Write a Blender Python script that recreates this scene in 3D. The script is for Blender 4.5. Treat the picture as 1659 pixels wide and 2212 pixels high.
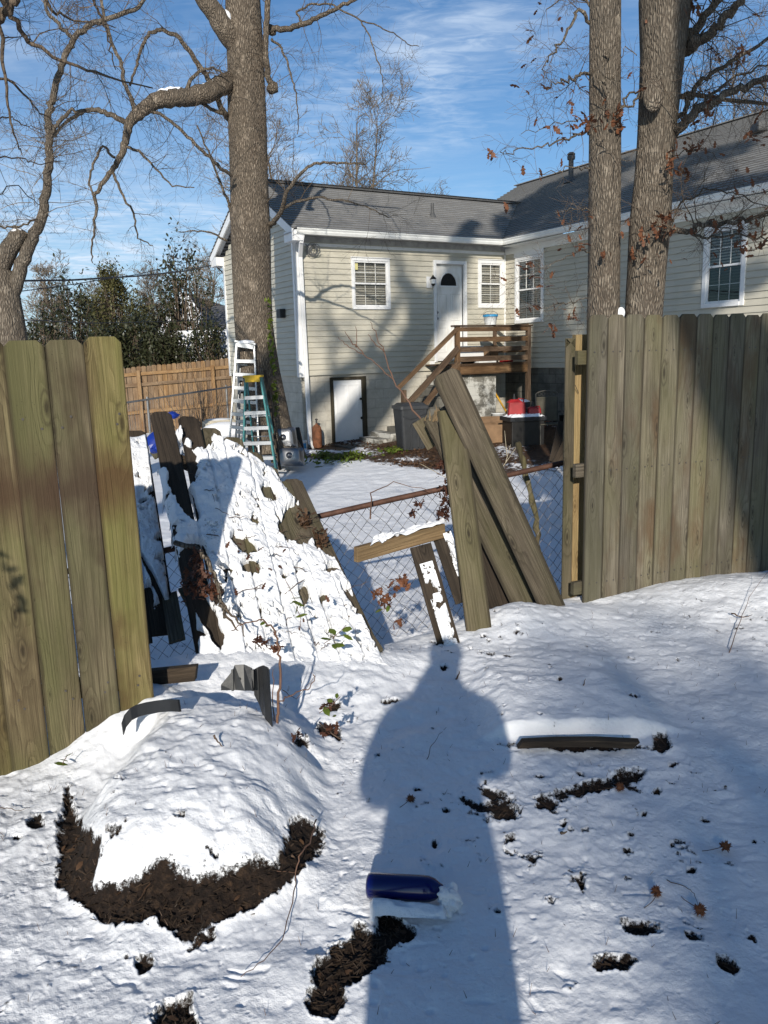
import bpy, math, random
import numpy as np
from mathutils import Matrix, Vector
R = math.radians
for o in list(bpy.data.objects):
    bpy.data.objects.remove(o)
sc = bpy.context.scene
COL = sc.collection

# ------------------------------------------------------------------ camera
EYE = 1.6
PITCH, ROLL, YAWH = .194955, .02843, .52665
FU, CXU, CYU = 1719.2, 829.5, 1105.8          # focal length and centre in reading units (photo width = 1659)
cp, sp = math.cos(PITCH), math.sin(PITCH)
_f = np.array([0, cp, -sp]); _d = np.array([0, -sp, -cp]); _x = np.array([1., 0, 0])
_c, _s = math.cos(ROLL), math.sin(ROLL)
RT = _x*_c + _d*_s; DN = -_x*_s + _d*_c; CAM = np.array([0, 0, EYE])
cam_d = bpy.data.cameras.new('camera'); cam = bpy.data.objects.new('camera', cam_d); COL.objects.link(cam)
cam_d.sensor_fit = 'VERTICAL'; cam_d.sensor_height = 36; cam_d.lens = 27.98
cam_d.clip_start = .02; cam_d.clip_end = 2000
m = Matrix.Identity(4)
for i in range(3):
    m[i][0] = RT[i]; m[i][1] = -DN[i]; m[i][2] = -_f[i]; m[i][3] = CAM[i]
cam.matrix_world = m
sc.camera = cam
sc.render.resolution_x = 768; sc.render.resolution_y = 1024

def ray(u, v):
    w = (u-CXU)/FU*RT + (v-CYU)/FU*DN + _f
    return w/w[1]
def Py(u, v, y): return CAM + ray(u, v)*y
def Pz(u, v, z):
    w = ray(u, v); return CAM + w*(z-EYE)/w[2]
def proj(P):
    q = np.asarray(P, float) - CAM; z = q@_f
    return CXU + FU*(q@RT)/z, CYU + FU*(q@DN)/z

# ------------------------------------------------------------------ sun and sky
SUNV = ray(966, 1415); SUNV = SUNV/np.linalg.norm(SUNV)      # direction the light travels
TOSUN = -SUNV
SUN_EL = math.asin(TOSUN[2]); SUN_AZ = math.atan2(TOSUN[0], TOSUN[1])
sl = bpy.data.lights.new('sun', 'SUN'); sl.energy = 4.9; sl.angle = R(.55); sl.color = (1, .93, .82)
so = bpy.data.objects.new('sun', sl); COL.objects.link(so); so.location = (-3, -8, 12)
so.rotation_euler = Vector(SUNV.tolist()).to_track_quat('-Z', 'Y').to_euler()

world = bpy.data.worlds.new('World'); sc.world = world; world.use_nodes = True
nt = world.node_tree; N = nt.nodes; Lk = nt.links
for n in list(N): N.remove(n)
wo = N.new('ShaderNodeOutputWorld'); bg = N.new('ShaderNodeBackground')
sky = N.new('ShaderNodeTexSky'); sky.sky_type = 'NISHITA'; sky.sun_disc = False
sky.sun_elevation = SUN_EL; sky.sun_rotation = SUN_AZ; sky.altitude = 100; sky.air_density = 1.0; sky.dust_density = .6; sky.ozone_density = 2.0
tc = N.new('ShaderNodeTexCoord'); sep = N.new('ShaderNodeSeparateXYZ'); Lk.new(tc.outputs['Generated'], sep.inputs[0])
def wm(op, a, b=None, clamp=False):
    n = N.new('ShaderNodeMath'); n.operation = op; n.use_clamp = clamp
    for i, q in enumerate((a, b)):
        if q is None: continue
        if isinstance(q, (int, float)): n.inputs[i].default_value = q
        else: Lk.new(q, n.inputs[i])
    return n.outputs[0]
zc = wm('MAXIMUM', sep.outputs[2], .03)
px_, py_ = wm('DIVIDE', sep.outputs[0], zc), wm('DIVIDE', sep.outputs[1], zc)
comb = N.new('ShaderNodeCombineXYZ'); Lk.new(px_, comb.inputs[0]); Lk.new(py_, comb.inputs[1])
def wnoise(scale, detail, rough, sx, sy, dist=0, rz=0):
    mp = N.new('ShaderNodeMapping'); mp.inputs['Scale'].default_value = (sx, sy, 1); mp.inputs['Rotation'].default_value = (0, 0, rz)
    Lk.new(comb.outputs[0], mp.inputs[0])
    n = N.new('ShaderNodeTexNoise'); n.inputs['Scale'].default_value = scale; n.inputs['Detail'].default_value = detail
    n.inputs['Roughness'].default_value = rough; n.inputs['Distortion'].default_value = dist; Lk.new(mp.outputs[0], n.inputs['Vector'])
    return n.outputs['Fac']
def wramp(x, a, b): 
    n = N.new('ShaderNodeMapRange'); n.interpolation_type = 'SMOOTHSTEP'; Lk.new(x, n.inputs[0]); n.inputs[1].default_value = a; n.inputs[2].default_value = b
    return n.outputs[0]
veil = wramp(wnoise(.55, 3, .5, 1, .8, .3), .40, .68)
rip = wramp(wnoise(7, 4, .6, .8, 1.5, .8, R(20)), .38, .7)
wisp = wramp(wnoise(1.5, 6, .62, 1.1, .8, 1.2, R(-15)), .40, .75)
fwd = wramp(sep.outputs[1], .1, .5)
cl = wm('MULTIPLY', wm('MULTIPLY', veil, fwd), wm('ADD', wm('MULTIPLY', rip, .55), wm('MULTIPLY', wisp, .5)))
low = wm('MULTIPLY', wramp(sep.outputs[2], .37, .04), wm('ADD', wm('MULTIPLY', wramp(sep.outputs[0], .25, -.45), .8), .2))
low = wm('MULTIPLY', low, fwd)
cl2 = wm('ADD', wm('MULTIPLY', cl, .75), wm('MULTIPLY', low, wm('ADD', .35, wm('MULTIPLY', wisp, .45))), True)
mixc = N.new('ShaderNodeMix'); mixc.data_type = 'RGBA'
Lk.new(cl2, mixc.inputs[0]); 
tint = N.new('ShaderNodeMix'); tint.data_type = 'RGBA'; tint.blend_type = 'MULTIPLY'; tint.inputs[0].default_value = 1
Lk.new(sky.outputs[0], tint.inputs[6]); tint.inputs[7].default_value = (.70, .99, 1.24, 1)
Lk.new(tint.outputs[2], mixc.inputs[6]); mixc.inputs[7].default_value = (8.0, 9.4, 11.2, 1)
Lk.new(mixc.outputs[2], bg.inputs[0]); bg.inputs[1].default_value = .086
Lk.new(bg.outputs[0], wo.inputs[0])
sc.view_settings.view_transform = 'Standard'; sc.view_settings.look = 'None'; sc.view_settings.gamma = 1
sc.view_settings.exposure = 0.10

# ------------------------------------------------------------------ numpy noise
_rs = np.random.RandomState(7); PERM = _rs.permutation(4096); VALS = _rs.rand(4096)
def _h(ix, iy): return VALS[(PERM[(ix & 4095)] + iy*57) & 4095]
def vnoise(x, y):
    x = np.asarray(x, float); y = np.asarray(y, float)
    ix = np.floor(x).astype(np.int64); iy = np.floor(y).astype(np.int64)
    fx = x-ix; fy = y-iy; fx = fx*fx*fx*(fx*(fx*6-15)+10); fy = fy*fy*fy*(fy*(fy*6-15)+10)
    a = _h(ix, iy); b = _h(ix+1, iy); c = _h(ix, iy+1); d = _h(ix+1, iy+1)
    return (a*(1-fx)+b*fx)*(1-fy) + (c*(1-fx)+d*fx)*fy
def fbm(x, y, f, octs=4, g=.5, seed=0):
    s = 0; a = 1; t = 0
    for k in range(octs):
        cs, sn = math.cos(.6*k+.3), math.sin(.6*k+.3)
        s = s + a*(vnoise((x*cs-y*sn)*f + 17.3*k + seed*31.7, (x*sn+y*cs)*f + 9.1*k + seed*12.9)*2-1)
        t += a; a *= g; f *= 2.03
    return s/t
def sstep(x, a, b):
    t = np.clip((x-a)/(b-a), 0, 1); return t*t*(3-2*t)

# ------------------------------------------------------------------ object helpers
WM = {}
def tag(o, label=None, cat=None, group=None, kind=None):
    if label: o['label'] = label
    if cat: o['category'] = cat
    if group: o['group'] = group
    if kind: o['kind'] = kind
    return o
def thing(name, label, cat, loc=(0, 0, 0), group=None):
    o = bpy.data.objects.new(name, None); COL.objects.link(o); o.location = tuple(map(float, loc)); o.empty_display_size = .1
    WM[o.name] = Matrix.Translation(Vector(tuple(map(float, loc))))
    return tag(o, label, cat, group)
def frame(org, z, x):
    z = Vector(tuple(map(float, z))).normalized(); x = Vector(tuple(map(float, x))); x = (x - z*x.dot(z)).normalized(); y = z.cross(x)
    M = Matrix.Identity(4)
    for i in range(3): M[i][0] = x[i]; M[i][1] = y[i]; M[i][2] = z[i]; M[i][3] = float(org[i])
    return M
def mk(name, V, F, mat, parent=None, M=None, smooth=False, bevel=0, uv=None, matidx=None):
    V = np.asarray(V, float).reshape(-1, 3)
    if M is None:
        org = V.mean(axis=0); org[2] = V[:, 2].min(); V = V - org; M = Matrix.Translation(Vector(org.tolist()))
    me = bpy.data.meshes.new(name)
    if isinstance(F, np.ndarray):
        n, k = F.shape
        me.vertices.add(len(V)); me.vertices.foreach_set('co', V.ravel())
        me.loops.add(n*k); me.loops.foreach_set('vertex_index', F.ravel().astype(np.int32))
        me.polygons.add(n); me.polygons.foreach_set('loop_start', np.arange(0, n*k, k, dtype=np.int32))
        me.update(calc_edges=True); me.validate()
    else:
        me.from_pydata(V.tolist(), [], [list(f) for f in F]); me.update()
    for mt in (mat if isinstance(mat, (list, tuple)) else [mat]): me.materials.append(mt)
    if matidx is not None: me.polygons.foreach_set('material_index', np.asarray(matidx, np.int32))
    if smooth: me.polygons.foreach_set('use_smooth', np.ones(len(me.polygons), bool))
    o = bpy.data.objects.new(name, me); COL.objects.link(o)
    if parent is not None:
        o.parent = parent; o.matrix_basis = WM[parent.name].inverted() @ M
    else: o.matrix_basis = M
    WM[o.name] = M
    if bevel:
        b = o.modifiers.new('bevel', 'BEVEL'); b.width = bevel; b.segments = 2; b.limit_method = 'ANGLE'
    return o
class MB:
    def __init__(s): s.V = []; s.F = []; s.n = 0; s.mi = []; s.cur = 0
    def add(s, V, F):
        V = np.asarray(V, float).reshape(-1, 3); s.V.append(V); s.F += [tuple(int(i)+s.n for i in f) for f in F]; s.mi += [s.cur]*len(F); s.n += len(V); return s
    def box(s, lo, hi, T=None):
        lo = np.array(lo, float); hi = np.array(hi, float)
        V = np.array([[x, y, z] for z in (lo[2], hi[2]) for y in (lo[1], hi[1]) for x in (lo[0], hi[0])])
        if T is not None: V = T(V)
        return s.add(V, [(0, 2, 3, 1), (4, 5, 7, 6), (0, 1, 5, 4), (2, 6, 7, 3), (0, 4, 6, 2), (1, 3, 7, 5)])
    def beam(s, p, q, w, t, side=(1, 0, 0)):
        p = np.array(p, float); q = np.array(q, float); M = frame(p, q-p, side); L = np.linalg.norm(q-p)
        A = np.array(M)[:3, :3]
        return s.box((-w/2, -t/2, 0), (w/2, t/2, L), lambda V: V@A.T + p)
    def tube(s, P, rad, n=6, cap=True):
        P = np.asarray(P, float); rad = np.broadcast_to(np.asarray(rad, float), (len(P),))
        T = np.gradient(P, axis=0); T /= np.maximum(np.linalg.norm(T, axis=1, keepdims=True), 1e-9)
        u = np.cross(T[0], [0.13, .27, 1]); 
        if np.linalg.norm(u) < .1: u = np.cross(T[0], [1, 0, 0])
        rings = []; an = np.arange(n)*2*math.pi/n; ca = np.cos(an)[:, None]; sa = np.sin(an)[:, None]
        for i in range(len(P)):
            u = u - T[i]*(u@T[i]); u /= max(np.linalg.norm(u), 1e-9); w = np.cross(T[i], u)
            rings.append(P[i] + rad[i]*(ca*u + sa*w))
        F = []
        for i in range(len(P)-1):
            for j in range(n):
                k = (j+1) % n; F.append((i*n+j, i*n+k, (i+1)*n+k, (i+1)*n+j))
        if cap: F.append(tuple(range(n-1, -1, -1))); F.append(tuple((len(P)-1)*n+j for j in range(n)))
        return s.add(np.concatenate(rings), F)
    def lathe(s, prof, n=20, T=None, cap=True):
        V = []; F = []
        for r_, z_ in prof:
            for j in range(n): a = 2*math.pi*j/n; V.append((r_*math.cos(a), r_*math.sin(a), z_))
        for i in range(len(prof)-1):
            for j in range(n): k = (j+1) % n; F.append((i*n+j, i*n+k, (i+1)*n+k, (i+1)*n+j))
        if cap: F.append(tuple(range(n-1, -1, -1))); F.append(tuple((len(prof)-1)*n+j for j in range(n)))
        V = np.array(V)
        if T is not None: V = T(V)
        return s.add(V, F)
    def build(s, name, mat, parent=None, M=None, **k):
        V = np.concatenate(s.V) if s.V else np.zeros((0, 3))
        if k.pop('local', False): pass
        if M is not None:
            Mi = np.array(M.inverted()); V = V@Mi[:3, :3].T + Mi[:3, 3]
        return mk(name, V, s.F, mat, parent, M, matidx=(s.mi if isinstance(mat, (list, tuple)) else None), **k)
def board(name, p, q, w, t, mat, parent=None, side=(1, 0, 0), bevel=.003, dog=0, warp=0, ends=(0, 0), seed=0):
    """plank with its own frame: z along the length p>q, x across, y thickness"""
    p = np.array(p, float); q = np.array(q, float); L = float(np.linalg.norm(q-p)); M = frame(p, q-p, side)
    rnd = random.Random(seed or hash(name) & 255)
    nz = max(2, int(L/.12)) if warp or dog else 1
    zs = [L*i/nz for i in range(nz+1)]
    prof = []
    ph = rnd.uniform(0, 6); 
    for z in zs:
        dx = warp*math.sin(z/L*3.1+ph); dy = warp*.7*math.sin(z/L*4.3+ph*1.7)
        prof.append((z, w/2, dx, dy))
    if dog:
        prof[-1] = (L-dog, w/2, prof[-1][2], prof[-1][3]); prof.append((L, w/2-dog, prof[-1][2], prof[-1][3]))
        if prof[-3][0] > L-dog-.01: prof.pop(-3)
    V = []; F = []
    for i, (z, hw, dx, dy) in enumerate(prof):
        za = z + (ends[0] if i == 0 else 0); zb = z
        sk = ends[1] if i == len(prof)-1 else (ends[0] if i == 0 else 0)
        for (sx, sy) in ((-1, -1), (1, -1), (1, 1), (-1, 1)):
            V.append((sx*hw+dx, sy*t/2+dy, z + sk*sx*.5))
    n = len(prof)
    for i in range(n-1):
        for j in range(4): k = (j+1) % 4; F.append((i*4+j, i*4+k, (i+1)*4+k, (i+1)*4+j))
    F.append((3, 2, 1, 0)); F.append(tuple((n-1)*4+j for j in range(4)))
    return mk(name, V, F, mat, parent, M, bevel=bevel)
def ico(c, r, sub=2, squash=(1, 1, 1)):
    import bmesh
    b = bmesh.new(); bmesh.ops.create_icosphere(b, subdivisions=sub, radius=1)
    V = np.array([v.co[:] for v in b.verts])*np.array(squash)*r + np.array(c); F = [tuple(v.index for v in f.verts) for f in b.faces]; b.free()
    return V, F

# ------------------------------------------------------------------ materials
class NT:
    def __init__(s, name):
        s.m = bpy.data.materials.new(name); s.m.use_nodes = True; s.t = s.m.node_tree; s.b = s.t.nodes['Principled BSDF']; s.o = s.t.nodes['Material Output']
        s.tc = s.t.nodes.new('ShaderNodeTexCoord')
    def n(s, typ, ins=None, **kw):
        n = s.t.nodes.new(typ)
        for k, v in kw.items(): setattr(n, k, v)
        for k, v in (ins or {}).items():
            if hasattr(v, 'is_linked') or hasattr(v, 'links'): s.t.links.new(v, n.inputs[k])
            else: n.inputs[k].default_value = v
        return n
    def map(s, scale=(1, 1, 1), src='Object', rot=(0, 0, 0), rnd=0):
        v = s.tc.outputs[src]
        if rnd:
            oi = s.n('ShaderNodeObjectInfo'); mu = s.n('ShaderNodeMath', {0: oi.outputs['Random'], 1: rnd}, operation='MULTIPLY')
            v = s.n('ShaderNodeVectorMath', {0: v, 1: s.n('ShaderNodeCombineXYZ', {0: mu.outputs[0], 1: mu.outputs[0], 2: mu.outputs[0]}).outputs[0]}, operation='ADD').outputs[0]
        return s.n('ShaderNodeMapping', {'Vector': v, 'Scale': scale, 'Rotation': rot}).outputs[0]
    def noise(s, vec, scale=5, detail=4, rough=.55, dist=0):
        return s.n('ShaderNodeTexNoise', {'Vector': vec, 'Scale': scale, 'Detail': detail, 'Roughness': rough, 'Distortion': dist}).outputs['Fac']
    def vor(s, vec, scale=5, feature='F1', rnd=1):
        return s.n('ShaderNodeTexVoronoi', {'Vector': vec, 'Scale': scale, 'Randomness': rnd}, feature=feature).outputs['Distance']
    def rng(s, x, a, b, c=0., d=1.):
        return s.n('ShaderNodeMapRange', {0: x, 1: a, 2: b, 3: c, 4: d}).outputs[0]
    def math(s, op, a, b=0.):
        return s.n('ShaderNodeMath', {0: a, 1: b}, operation=op).outputs[0]
    def mix(s, f, a, b, mode='MIX'):
        def c(q): return (*q, 1) if isinstance(q, tuple) and len(q) == 3 else q
        return s.n('ShaderNodeMix', {0: f, 6: c(a), 7: c(b)}, data_type='RGBA', blend_type=mode).outputs[2]
    def ramp(s, x, stops):
        n = s.n('ShaderNodeValToRGB', {0: x}); e = n.color_ramp.elements
        while len(e) < len(stops): e.new(.5)
        for el, (p, c) in zip(e, stops): el.position = p; el.color = (*c, 1)
        return n.outputs[0]
    def rand(s): return s.n('ShaderNodeObjectInfo').outputs['Random']
    def set(s, color=None, rough=None, metal=None, spec=None, **k):
        for key, v in (('Base Color', color), ('Roughness', rough), ('Metallic', metal), ('Specular IOR Level', spec)):
            if v is None: continue
            if isinstance(v, tuple): v = (*v, 1) if len(v) == 3 else v
            if hasattr(v, 'links'): s.t.links.new(v, s.b.inputs[key])
            else: s.b.inputs[key].default_value = v
        return s
    def bump(s, h, dist=.01, strength=1., prev=None):
        ins = {'Height': h, 'Distance': dist, 'Strength': strength}
        if prev is not None: ins['Normal'] = prev
        b = s.n('ShaderNodeBump', ins); s.t.links.new(b.outputs[0], s.b.inputs['Normal']); return b.outputs[0]
MAT = {}
def simple(name, col, rough=.6, metal=0, var=.25, bscale=40, bd=.002, spec=.4, vs=6):
    s = NT(name); v = s.map()
    n1 = s.noise(v, vs, 5, .6)
    s.set(s.mix(s.rng(n1, .3, .7), tuple(c*(1-var) for c in col), tuple(min(1, c*(1+var)) for c in col)), rough, metal, spec)
    s.bump(s.noise(v, bscale, 4), bd, .5); MAT[name] = s.m; return s.m
def wood(name, light, dark, green=None, gamt=.0, stain=None, wet=0, grain=1.0, rough=.85, band=0):
    s = NT(name); rd = s.rand()
    v0 = s.map((1, 1, 1), rnd=37.)
    warpn = s.noise(s.map((5, 5, 1.1), rnd=37.), 1.6, 2, .5)
    # growth rings: stretched, distorted
    # contour lines of a smooth stretched field give straight grain with cathedral arches
    _sx = s.n('ShaderNodeSeparateXYZ', {0: s.map((1, 1, 1))}); _ro = s.math('MULTIPLY', rd, 83.)
    kv2 = s.n('ShaderNodeCombineXYZ', {0: s.math('ADD', s.math('MULTIPLY', _sx.outputs[0], 6.5), _ro), 1: s.math('ADD', s.math('MULTIPLY', _sx.outputs[2], 1.9), _ro), 2: 0.}).outputs[0]
    kvn = s.n('ShaderNodeTexVoronoi', {'Vector': kv2, 'Scale': 1., 'Randomness': 1.}, voronoi_dimensions='2D'); kdn = s.math('DIVIDE', kvn.outputs['Distance'], s.rng(s.n('ShaderNodeSeparateXYZ', {0: kvn.outputs['Color']}).outputs[0], 0, 1, .05, 1.15))
    kd = s.math('ADD', kdn, s.math('MULTIPLY', s.math('SUBTRACT', s.noise(s.map((60, 60, 30), rnd=9.), 1, 2), .5), .04))
    bend = s.math('MULTIPLY', s.rng(kd, .42, .05), .16)
    fld = s.math('ADD', bend, s.noise(s.map((7.5, 3., .42), rnd=23.), 1., 1.5, .45, .25))
    fld2 = s.noise(s.map((40, 40, 1.6), rnd=23.), 1., 3, .6)
    ph = s.math('MULTIPLY', s.math('ADD', fld, s.math('MULTIPLY', fld2, .05)), 13.)
    fr = s.n('ShaderNodeMath', {0: ph}, operation='FRACT').outputs[0]
    wv = s.n('ShaderNodeMapRange', {0: fr, 1: .35, 2: 1., 3: 0., 4: 1.}, interpolation_type='SMOOTHERSTEP').outputs[0]
    wv = s.math('MULTIPLY', wv, s.rng(fr, 1., .93, 0, 1))
    fine = s.noise(s.map((230, 230, 3.0), rnd=37.), 1, 5, .7)
    blot = s.noise(s.map((6, 6, 1.1), rnd=37.), 1.3, 5, .62)
    lowb = s.noise(s.map((1.5, 1.5, 1.2), rnd=61.), 1.4, 2)
    c = s.mix(s.math('MULTIPLY', wv, .62), light, dark)
    c = s.mix(s.math('MULTIPLY', s.rng(fine, .40, .72), .75), c, tuple(q*.45 for q in dark))
    c = s.mix(s.math('MULTIPLY', s.rng(fine, .45, .28), .22), c, tuple(min(1, q*1.5) for q in light))
    c = s.mix(s.math('MULTIPLY', s.rng(blot, .42, .68), .8), c, tuple(q*.6 for q in dark))
    c = s.mix(s.math('MULTIPLY', s.rng(lowb, .5, .75), .45), c, tuple(q*.75 for q in dark))
    if green:
        g = s.noise(s.map((5, 5, 1.5), rnd=90.), 1, 3, .5)
        gg = s.math('MULTIPLY', s.rng(g, .35, .62), gamt)
        c = s.mix(gg, c, green)
    if stain:
        st = s.noise(s.map((3, 3, 1.4), rnd=50.), 1.3, 4, .6)
        c = s.mix(s.math('MULTIPLY', s.rng(st, .52, .68), .75), c, stain)
    # knots
    kn = s.math('MULTIPLY', s.rng(kd, .085, .03), .8)
    ring = s.rng(s.math('ABSOLUTE', s.math('SUBTRACT', kd, .13)), .03, .0, 0, .5)
    c = s.mix(s.math('MAXIMUM', kn, ring), c, tuple(q*.30 for q in dark))
    c = s.mix(s.rng(s.math('ADD', s.math('ABSOLUTE', _sx.outputs[0]), s.math('MULTIPLY', fine, .006)), .060, .0705, 0, .65), c, tuple(q*.35 for q in dark))
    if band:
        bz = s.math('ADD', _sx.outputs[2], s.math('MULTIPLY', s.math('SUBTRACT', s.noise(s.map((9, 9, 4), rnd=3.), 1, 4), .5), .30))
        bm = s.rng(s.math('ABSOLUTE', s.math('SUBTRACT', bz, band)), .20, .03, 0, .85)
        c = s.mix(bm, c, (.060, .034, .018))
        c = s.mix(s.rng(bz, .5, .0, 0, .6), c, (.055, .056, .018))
    # black specks of mildew
    sp_ = s.vor(s.map((1, 1, 1), rnd=5.), 75)
    spm = s.math('MULTIPLY', s.rng(sp_, .16, .10), s.rng(s.noise(s.map((7, 7, 3), rnd=13.), 1.5, 3), .5, .62))
    c = s.mix(s.math('MULTIPLY', spm, .8), c, (.03, .026, .015))
    br = s.rng(rd, 0, 1, .78, 1.16)
    hs = s.n('ShaderNodeHueSaturation', {'Color': c, 'Value': br, 'Saturation': s.rng(rd, 0, 1, .85, 1.1)}).outputs[0]
    s.set(hs, rough, 0, .25)
    b1 = s.bump(s.math('ADD', s.math('MULTIPLY', fine, .9), s.math('MULTIPLY', wv, .35)), .004*grain, .9)
    MAT[name] = s.m; return s.m
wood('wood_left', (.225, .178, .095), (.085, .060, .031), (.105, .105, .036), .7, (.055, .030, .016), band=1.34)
wood('wood_right', (.205, .178, .130), (.098, .080, .056), (.115, .110, .052), .5, (.09, .055, .03))
wood('wood_grey', (.150, .122, .088), (.058, .045, .031), (.10, .10, .04), .35, grain=1.5)
wood('wood_dark', (.065, .048, .033), (.028, .021, .015), None, 0, grain=1.5)
wood('wood_moss', (.175, .142, .098), (.07, .055, .037), (.085, .085, .034), .45, grain=1.6)
wood('wood_fresh', (.42, .29, .14), (.24, .145, .06), (.22, .20, .10), .3)
wood('wood_cedar', (.36, .24, .135), (.24, .145, .075), None, 0, (.18, .10, .05))
wood('wood_rail', (.33, .215, .105), (.17, .10, .045), (.16, .14, .07), .3)
wood('wood_deck', (.20, .125, .07), (.085, .047, .025), None, 0, (.07, .04, .02), grain=1.5)
def bark(name, light, dark, sc_=1.0, h=.02, moss=None):
    s = NT(name)
    wz = s.noise(s.map((3, 3, 1)), 2, 3)
    v = s.n('ShaderNodeVectorMath', {0: s.map((20*sc_, 20*sc_, 5.2*sc_)), 1: s.n('ShaderNodeCombineXYZ', {0: wz, 1: wz, 2: wz}).outputs[0]}, operation='ADD').outputs[0]
    d = s.vor(v, 1.0, 'DISTANCE_TO_EDGE'); cr = s.rng(d, 0, .28)
    f = s.noise(s.map((60, 60, 14)), 1, 5, .65); bl = s.noise(s.map((2.5, 2.5, .8)), 1.5, 3)
    c = s.mix(cr, dark, light); c = s.mix(s.rng(f, .35, .7), s.mix(.6, c, dark), c)
    c = s.mix(s.rng(bl, .38, .62, 0, .6), c, tuple(q*.45 for q in light))
    c = s.mix(s.rng(s.noise(s.map((5, 5, 3.5)), 1.5, 5, .7), .56, .68, 0, .5), c, tuple(min(1, q*1.35) for q in light))
    if moss: c = s.mix(s.rng(s.noise(s.map((4, 4, 2)), 1.2, 4), .52, .66, 0, .6), c, moss)
    s.set(c, .95, 0, .1)
    s.bump(s.math('ADD', cr, s.math('MULTIPLY', f, .5)), h, 1.0); MAT[name] = s.m
bark('bark_main', (.345, .285, .22), (.095, .074, .056), 2.1, .02)
bark('bark_oak', (.31, .265, .21), (.095, .075, .058), 2.3, .016)
bark('bark_twig', (.19, .145, .105), (.08, .06, .045), 2.0, .004)
bark('bark_pale', (.30, .245, .185), (.09, .07, .05), 1.5, .004)
simple('stick', (.10, .065, .045), .8, var=.4)
simple('vine', (.13, .07, .045), .7, var=.3)
simple('trim', (.71, .71, .705), .4, var=.05, bd=.001)
simple('gutter', (.74, .74, .71), .35, var=.06, bd=.001)
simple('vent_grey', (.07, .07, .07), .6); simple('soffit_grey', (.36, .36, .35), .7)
simple('alu', (.40, .41, .42), .45, .7, .12)
simple('alu_dull', (.24, .245, .25), .5, .8, .2)
simple('fiber_green', (.045, .19, .19), .45, var=.2)
simple('yellow', (.62, .38, .02), .45, var=.2)
simple('steel', (.27, .275, .285), .42, 1, .12, vs=3)
simple('rust', (.19, .075, .035), .8, .1, .5, vs=14)
simple('rail_rust', (.085, .042, .028), .7, .3, .45, vs=18)
simple('galv', (.10, .09, .085), .5, .6, .3)
simple('black_plastic', (.018, .019, .021), .45, var=.3, vs=10)
simple('can_grey', (.028, .030, .033), .5, var=.2)
simple('blue_tarp', (.008, .03, .24), .4)
simple('red_plastic', (.27, .012, .014), .38, var=.15)
simple('white_plastic', (.70, .71, .70), .4, var=.06)
simple('orange_label', (.55, .13, .03), .5)
simple('lidblue', (.03, .22, .42), .4)
simple('cardboard', (.19, .115, .062), .85)
simple('dark_metal', (.02, .019, .018), .5, .4)
simple('chair_metal', (.07, .065, .055), .6, .3)
simple('terra', (.22, .08, .05), .8)
simple('tool_yellow', (.60, .33, .04), .5)
simple('cloth', (.03, .035, .05), .9); simple('skin', (.45, .26, .19), .5); simple('hair', (.03, .02, .015), .7)
simple('black_glossy', (.01, .01, .012), .15)
simple('note_yellow', (.6, .55, .25), .7)
simple('straw', (.36, .31, .22), .8); simple('far_white', (.72, .74, .78), .7); simple('far_roof', (.10, .10, .105), .9); simple('far_wall', (.38, .36, .32), .9)
simple('gum', (.13, .05, .02), .8, var=.4, vs=80)
# blue glass
s = NT('blue_glass'); s.set((.002, .005, .075), .16, 0, .4); s.b.inputs['Coat Weight'].default_value = .2; MAT['blue_glass'] = s.m
# snow
def snow_nodes(s, v):
    n1 = s.noise(v, 9, 5, .6); n2 = s.noise(v, 55, 4, .65); vr = s.vor(v, 34)
    pit = s.math('MULTIPLY', s.rng(vr, .0, .30, -1., 0.), s.rng(n1, .42, .6))
    h = s.math('ADD', s.math('MULTIPLY', n1, .9), s.math('ADD', s.math('MULTIPLY', n2, .55), s.math('MULTIPLY', pit, .45)))
    h2 = s.noise(v, 260, 2, .7)
    md = s.rng(s.noise(v, 1.6, 3, .6), .38, .62, .25, 1.05)
    return s.math('ADD', s.math('MULTIPLY', h, md), s.math('MULTIPLY', h2, .10))
s = NT('snow'); v = s.map()
s.set((.80, .81, .83), .65, 0, .3); s.bump(snow_nodes(s, v), .016, .8); MAT['snow'] = s.m
s = NT('snow_thin'); v = s.map(); a_ = s.noise(v, 95, 4, .75); b_ = s.noise(v, 5, 4, .65); mk_ = s.rng(s.math('ADD', a_, s.math('MULTIPLY', b_, .9)), 1.08, 1.18)
s.set(s.mix(s.math('MULTIPLY', mk_, .6), (.80, .81, .83), (.10, .075, .05)), .65, 0, .3); s.bump(snow_nodes(s, v), .016, .9); MAT['snow_thin'] = s.m
# ground: snow / soil / litter by vertex attribute
s = NT('ground'); v = s.map()
at = s.n('ShaderNodeAttribute', attribute_name='soil'); al = s.n('ShaderNodeAttribute', attribute_name='litter')
en = s.noise(v, 48, 6, .8); so_ = s.rng(s.math('ADD', at.outputs['Fac'], s.math('MULTIPLY', s.math('SUBTRACT', en, .5), 1.15)), .42, .54)
ln = s.noise(v, 14, 6, .75); lt = s.rng(s.math('ADD', al.outputs['Fac'], s.math('MULTIPLY', s.math('SUBTRACT', ln, .5), 1.5)), .45, .62)
ctr = s.noise(v, 38, 6, .75); cells = s.n('ShaderNodeTexVoronoi', {'Vector': v, 'Scale': 70.}).outputs['Color']
soil = s.ramp(ctr, [(.3, (.006, .004, .003)), (.52, (.020, .012, .008)), (.66, (.055, .033, .019)), (.8, (.15, .10, .06))])
litc = s.mix(.5, s.ramp(s.noise(v, 22, 5, .8), [(.3, (.018, .011, .007)), (.5, (.08, .042, .022)), (.7, (.17, .095, .05))]), soil)
c = s.mix(s.rng(s.noise(v, 1.3, 3), .35, .7), (.80, .81, .83), (.755, .77, .80))
c = s.mix(lt, c, litc); c = s.mix(so_, c, soil)
s.set(c, s.rng(so_, 0, 1, .62, .95), 0, .3)
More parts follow.
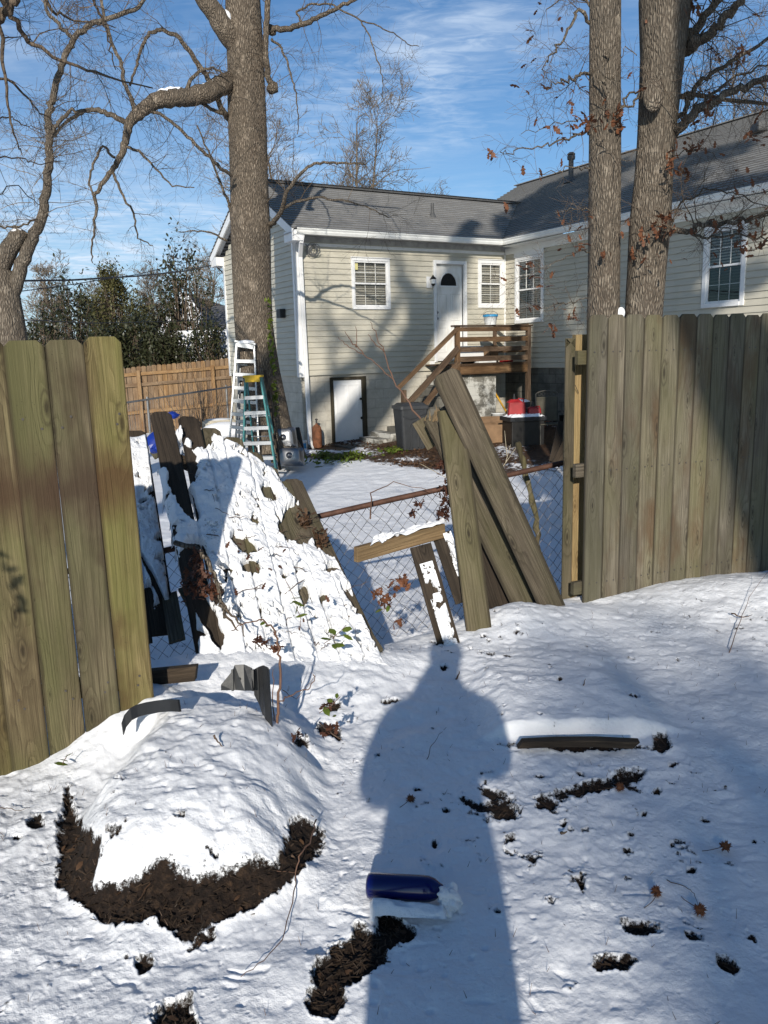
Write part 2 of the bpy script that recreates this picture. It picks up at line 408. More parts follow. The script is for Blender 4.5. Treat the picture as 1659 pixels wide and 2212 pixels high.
hs_ = s.math('ADD', s.math('MULTIPLY', snow_nodes(s, v), s.rng(so_, 0, 1, 1., .35)), s.math('MULTIPLY', s.math('MULTIPLY', ctr, so_), 1.6))
s.bump(hs_, .012, .85); MAT['ground'] = s.m
# siding
s = NT('siding'); v = s.map((1, 1, 1), 'Generated'); vo = s.map((.7, .7, 3.))
n1 = s.noise(vo, 2.2, 4, .6); n2 = s.noise(s.map((2.5, 2.5, .5)), 1.5, 3)
c = s.mix(s.rng(n1, .35, .7), (.495, .465, .385), (.43, .405, .335)); c = s.mix(s.rng(n2, .5, .8, 0, .35), c, (.31, .31, .235))
s.set(c, .5, 0, .35); s.bump(s.noise(s.map((3, 3, 60)), 1, 3), .001, .4); MAT['siding'] = s.m
# roof shingles: uv in metres
s = NT('shingle'); v = s.map((1, 1, 1), 'UV')
bt = s.n('ShaderNodeTexBrick', {'Vector': v, 'Color1': (.2, .2, .2, 1), 'Color2': (.9, .9, .9, 1), 'Mortar': (0, 0, 0, 1), 'Scale': 1., 'Mortar Size': .004, 'Bias': 0., 'Brick Width': .3, 'Row Height': .14}, offset=.37).outputs['Color']
n = s.noise(v, 130, 3, .7); n2 = s.noise(v, 2.0, 4)
c = s.mix(s.rng(bt, 0, 1), (.15, .148, .146), (.36, .352, .338)); c = s.mix(s.rng(n, .3, .7, 0, .5), c, (.36, .355, .34)); c = s.mix(s.rng(n2, .4, .7, 0, .4), c, (.17, .17, .175))
s.set(c, .8, 0, .35); s.bump(s.math('ADD', bt, s.math('MULTIPLY', n, .4)), .006, .8); MAT['shingle'] = s.m
# concrete block, painted / stained
def block(name, base, stain, white=0, br=.55):
    s = NT(name); v = s.map((1, 1, 1), 'UV')
    b = s.n('ShaderNodeTexBrick', {'Vector': v, 'Color1': (.7, .7, .7, 1), 'Color2': (1, 1, 1, 1), 'Mortar': (.15, .15, .15, 1), 'Scale': 1., 'Mortar Size': .012, 'Mortar Smooth': .3, 'Brick Width': .41, 'Row Height': .205}, offset=.5).outputs['Color']
    n = s.noise(v, 3, 5, .65); n2 = s.noise(v, 22, 4, .7)
    c = s.mix(s.rng(n, .4, .65), base, stain); c = s.mix(s.rng(n2, .3, .8, 0, .5), c, tuple(q*.6 for q in base)); c = s.mix(1, c, s.rng(b, 0, 1, br, 1.), 'MULTIPLY')
    if white: c = s.mix(s.rng(s.noise(v, 2.0, 7, .72), .48, .55, 0, white), c, (.50, .49, .45))
    s.set(c, .9, 0, .2); s.bump(s.math('ADD', b, s.math('MULTIPLY', n2, .4)), .008, .8); MAT[name] = s.m
block('block_paint', (.54, .51, .44), (.42, .39, .33), br=.86); block('block_grey', (.20, .19, .165), (.10, .095, .08)); block('block_stucco', (.20, .19, .165), (.13, .12, .10), .9)
# glass with blinds behind
s = NT('window_glass'); s.set((.02, .022, .025), .04, 0, .6); s.b.inputs['Transmission Weight'].default_value = 0
tr = s.n('ShaderNodeBsdfTransparent'); gl = s.n('ShaderNodeBsdfGlossy', {'Roughness': .02}); fr = s.n('ShaderNodeFresnel', {'IOR': 1.5})
mx = s.n('ShaderNodeMixShader', {0: s.rng(fr.outputs[0], 0, 1, .05, 1.), 1: tr.outputs[0], 2: gl.outputs[0]}); s.t.links.new(mx.outputs[0], s.o.inputs[0]); MAT['window_glass'] = s.m
def blind(name, a, b):
    s = NT(name); w = s.n('ShaderNodeTexWave', {'Vector': s.map(), 'Scale': 6.3, 'Distortion': 0.}, wave_type='BANDS', bands_direction='Z').outputs['Fac']
    s.set(s.mix(s.rng(w, .25, .6), a, b), .6, 0, .2); s.bump(w, .01, .6); MAT[name] = s.m
blind('blind', (.10, .10, .09), (.40, .385, .33)); blind('blind_dark', (.010, .011, .012), (.05, .05, .048)); blind('blind_light', (.16, .17, .16), (.46, .47, .44))
# leaves
def leafm(name, a, b, trans=.25, rough=.6):
    s = NT(name); v = s.map(); s.set(s.mix(s.rng(s.noise(v, 11, 3), .3, .7), a, b), rough, 0, .3)
    s.b.inputs['Subsurface Weight'].default_value = 0
    tl = s.n('ShaderNodeBsdfTranslucent', {'Color': (*b, 1)}); mx = s.n('ShaderNodeMixShader', {0: trans, 1: s.b.outputs[0], 2: tl.outputs[0]}); s.t.links.new(mx.outputs[0], s.o.inputs[0]); MAT[name] = s.m
leafm('leaf_brown', (.07, .028, .016), (.23, .095, .045)); leafm('leaf_dead', (.045, .018, .012), (.12, .05, .028))
leafm('leaf_green', (.05, .085, .012), (.16, .20, .03)); leafm('leaf_ever', (.020, .026, .012), (.062, .064, .032), .1, .4); leafm('leaf_olive', (.05, .055, .018), (.13, .115, .045), .1)
leafm('leaf_litter', (.04, .022, .013), (.15, .085, .048)); leafm('chips', (.012, .008, .005), (.055, .035, .021), .05)
# door paint with dirt
s = NT('door_white'); v = s.map(); n = s.noise(s.map((3, 3, 1.2)), 1.5, 4)
s.set(s.mix(s.rng(n, .45, .75, 0, .7), (.72, .71, .68), (.45, .42, .36)), .45, 0, .4); MAT['door_white'] = s.m
# ================================================================== GROUND
HO = np.array([3.0078, 19.4055, 0.]); HX = np.array([math.cos(YAWH), math.sin(YAWH), 0]); HY = np.array([-math.sin(YAWH), math.cos(YAWH), 0])
def HP(a, b, z): return HO + HX*a + HY*b + np.array([0, 0, z])
def zbase(x, y):
    x = np.asarray(x, float); y = np.asarray(y, float)
    s_ = (x+1.05)*-.42 + (y-3.6)*.907 - .12*sstep(x, .2, 1.2)
    z = -.45*sstep(s_, .12, 1.0)
    z = z + .55*np.exp(-((x-3.0)**2+(y-19.4)**2)/(2*3.5**2)) + .10*sstep(y, 20, 30)
    # soil heap in the foreground
    dx = (x+.67)/(.44+.05*vnoise(x*3, y*3)); dy = (y-2.60)/np.where(y < 2.60, .60, .85)
    r = (np.abs(dx)**2.3+np.abs(dy)**2.3)**(1/2.3) + .17*fbm(x, y, 3.2, 3)
    z = z + (.16*sstep(1.05-r, 0, .50) + .07*sstep(1-r, 0, .9))*(1-.35*sstep(x, -.6, -.2)) + .014*fbm(x, y, 6, 3)*sstep(1.1-r, 0, .3)
    z = z + .13*np.exp(-(((x+1.0)/.55)**2+((y-3.80)/.30)**2))*sstep(y, 2.6, 3.2) + .19*np.exp(-(((x+1.12)/.26)**2+((y-3.27)/.32)**2))
    z = z + .06*np.exp(-(((x+.35)/.45)**2+((y-3.80)/.32)**2)) + .022*fbm(x, y, 5, 3, .55, seed=30)*np.exp(-(((x+.3)/1.0)**2+((y-3.5)/.5)**2))
    z = z + .10*np.exp(-(((x-.80)/.42)**2+((y-4.55)/.30)**2)) + .10*np.exp(-(((x-2.4)/.8)**2+((y-5.0)/.4)**2))
    z = z + .055*np.exp(-(((x+.05)/.32)**2+((y-4.02)/.16)**2))
    # shelf held by the half buried board
    edge = 3.06 + .10*np.abs(x-.75)
    z = z + .075*sstep(y, edge, edge+.035)*sstep(x, .35, .55)*sstep(-x, -1.3, -1.0)*(1-sstep(y, 3.5, 4.4))
    z = z + .02*fbm(x, y, .9, 3, seed=3)*sstep(y, -2, 1)
    return z
def ell(u, v, cu, cv, ru, rv, ang=0):
    c, s = math.cos(R(ang)), math.sin(R(ang)); du = u-cu; dv = v-cv
    return 1-np.sqrt(((du*c+dv*s)/ru)**2+((-du*s+dv*c)/rv)**2)
def polysd(u, v, poly):
    P = np.array(poly, float); ins = np.zeros(u.shape, bool); d = np.full(u.shape, 1e9)
    for i in range(len(P)):
        a = P[i]; b = P[(i+1) % len(P)]; e = b-a
        t = np.clip(((u-a[0])*e[0]+(v-a[1])*e[1])/(e@e), 0, 1)
        d = np.minimum(d, np.hypot(u-a[0]-t*e[0], v-a[1]-t*e[1]))
        if a[1] != b[1]:
            c = ((a[1] > v) != (b[1] > v)) & (u < (b[0]-a[0])*(v-a[1])/(b[1]-a[1])+a[0]); ins ^= c
    return np.where(ins, d, -d)
zz7 = lambda L: [(630+.26*a, 1725+.26*b) for a, b in L]
SOILP = [[(130,1760),(122,1910),(190,1960),(250,2005),(330,1975),(400,2030),(500,1980),(600,1925),(698,1825),(690,1800),(625,1790),(597,1860),(530,1865),(430,1900),(350,1855),(265,1910),(200,1905),(215,1810),(175,1780),(150,1705)],
  zz7([(720,970),(900,1000),(1030,1060),(1020,1140),(850,1190),(760,1230),(770,1320),(640,1450),(530,1540),(430,1560),(420,1680),(360,1800),(200,1770),(150,1690),(190,1560),(190,1400),(320,1240),(480,1170),(550,1060),(660,1130),(720,1080)]),
  [(335,2180),(360,2160),(415,2150),(420,2230),(330,2240)]]
q5 = lambda a, b, ra, rb, an=0: (a*.5, 1360+.5*b, ra*.5, rb*.5, an)
q6 = lambda a, b, ra, rb, an=0: (829.5+a*.5, 1360+.5*b, ra*.5, rb*.5, an)
SOILE = [q6(830, 503, 255, 15, 1), q6(495,770,85,42), q6(468,705,50,22,20), q6(697,752,50,32), q6(880,685,150,24,-14), q6(1040,640,75,30), q6(1110,1295,72,38), q6(990,1435,66,30), q6(1335,1335,36,24,20), q6(1480,1450,42,26,20), q6(1200,490,34,36), q6(370,740,34,14,20),
  q5(150,830,32,34), q5(620,1440,34,34), q5(290,740,18,60), q5(1420,440,60,22,30), q5(1300,480,30,24), q5(1290,860,60,40), q6(262,165,16,12), q6(760,212,14,9), q6(20,315,50,9,-8), q5(1440,330,40,18), q6(850,625,26,12,30), q6(675,637,18,9), q6(1330,1040,24,16), q6(1180,700,14,8), q6(268,780,16,10), q6(218,920,14,12,40), q6(150,690,22,9), q6(1245,588,18,8), q5(70,890,18,8), q6(1085,285,26,9), q6(1600,910,10,6)]
def soilmask(x, y, z):
    P = np.stack([x, y, z], -1); q = P-CAM; zc_ = np.maximum(q@_f, .05)
    u = CXU+FU*(q@RT)/zc_; v = CYU+FU*(q@DN)/zc_
    ok = (q@_f > .3) & (y > .5) & (y < 6)
    val = np.full(x.shape, -1.)
    for poly in SOILP: val = np.maximum(val, polysd(u, v, poly)/42)
    for e in SOILE: val = np.maximum(val, ell(u, v, *e)*.55)
    val = val + .42*fbm(x, y, 15, 4, .65, seed=5) + .14*fbm(x, y, 75, 2, seed=6)
    # a few thin spots everywhere near
    thin = fbm(x, y, 13, 4, .6, seed=9) + .25*fbm(x, y, 1.7, 2, seed=10)
    val = np.maximum(val, (thin-.66)*1.2-.05)
    return np.where(ok, np.clip(val+.5, 0, 1), 0), u, v
def litmask(x, y, u, v):
    far = (y > 9)
    val = np.full(x.shape, -1.)
    for e in [(880,968,120,26,3), (700,962,90,10,2), (1000,985,150,24,4), (1120,930,150,38,0), (800,940,80,14,0), (1210,960,120,50,0), (960,1003,170,12,4), (1120,900,80,30,0), (740,985,120,10,0)]:
        val = np.maximum(val, ell(u, v, *e)*.6)
    val = val + .28*fbm(x, y, 2.2, 4, .65, seed=12)
    return np.where(far, np.clip(val+.5, 0, 1), 0)
def snowdetail(x, y):
    d = np.hypot(x, y); near = 1-sstep(d, 7, 11)
    b = fbm(x, y, 6, 3, .5, seed=1)*.014 + near*(fbm(x, y, 20, 3, .5, seed=2)*(.0045+.0035*np.clip(fbm(x, y, 1.1, 2, seed=44)*2, -1, 1)) + fbm(x, y, 60, 2, .5, seed=15)*.0012)
    tr = vnoise(x*26+3*vnoise(x*9, y*9), y*34); b = b - near*np.clip(tr-.74, 0, 1)*.030*sstep(fbm(x, y, .8, 2, seed=45), -.15, .25)
    return b
def zg(x, y): return float(zbase(np.array([x]), np.array([y]))[0])
azd = list(np.radians(np.arange(-34, 34.001, .085))); azc = list(np.radians(np.linspace(34, 326, 60)[1:-1])); az = np.array(azd+azc)
rr = list(np.linspace(.02, 1.35, 20)); r_ = 1.36
while r_ < 900:
    rr.append(r_)
    st = max(.0035, r_*r_/1.7*.0018) if r_ < 4 else r_*r_/1.7*.0018
    if r_ < 6.5: st = min(st, .013)
    elif r_ < 20: st = min(st, .045)
    else: st = .05*(r_/20)**2.2
    r_ += st
rr = np.array(rr); na = len(az); nr = len(rr)
RR, AZ = np.meshgrid(rr, az, indexing='ij'); gx = RR*np.sin(AZ); gy = RR*np.cos(AZ)
gz = zbase(gx, gy)
soil, gu, gv = soilmask(gx, gy, gz)
lit = litmask(gx, gy, gu, gv)
crisp = sstep(soil, .40, .56)
gz2 = gz + snowdetail(gx, gy)*(1-crisp) - .014*crisp + crisp*(.010*fbm(gx, gy, 45, 3, .6, seed=20)+.008*fbm(gx, gy, 14, 2, seed=21))
gz2 = gz2 + .004*np.exp(-((soil-.36)/.10)**2)*(soil > .05)
gz2 = gz2 - .02*sstep(lit, .45, .6)
V = np.stack([gx, gy, gz2], -1).reshape(-1, 3)
ii, jj = np.meshgrid(np.arange(nr-1), np.arange(na), indexing='ij'); jn = (jj+1) % na
Fq = np.stack([ii*na+jj, (ii+1)*na+jj, (ii+1)*na+jn, ii*na+jn], -1).reshape(-1, 4)[:, ::-1]
ground = mk('snow_ground', V, Fq, MAT['ground'], M=Matrix.Identity(4), smooth=True)
ground['kind'] = 'structure'
for nm, arr in (('soil', soil), ('litter', lit)):
    a = ground.data.attributes.new(nm, 'FLOAT', 'POINT'); a.data.foreach_set('value', arr.reshape(-1).astype(np.float32))
def zs(x, y): return zg(x, y)

rnd = random.Random(5)
# ================================================================== LEFT FENCE (greenish, standing)
lf = thing('wooden_fence', 'standing section of greenish weathered dog-ear fence at the left edge', 'fence', (-1.4, 3.0, zg(-1.4, 3.0)))
_a = Py(95, 733, 3.07); p_end = Py(262, 727, 3.20)[:2]; D0 = p_end-_a[:2]; D0 = D0/np.linalg.norm(D0)
LW = .1425
lefttops = [1.70, 1.69, 1.69, 1.70, 1.65, 1.66, 1.65, 1.64, 1.65]
for i in range(9):
    c = p_end - D0*(LW*(i+.5)); tz = lefttops[i]
    lean = .004*(i % 2)
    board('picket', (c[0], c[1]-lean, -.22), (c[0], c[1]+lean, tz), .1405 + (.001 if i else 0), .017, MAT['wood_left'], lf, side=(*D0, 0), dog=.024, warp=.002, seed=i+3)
for zr in (.28, 1.38):
    a = p_end - D0*1.2; b = p_end - D0*.02
    board('rail', (a[0]-.028, a[1]+.034, zr), (b[0]-.028, b[1]+.034, zr), .085, .036, MAT['wood_left'], lf, side=(0, 0, 1))
mb = MB()
for i in range(9):
    c = p_end - D0*(LW*(i+.5))
    for zr in (.26, .30, 1.36, 1.40):
        P = np.array([c[0], c[1], zr]) + np.array([*D0, 0])*rnd.uniform(-.04, .04) + np.array([.47, -.88, 0])*.0095
        MB().tube([P, P+np.array([.47, -.88, 0])*.002], .0048, 8).build('nail_head', MAT['galv'], lf)

# ================================================================== RIGHT FENCE
rf = thing('wooden_fence', 'grey-green dog-ear fence on the right, its far end in tree shade', 'fence', (1.7, 5.08, zg(1.7, 5.08)))
rx_ = lambda u: ray(u, 688)[0]
y0 = 4.88; x0 = rx_(1271)*y0; DR = np.array([.924, .382]); DR /= np.linalg.norm(DR)
bnd = [1271, 1313, 1350, 1391, 1429, 1467, 1505, 1540, 1575, 1610, 1643, 1676, 1708, 1740, 1770, 1800]
def onfence(u):
    r_ = rx_(u)
    # solve (x0+c t) = r (y0 + s t)
    t = (r_*y0-x0)/(DR[0]-r_*DR[1]); return t
ts = [onfence(u) for u in bnd]
topz = [1.80, 1.80, 1.80, 1.797, 1.795, 1.80, 1.80, 1.795, 1.80, 1.79, 1.80, 1.8, 1.79, 1.8, 1.8]
NR = np.array([DR[1], -DR[0]])      # towards the camera
for i in range(len(ts)-1):
    t = (ts[i]+ts[i+1])/2; w = ts[i+1]-ts[i]-.0018
    c = np.array([x0, y0])+DR*t
    board('picket', (c[0], c[1], -.25), (c[0]+.002*rnd.uniform(-1, 1), c[1], topz[i]), w, .017, MAT['wood_right'], rf, side=(*DR, 0), dog=.026, warp=.0015, seed=50+i)
for k, zr in enumerate((.10, .86, 1.55)):
    a = np.array([x0, y0])+DR*(-.055) - NR*.036; b = np.array([x0, y0])+DR*2.1 - NR*.036
    board('rail', (a[0], a[1], zr), (b[0], b[1], zr), .085, .036, MAT['wood_moss'], rf, side=(0, 0, 1))
mb = MB()
for i in range(len(ts)-1):
    for zr in (.13, .85, 1.58):
        for q in (.3, .7):
            c = np.array([x0, y0])+DR*(ts[i]*(1-q)+ts[i+1]*q) + NR*.0095
            MB().tube([(c[0], c[1], zr), (c[0]+NR[0]*.002, c[1]+NR[1]*.002, zr)], .0048, 8).build('nail_head', MAT['galv'], rf)
# end post and picket in the gap
P1 = Py(1228, 1000, 5.02); P2 = Py(1249, 1000, 5.06)
ep = thing('fence_post', 'pale split fence post standing by the end of the right fence', 'post', (P2[0], P2[1], zg(P2[0], P2[1])))
board('post', (P2[0]+.004, P2[1]+.03, -.25), (P2[0]+.002, P2[1]+.03, 1.69), .078, .05, MAT['wood_fresh'], ep, side=(.97, .24, 0), seed=3)
board('picket', (P1[0]-.004, P1[1]-.01, -.25), (P1[0]-.004, P1[1]-.01, 1.665), .064, .018, MAT['wood_moss'], ep, side=(.97, .24, 0), dog=.055, seed=4)
mb = MB()
for zz_, dx in ((1.33, .02), (.80, .01)):
    mb.tube([(P2[0]-.01, P2[1]-.015, zz_), (P2[0]-.02-dx, P2[1]-.05, zz_+.05)], .0022, 6)
mb.build('nail', MAT['galv'], ep)

# ================================================================== CHAIN LINK FENCE
c0 = Pz(690, 1115, .57); c1 = Pz(1210, 1000, .82)
cd = (c1-c0); cdl = np.linalg.norm(cd[:2]); cdh = cd/cdl
cl = thing('chain_link_fence', 'low chain link fence with rusty top rail behind the fallen fence panel', 'fence', (c0[0], c0[1], -.45))
def cpt(s_, dz=0): return c0 + cdh*s_ + np.array([0, 0, dz])
mb = MB(); mb.tube([cpt(s_) + np.array([0, 0, .004*math.sin(s_*3)]) for s_ in np.linspace(-2.3, 3.6, 24)], .019, 12)
mb.build('top_rail', MAT['rail_rust'], cl, smooth=True)
mb = MB(); pw = .082; ph = .094; H_ = .98; nz = int(H_/(ph/2))
for k in range(int(5.9/pw)):
    s0 = -2.3 + k*pw; pts = []
    for j in range(nz+1):
        s_ = s0 + (pw*.5 if j % 2 else -pw*.0) + (.0 if j % 2 else 0); s_ += .006*math.sin(k*1.7+j*.6)
        P = cpt(s_, -.01 - j*ph/2); P = P + np.array([-cdh[1], cdh[0], 0])*(.004 if j % 2 else -.004) + np.array([0, -1, 0])*.02*math.sin(s_*2.2)*(j/nz)
        pts.append(P)
    mb.tube(pts, .0021, 4, cap=False)
    pts2 = [p.copy() for p in pts]
    # the neighbouring wire bends the other way and hooks on
    pts2 = []
    for j in range(nz+1):
        s_ = s0 + (pw*.5 if j % 2 else pw*1.0) + .006*math.sin((k+1)*1.7+j*.6)*(0 if j % 2 else 1) + (.006*math.sin(k*1.7+j*.6) if j % 2 else 0)
        P = cpt(s_, -.01 - j*ph/2); P = P + np.array([-cdh[1], cdh[0], 0])*(-.002) + np.array([0, -1, 0])*.02*math.sin(s_*2.2)*(j/nz)
        pts2.append(P)
    mb.tube(pts2, .0021, 4, cap=False)
mb.build('wire_mesh', MAT['galv'], cl)
mb = MB(); pb = cpt(2.16); mb.tube([(pb[0], pb[1]+.03, -.6), (pb[0], pb[1]+.03, pb[2]+.05)], .022, 12)
mb.tube([cpt(2.02), cpt(2.22)], .026, 12)
mb.build('post', MAT['black_plastic'], cl, smooth=True)

# ================================================================== FALLEN PANEL
def top_on_ray(B, u, v, L):
    w = ray(u, v); o = CAM-np.array(B); a = w@w; b = 2*w@o; c = o@o-L*L
    return CAM + w*(-b+math.sqrt(max(b*b-4*a*c, 0)))/(2*a)
fp = thing('fallen_fence_panel', 'collapsed wooden fence panel lying back on the chain link under patchy snow', 'fence panel', (-.6, 4.2, .1))
NB = 8
Bl = Pz(425, 1392, .17); Br = Pz(842, 1432, .04)
tops = [(345, 890, 1.72), (407, 901, 1.74), (452, 925, 1.74), (500, 945, 1.70), (543, 978, 1.66), (577, 1008, 1.62), (603, 1042, 1.52), (628, 1037, 1.60)]
PB = []; PT = []
for i in range(NB):
    t = (i+.5)/NB; B = Bl*(1-t)+Br*t + np.array([0, 0, -.03+.012*math.sin(i*2.3)])
    T = top_on_ray(B, *tops[i]); PB.append(B); PT.append(T)
PB = np.array(PB); PT = np.array(PT)
def nrm(v): return v/np.linalg.norm(v)
for i in range(NB):
    al = PT[i]-PB[i]; sd = nrm(PB[min(i+1, NB-1)]-PB[max(i-1, 0)] + PT[min(i+1, NB-1)]-PT[max(i-1, 0)])
    board('picket', PB[i]-nrm(al)*.05, PT[i], .132, .016, MAT['wood_grey'] if i not in (0, 1) else MAT['wood_dark'], fp, side=sd, dog=.03, warp=.004, seed=20+i)
for t in (.16, .80):
    a = PB[0]*(1-t)+PT[0]*t; b = PB[-1]*(1-t)+PT[-1]*t; up = nrm(np.cross(PB[-1]-PB[0], PT[3]-PB[3])); up = up*np.sign(up[2])
    board('rail', a-up*.03, b-up*.03, .085, .036, MAT['wood_dark'], fp, side=PT[3]-PB[3])
# left lower pickets, fallen flatter and hidden in part by the standing fence
lowb = [(352, 1372, 293, 931, 1.75), (300, 1392, 250, 938, 1.75), (245, 1400, 205, 945, 1.7)]
LPB = []; LPT = []
for i, (u, v, tu, tv, L) in enumerate(lowb):
    B = Pz(u, v, .16-.02*i); T = top_on_ray(B, tu, tv, L); LPB.append(B); LPT.append(T)
    board('picket', B, T, .14, .016, MAT['wood_dark'], fp, side=(.9, .4, 0), dog=.03, warp=.003, seed=60+i)
# short picket ends poking from under the snow
for (u, v, tu, tv, L, w) in ((383, 1385, 366, 1287, .42, .085), (462, 1378, 402, 1270, .5, .10), (820, 1408, 740, 1290, .55, .05)):
    B = Pz(u, v, .17 if u < 700 else .08); T = top_on_ray(B, tu, tv, L); board('broken_slat', B, T+np.array([0, 0, .01]), w, .018, MAT['wood_grey'], fp, side=(.9, .3, 0), ends=(.02, .03), seed=int(u))
board('rail', Pz(325, 1462, .20), Pz(425, 1452, .22), .07, .04, MAT['wood_dark'], fp, side=(0, 0, 1), ends=(.01, .02))

# snow lying on the panel: a thick lumpy sheet with bare spots
def panel_surf(PBs, PTs, s_, t_):
    n = len(PBs); f = np.clip(s_*n-.5, -.5, n-.5); i0 = np.clip(np.floor(f).astype(int), 0, n-2); fr = (f-i0)[..., None]
    B = PBs[i0]*(1-fr)+PBs[i0+1]*fr; T = PTs[i0]*(1-fr)+PTs[i0+1]*fr
    return B*(1-t_[..., None])+T*t_[..., None]
def snowsheet(name, PBs, PTs, ns, nt_, bare, lab, tmin, tmax, seed, thick=.05):
    S, Tt = np.meshgrid(np.linspace(0, 1, ns), np.linspace(tmin, tmax, nt_), indexing='ij')
    P = panel_surf(PBs, PTs, S, Tt)
    du = np.gradient(P, axis=0); dv = np.gradient(P, axis=1); nn = np.cross(du, dv); nn /= np.linalg.norm(nn, axis=2, keepdims=True); nn *= np.sign(nn[..., 2:3])
    q = P-CAM; u = CXU+FU*(q@RT)/(q@_f); v = CYU+FU*(q@DN)/(q@_f)
    X = S*len(PBs)*.14; Y = Tt*1.7
    h = thick*(.74+.42*fbm(X, Y, 3.5, 3, .5, seed=seed)+.27*fbm(X, Y, 11, 3, .5, seed=seed+1))
    gap = np.abs(((S*len(PBs)) % 1)-.0); gap = np.minimum(gap, 1-gap); h = h - .034*np.exp(-(gap/.05)**2)*(.55+.45*fbm(X, Y, 2.2, 2, seed=seed+2)) + .006
    ed = np.minimum(np.minimum(S, 1-S)/.045, np.minimum((Tt-tmin)+(.2 if tmin < 0 else 0), (tmax-Tt))/.05) - .35*(fbm(X, Y, 9, 2, seed=seed+3)+.2)
    b = np.full(S.shape, -1.)
    for e in bare: b = np.maximum(b, ell(u, v, *e))
    b = b + .35*fbm(X, Y, 10, 4, .6, seed=seed+4); sp_ = fbm(X, Y, 13, 4, .65, seed=seed+5)
    h = h*sstep(ed, -.1, .8) - .10*sstep(b, -.10, .12) - .12*sstep(sp_, .30, .38) - (1-sstep(ed, -.3, .1))*.06
    # little crystals / crumbs
    h = h + .0035*fbm(X, Y, 42, 3, .6, seed=seed+6)
    Q = P + nn*(h[..., None]+.004) + np.array([0, 0, 1])*np.clip(h, 0, 1)[..., None]*.35
    n1, n2 = S.shape; ii, jj = np.meshgrid(np.arange(n1-1), np.arange(n2-1), indexing='ij')
    F = np.stack([ii*n2+jj, (ii+1)*n2+jj, (ii+1)*n2+jj+1, ii*n2+jj+1], -1).reshape(-1, 4)
    hf = h.reshape(-1); keep = (hf[F] > -.03).any(axis=1); F = F[keep]
    o = mk(name, Q.reshape(-1, 3), F, MAT['snow_thin'], smooth=True); tag(o, lab, 'snow', kind='stuff'); return o
bare = [(650, 1140, 44, 52, 35), (690, 1165, 22, 50, -35), (578, 1072, 24, 15, 40), (528, 1188, 34, 17, 25), (420, 1235, 34, 60, 0), (402, 1330, 22, 60, -10), (450, 1340, 20, 65, -25), (470, 1290, 14, 22), (345, 905, 45, 62), (372, 985, 38, 75, -35), (395, 1075, 20, 60, -25), (418, 935, 28, 48, -30), (640, 1060, 20, 45, -30),
        (805, 1375, 14, 60, -32), (760, 1310, 10, 50, -35), (655, 1290, 12, 22), (640, 1245, 10, 8), (612, 1255, 9, 12), (545, 1225, 16, 8), (490, 1240, 18, 8), (540, 1235, 22, 18), (600, 1130, 6, 20, -35), (720, 1240, 18, 12), (700, 1300, 10, 12), (762, 1225, 10, 25, -30), (425, 1380, 30, 14)]
snowsheet('snow_on_panel', PB, PT, 330, 420, bare, 'patchy crusted snow lying over the collapsed fence panel', -.16, .965, 40, .05)
snowsheet('snow_on_panel', np.array(LPB[::-1]), np.array(LPT[::-1]), 200, 300, [(318, 1320, 14, 50), (330, 1260, 7, 60, -25)], 'shaded snow on the low pickets beside the standing left fence', .10, .97, 70, .045)

# ================================================================== LOOSE PLANKS IN THE GAP
def lone(name, lab, cat, p, q, w, t, mat, **k):
    o = board(name, p, q, w, t, MAT[mat], None, **k); return tag(o, lab, cat)
lone('fence_picket', 'broad mossy picket leaning diagonally across the gap, highest of the loose planks', 'plank', Py(1203, 1335, 4.74), Py(960, 803, 4.50), .158, .018, 'wood_moss', side=(1, .1, .35), dog=.03, warp=.004, bevel=.003)
lone('fence_picket', 'grey upright picket leaning in front of the diagonal plank', 'plank', Py(1037, 1385, 4.34), Py(972, 885, 4.60), .148, .018, 'wood_grey', side=(1, .05, 0), warp=.004)
lone('fence_picket', 'picket with a freshly splintered yellow top end, left of the upright plank', 'plank', Py(1140, 1322, 4.86), Py(938, 893, 4.80), .158, .018, 'wood_grey', side=(1, .1, .3), ends=(0, .03))
lone('fence_picket', 'dark grey picket low behind the diagonal plank, foot in the snow', 'plank', Py(1090, 1330, 4.94), Py(1000, 1060, 4.98), .17, .018, 'wood_dark', side=(1, .1, .3))
lone('fence_picket', 'short mossy broken picket behind the splintered plank', 'plank', Py(936, 965, 4.95), Py(903, 908, 4.93), .085, .018, 'wood_moss', side=(1, .1, .5))
# splinters of fresh wood
mb = MB(); T = Py(938, 893, 4.80)
for k in range(16):
    a = T + np.array([rnd.uniform(-.06, .05), -.012+rnd.uniform(-.004, .004), rnd.uniform(-.05, 0)]); mb.tube([a, a+np.array([rnd.uniform(-.01, .015), 0, rnd.uniform(.03, .065)])], [.007, .001], 4)
o = mb.build('splinters', MAT['wood_fresh']); tag(o, 'pale yellow splinters on the broken picket end', 'splinters')
lone('fence_picket', 'short dark picket with a strip of snow, under the horizontal rail', 'plank', Py(972, 1400, 4.22), Py(908, 1178, 4.42), .125, .018, 'wood_dark', side=(1, .1, .1))
lone('fence_picket', 'narrow dark picket propped between the rail and the upright plank', 'plank', Py(1003, 1300, 4.55), Py(952, 1152, 4.66), .11, .018, 'wood_dark', side=(1, .1, .2))
lone('fence_rail', 'orange-brown rail beam with snow on top, lying in front of the chain link', 'beam', Py(768, 1198, 4.30), Py(958, 1145, 4.66), .085, .038, 'wood_rail', side=(0, 0, 1), ends=(.01, 0), warp=0)
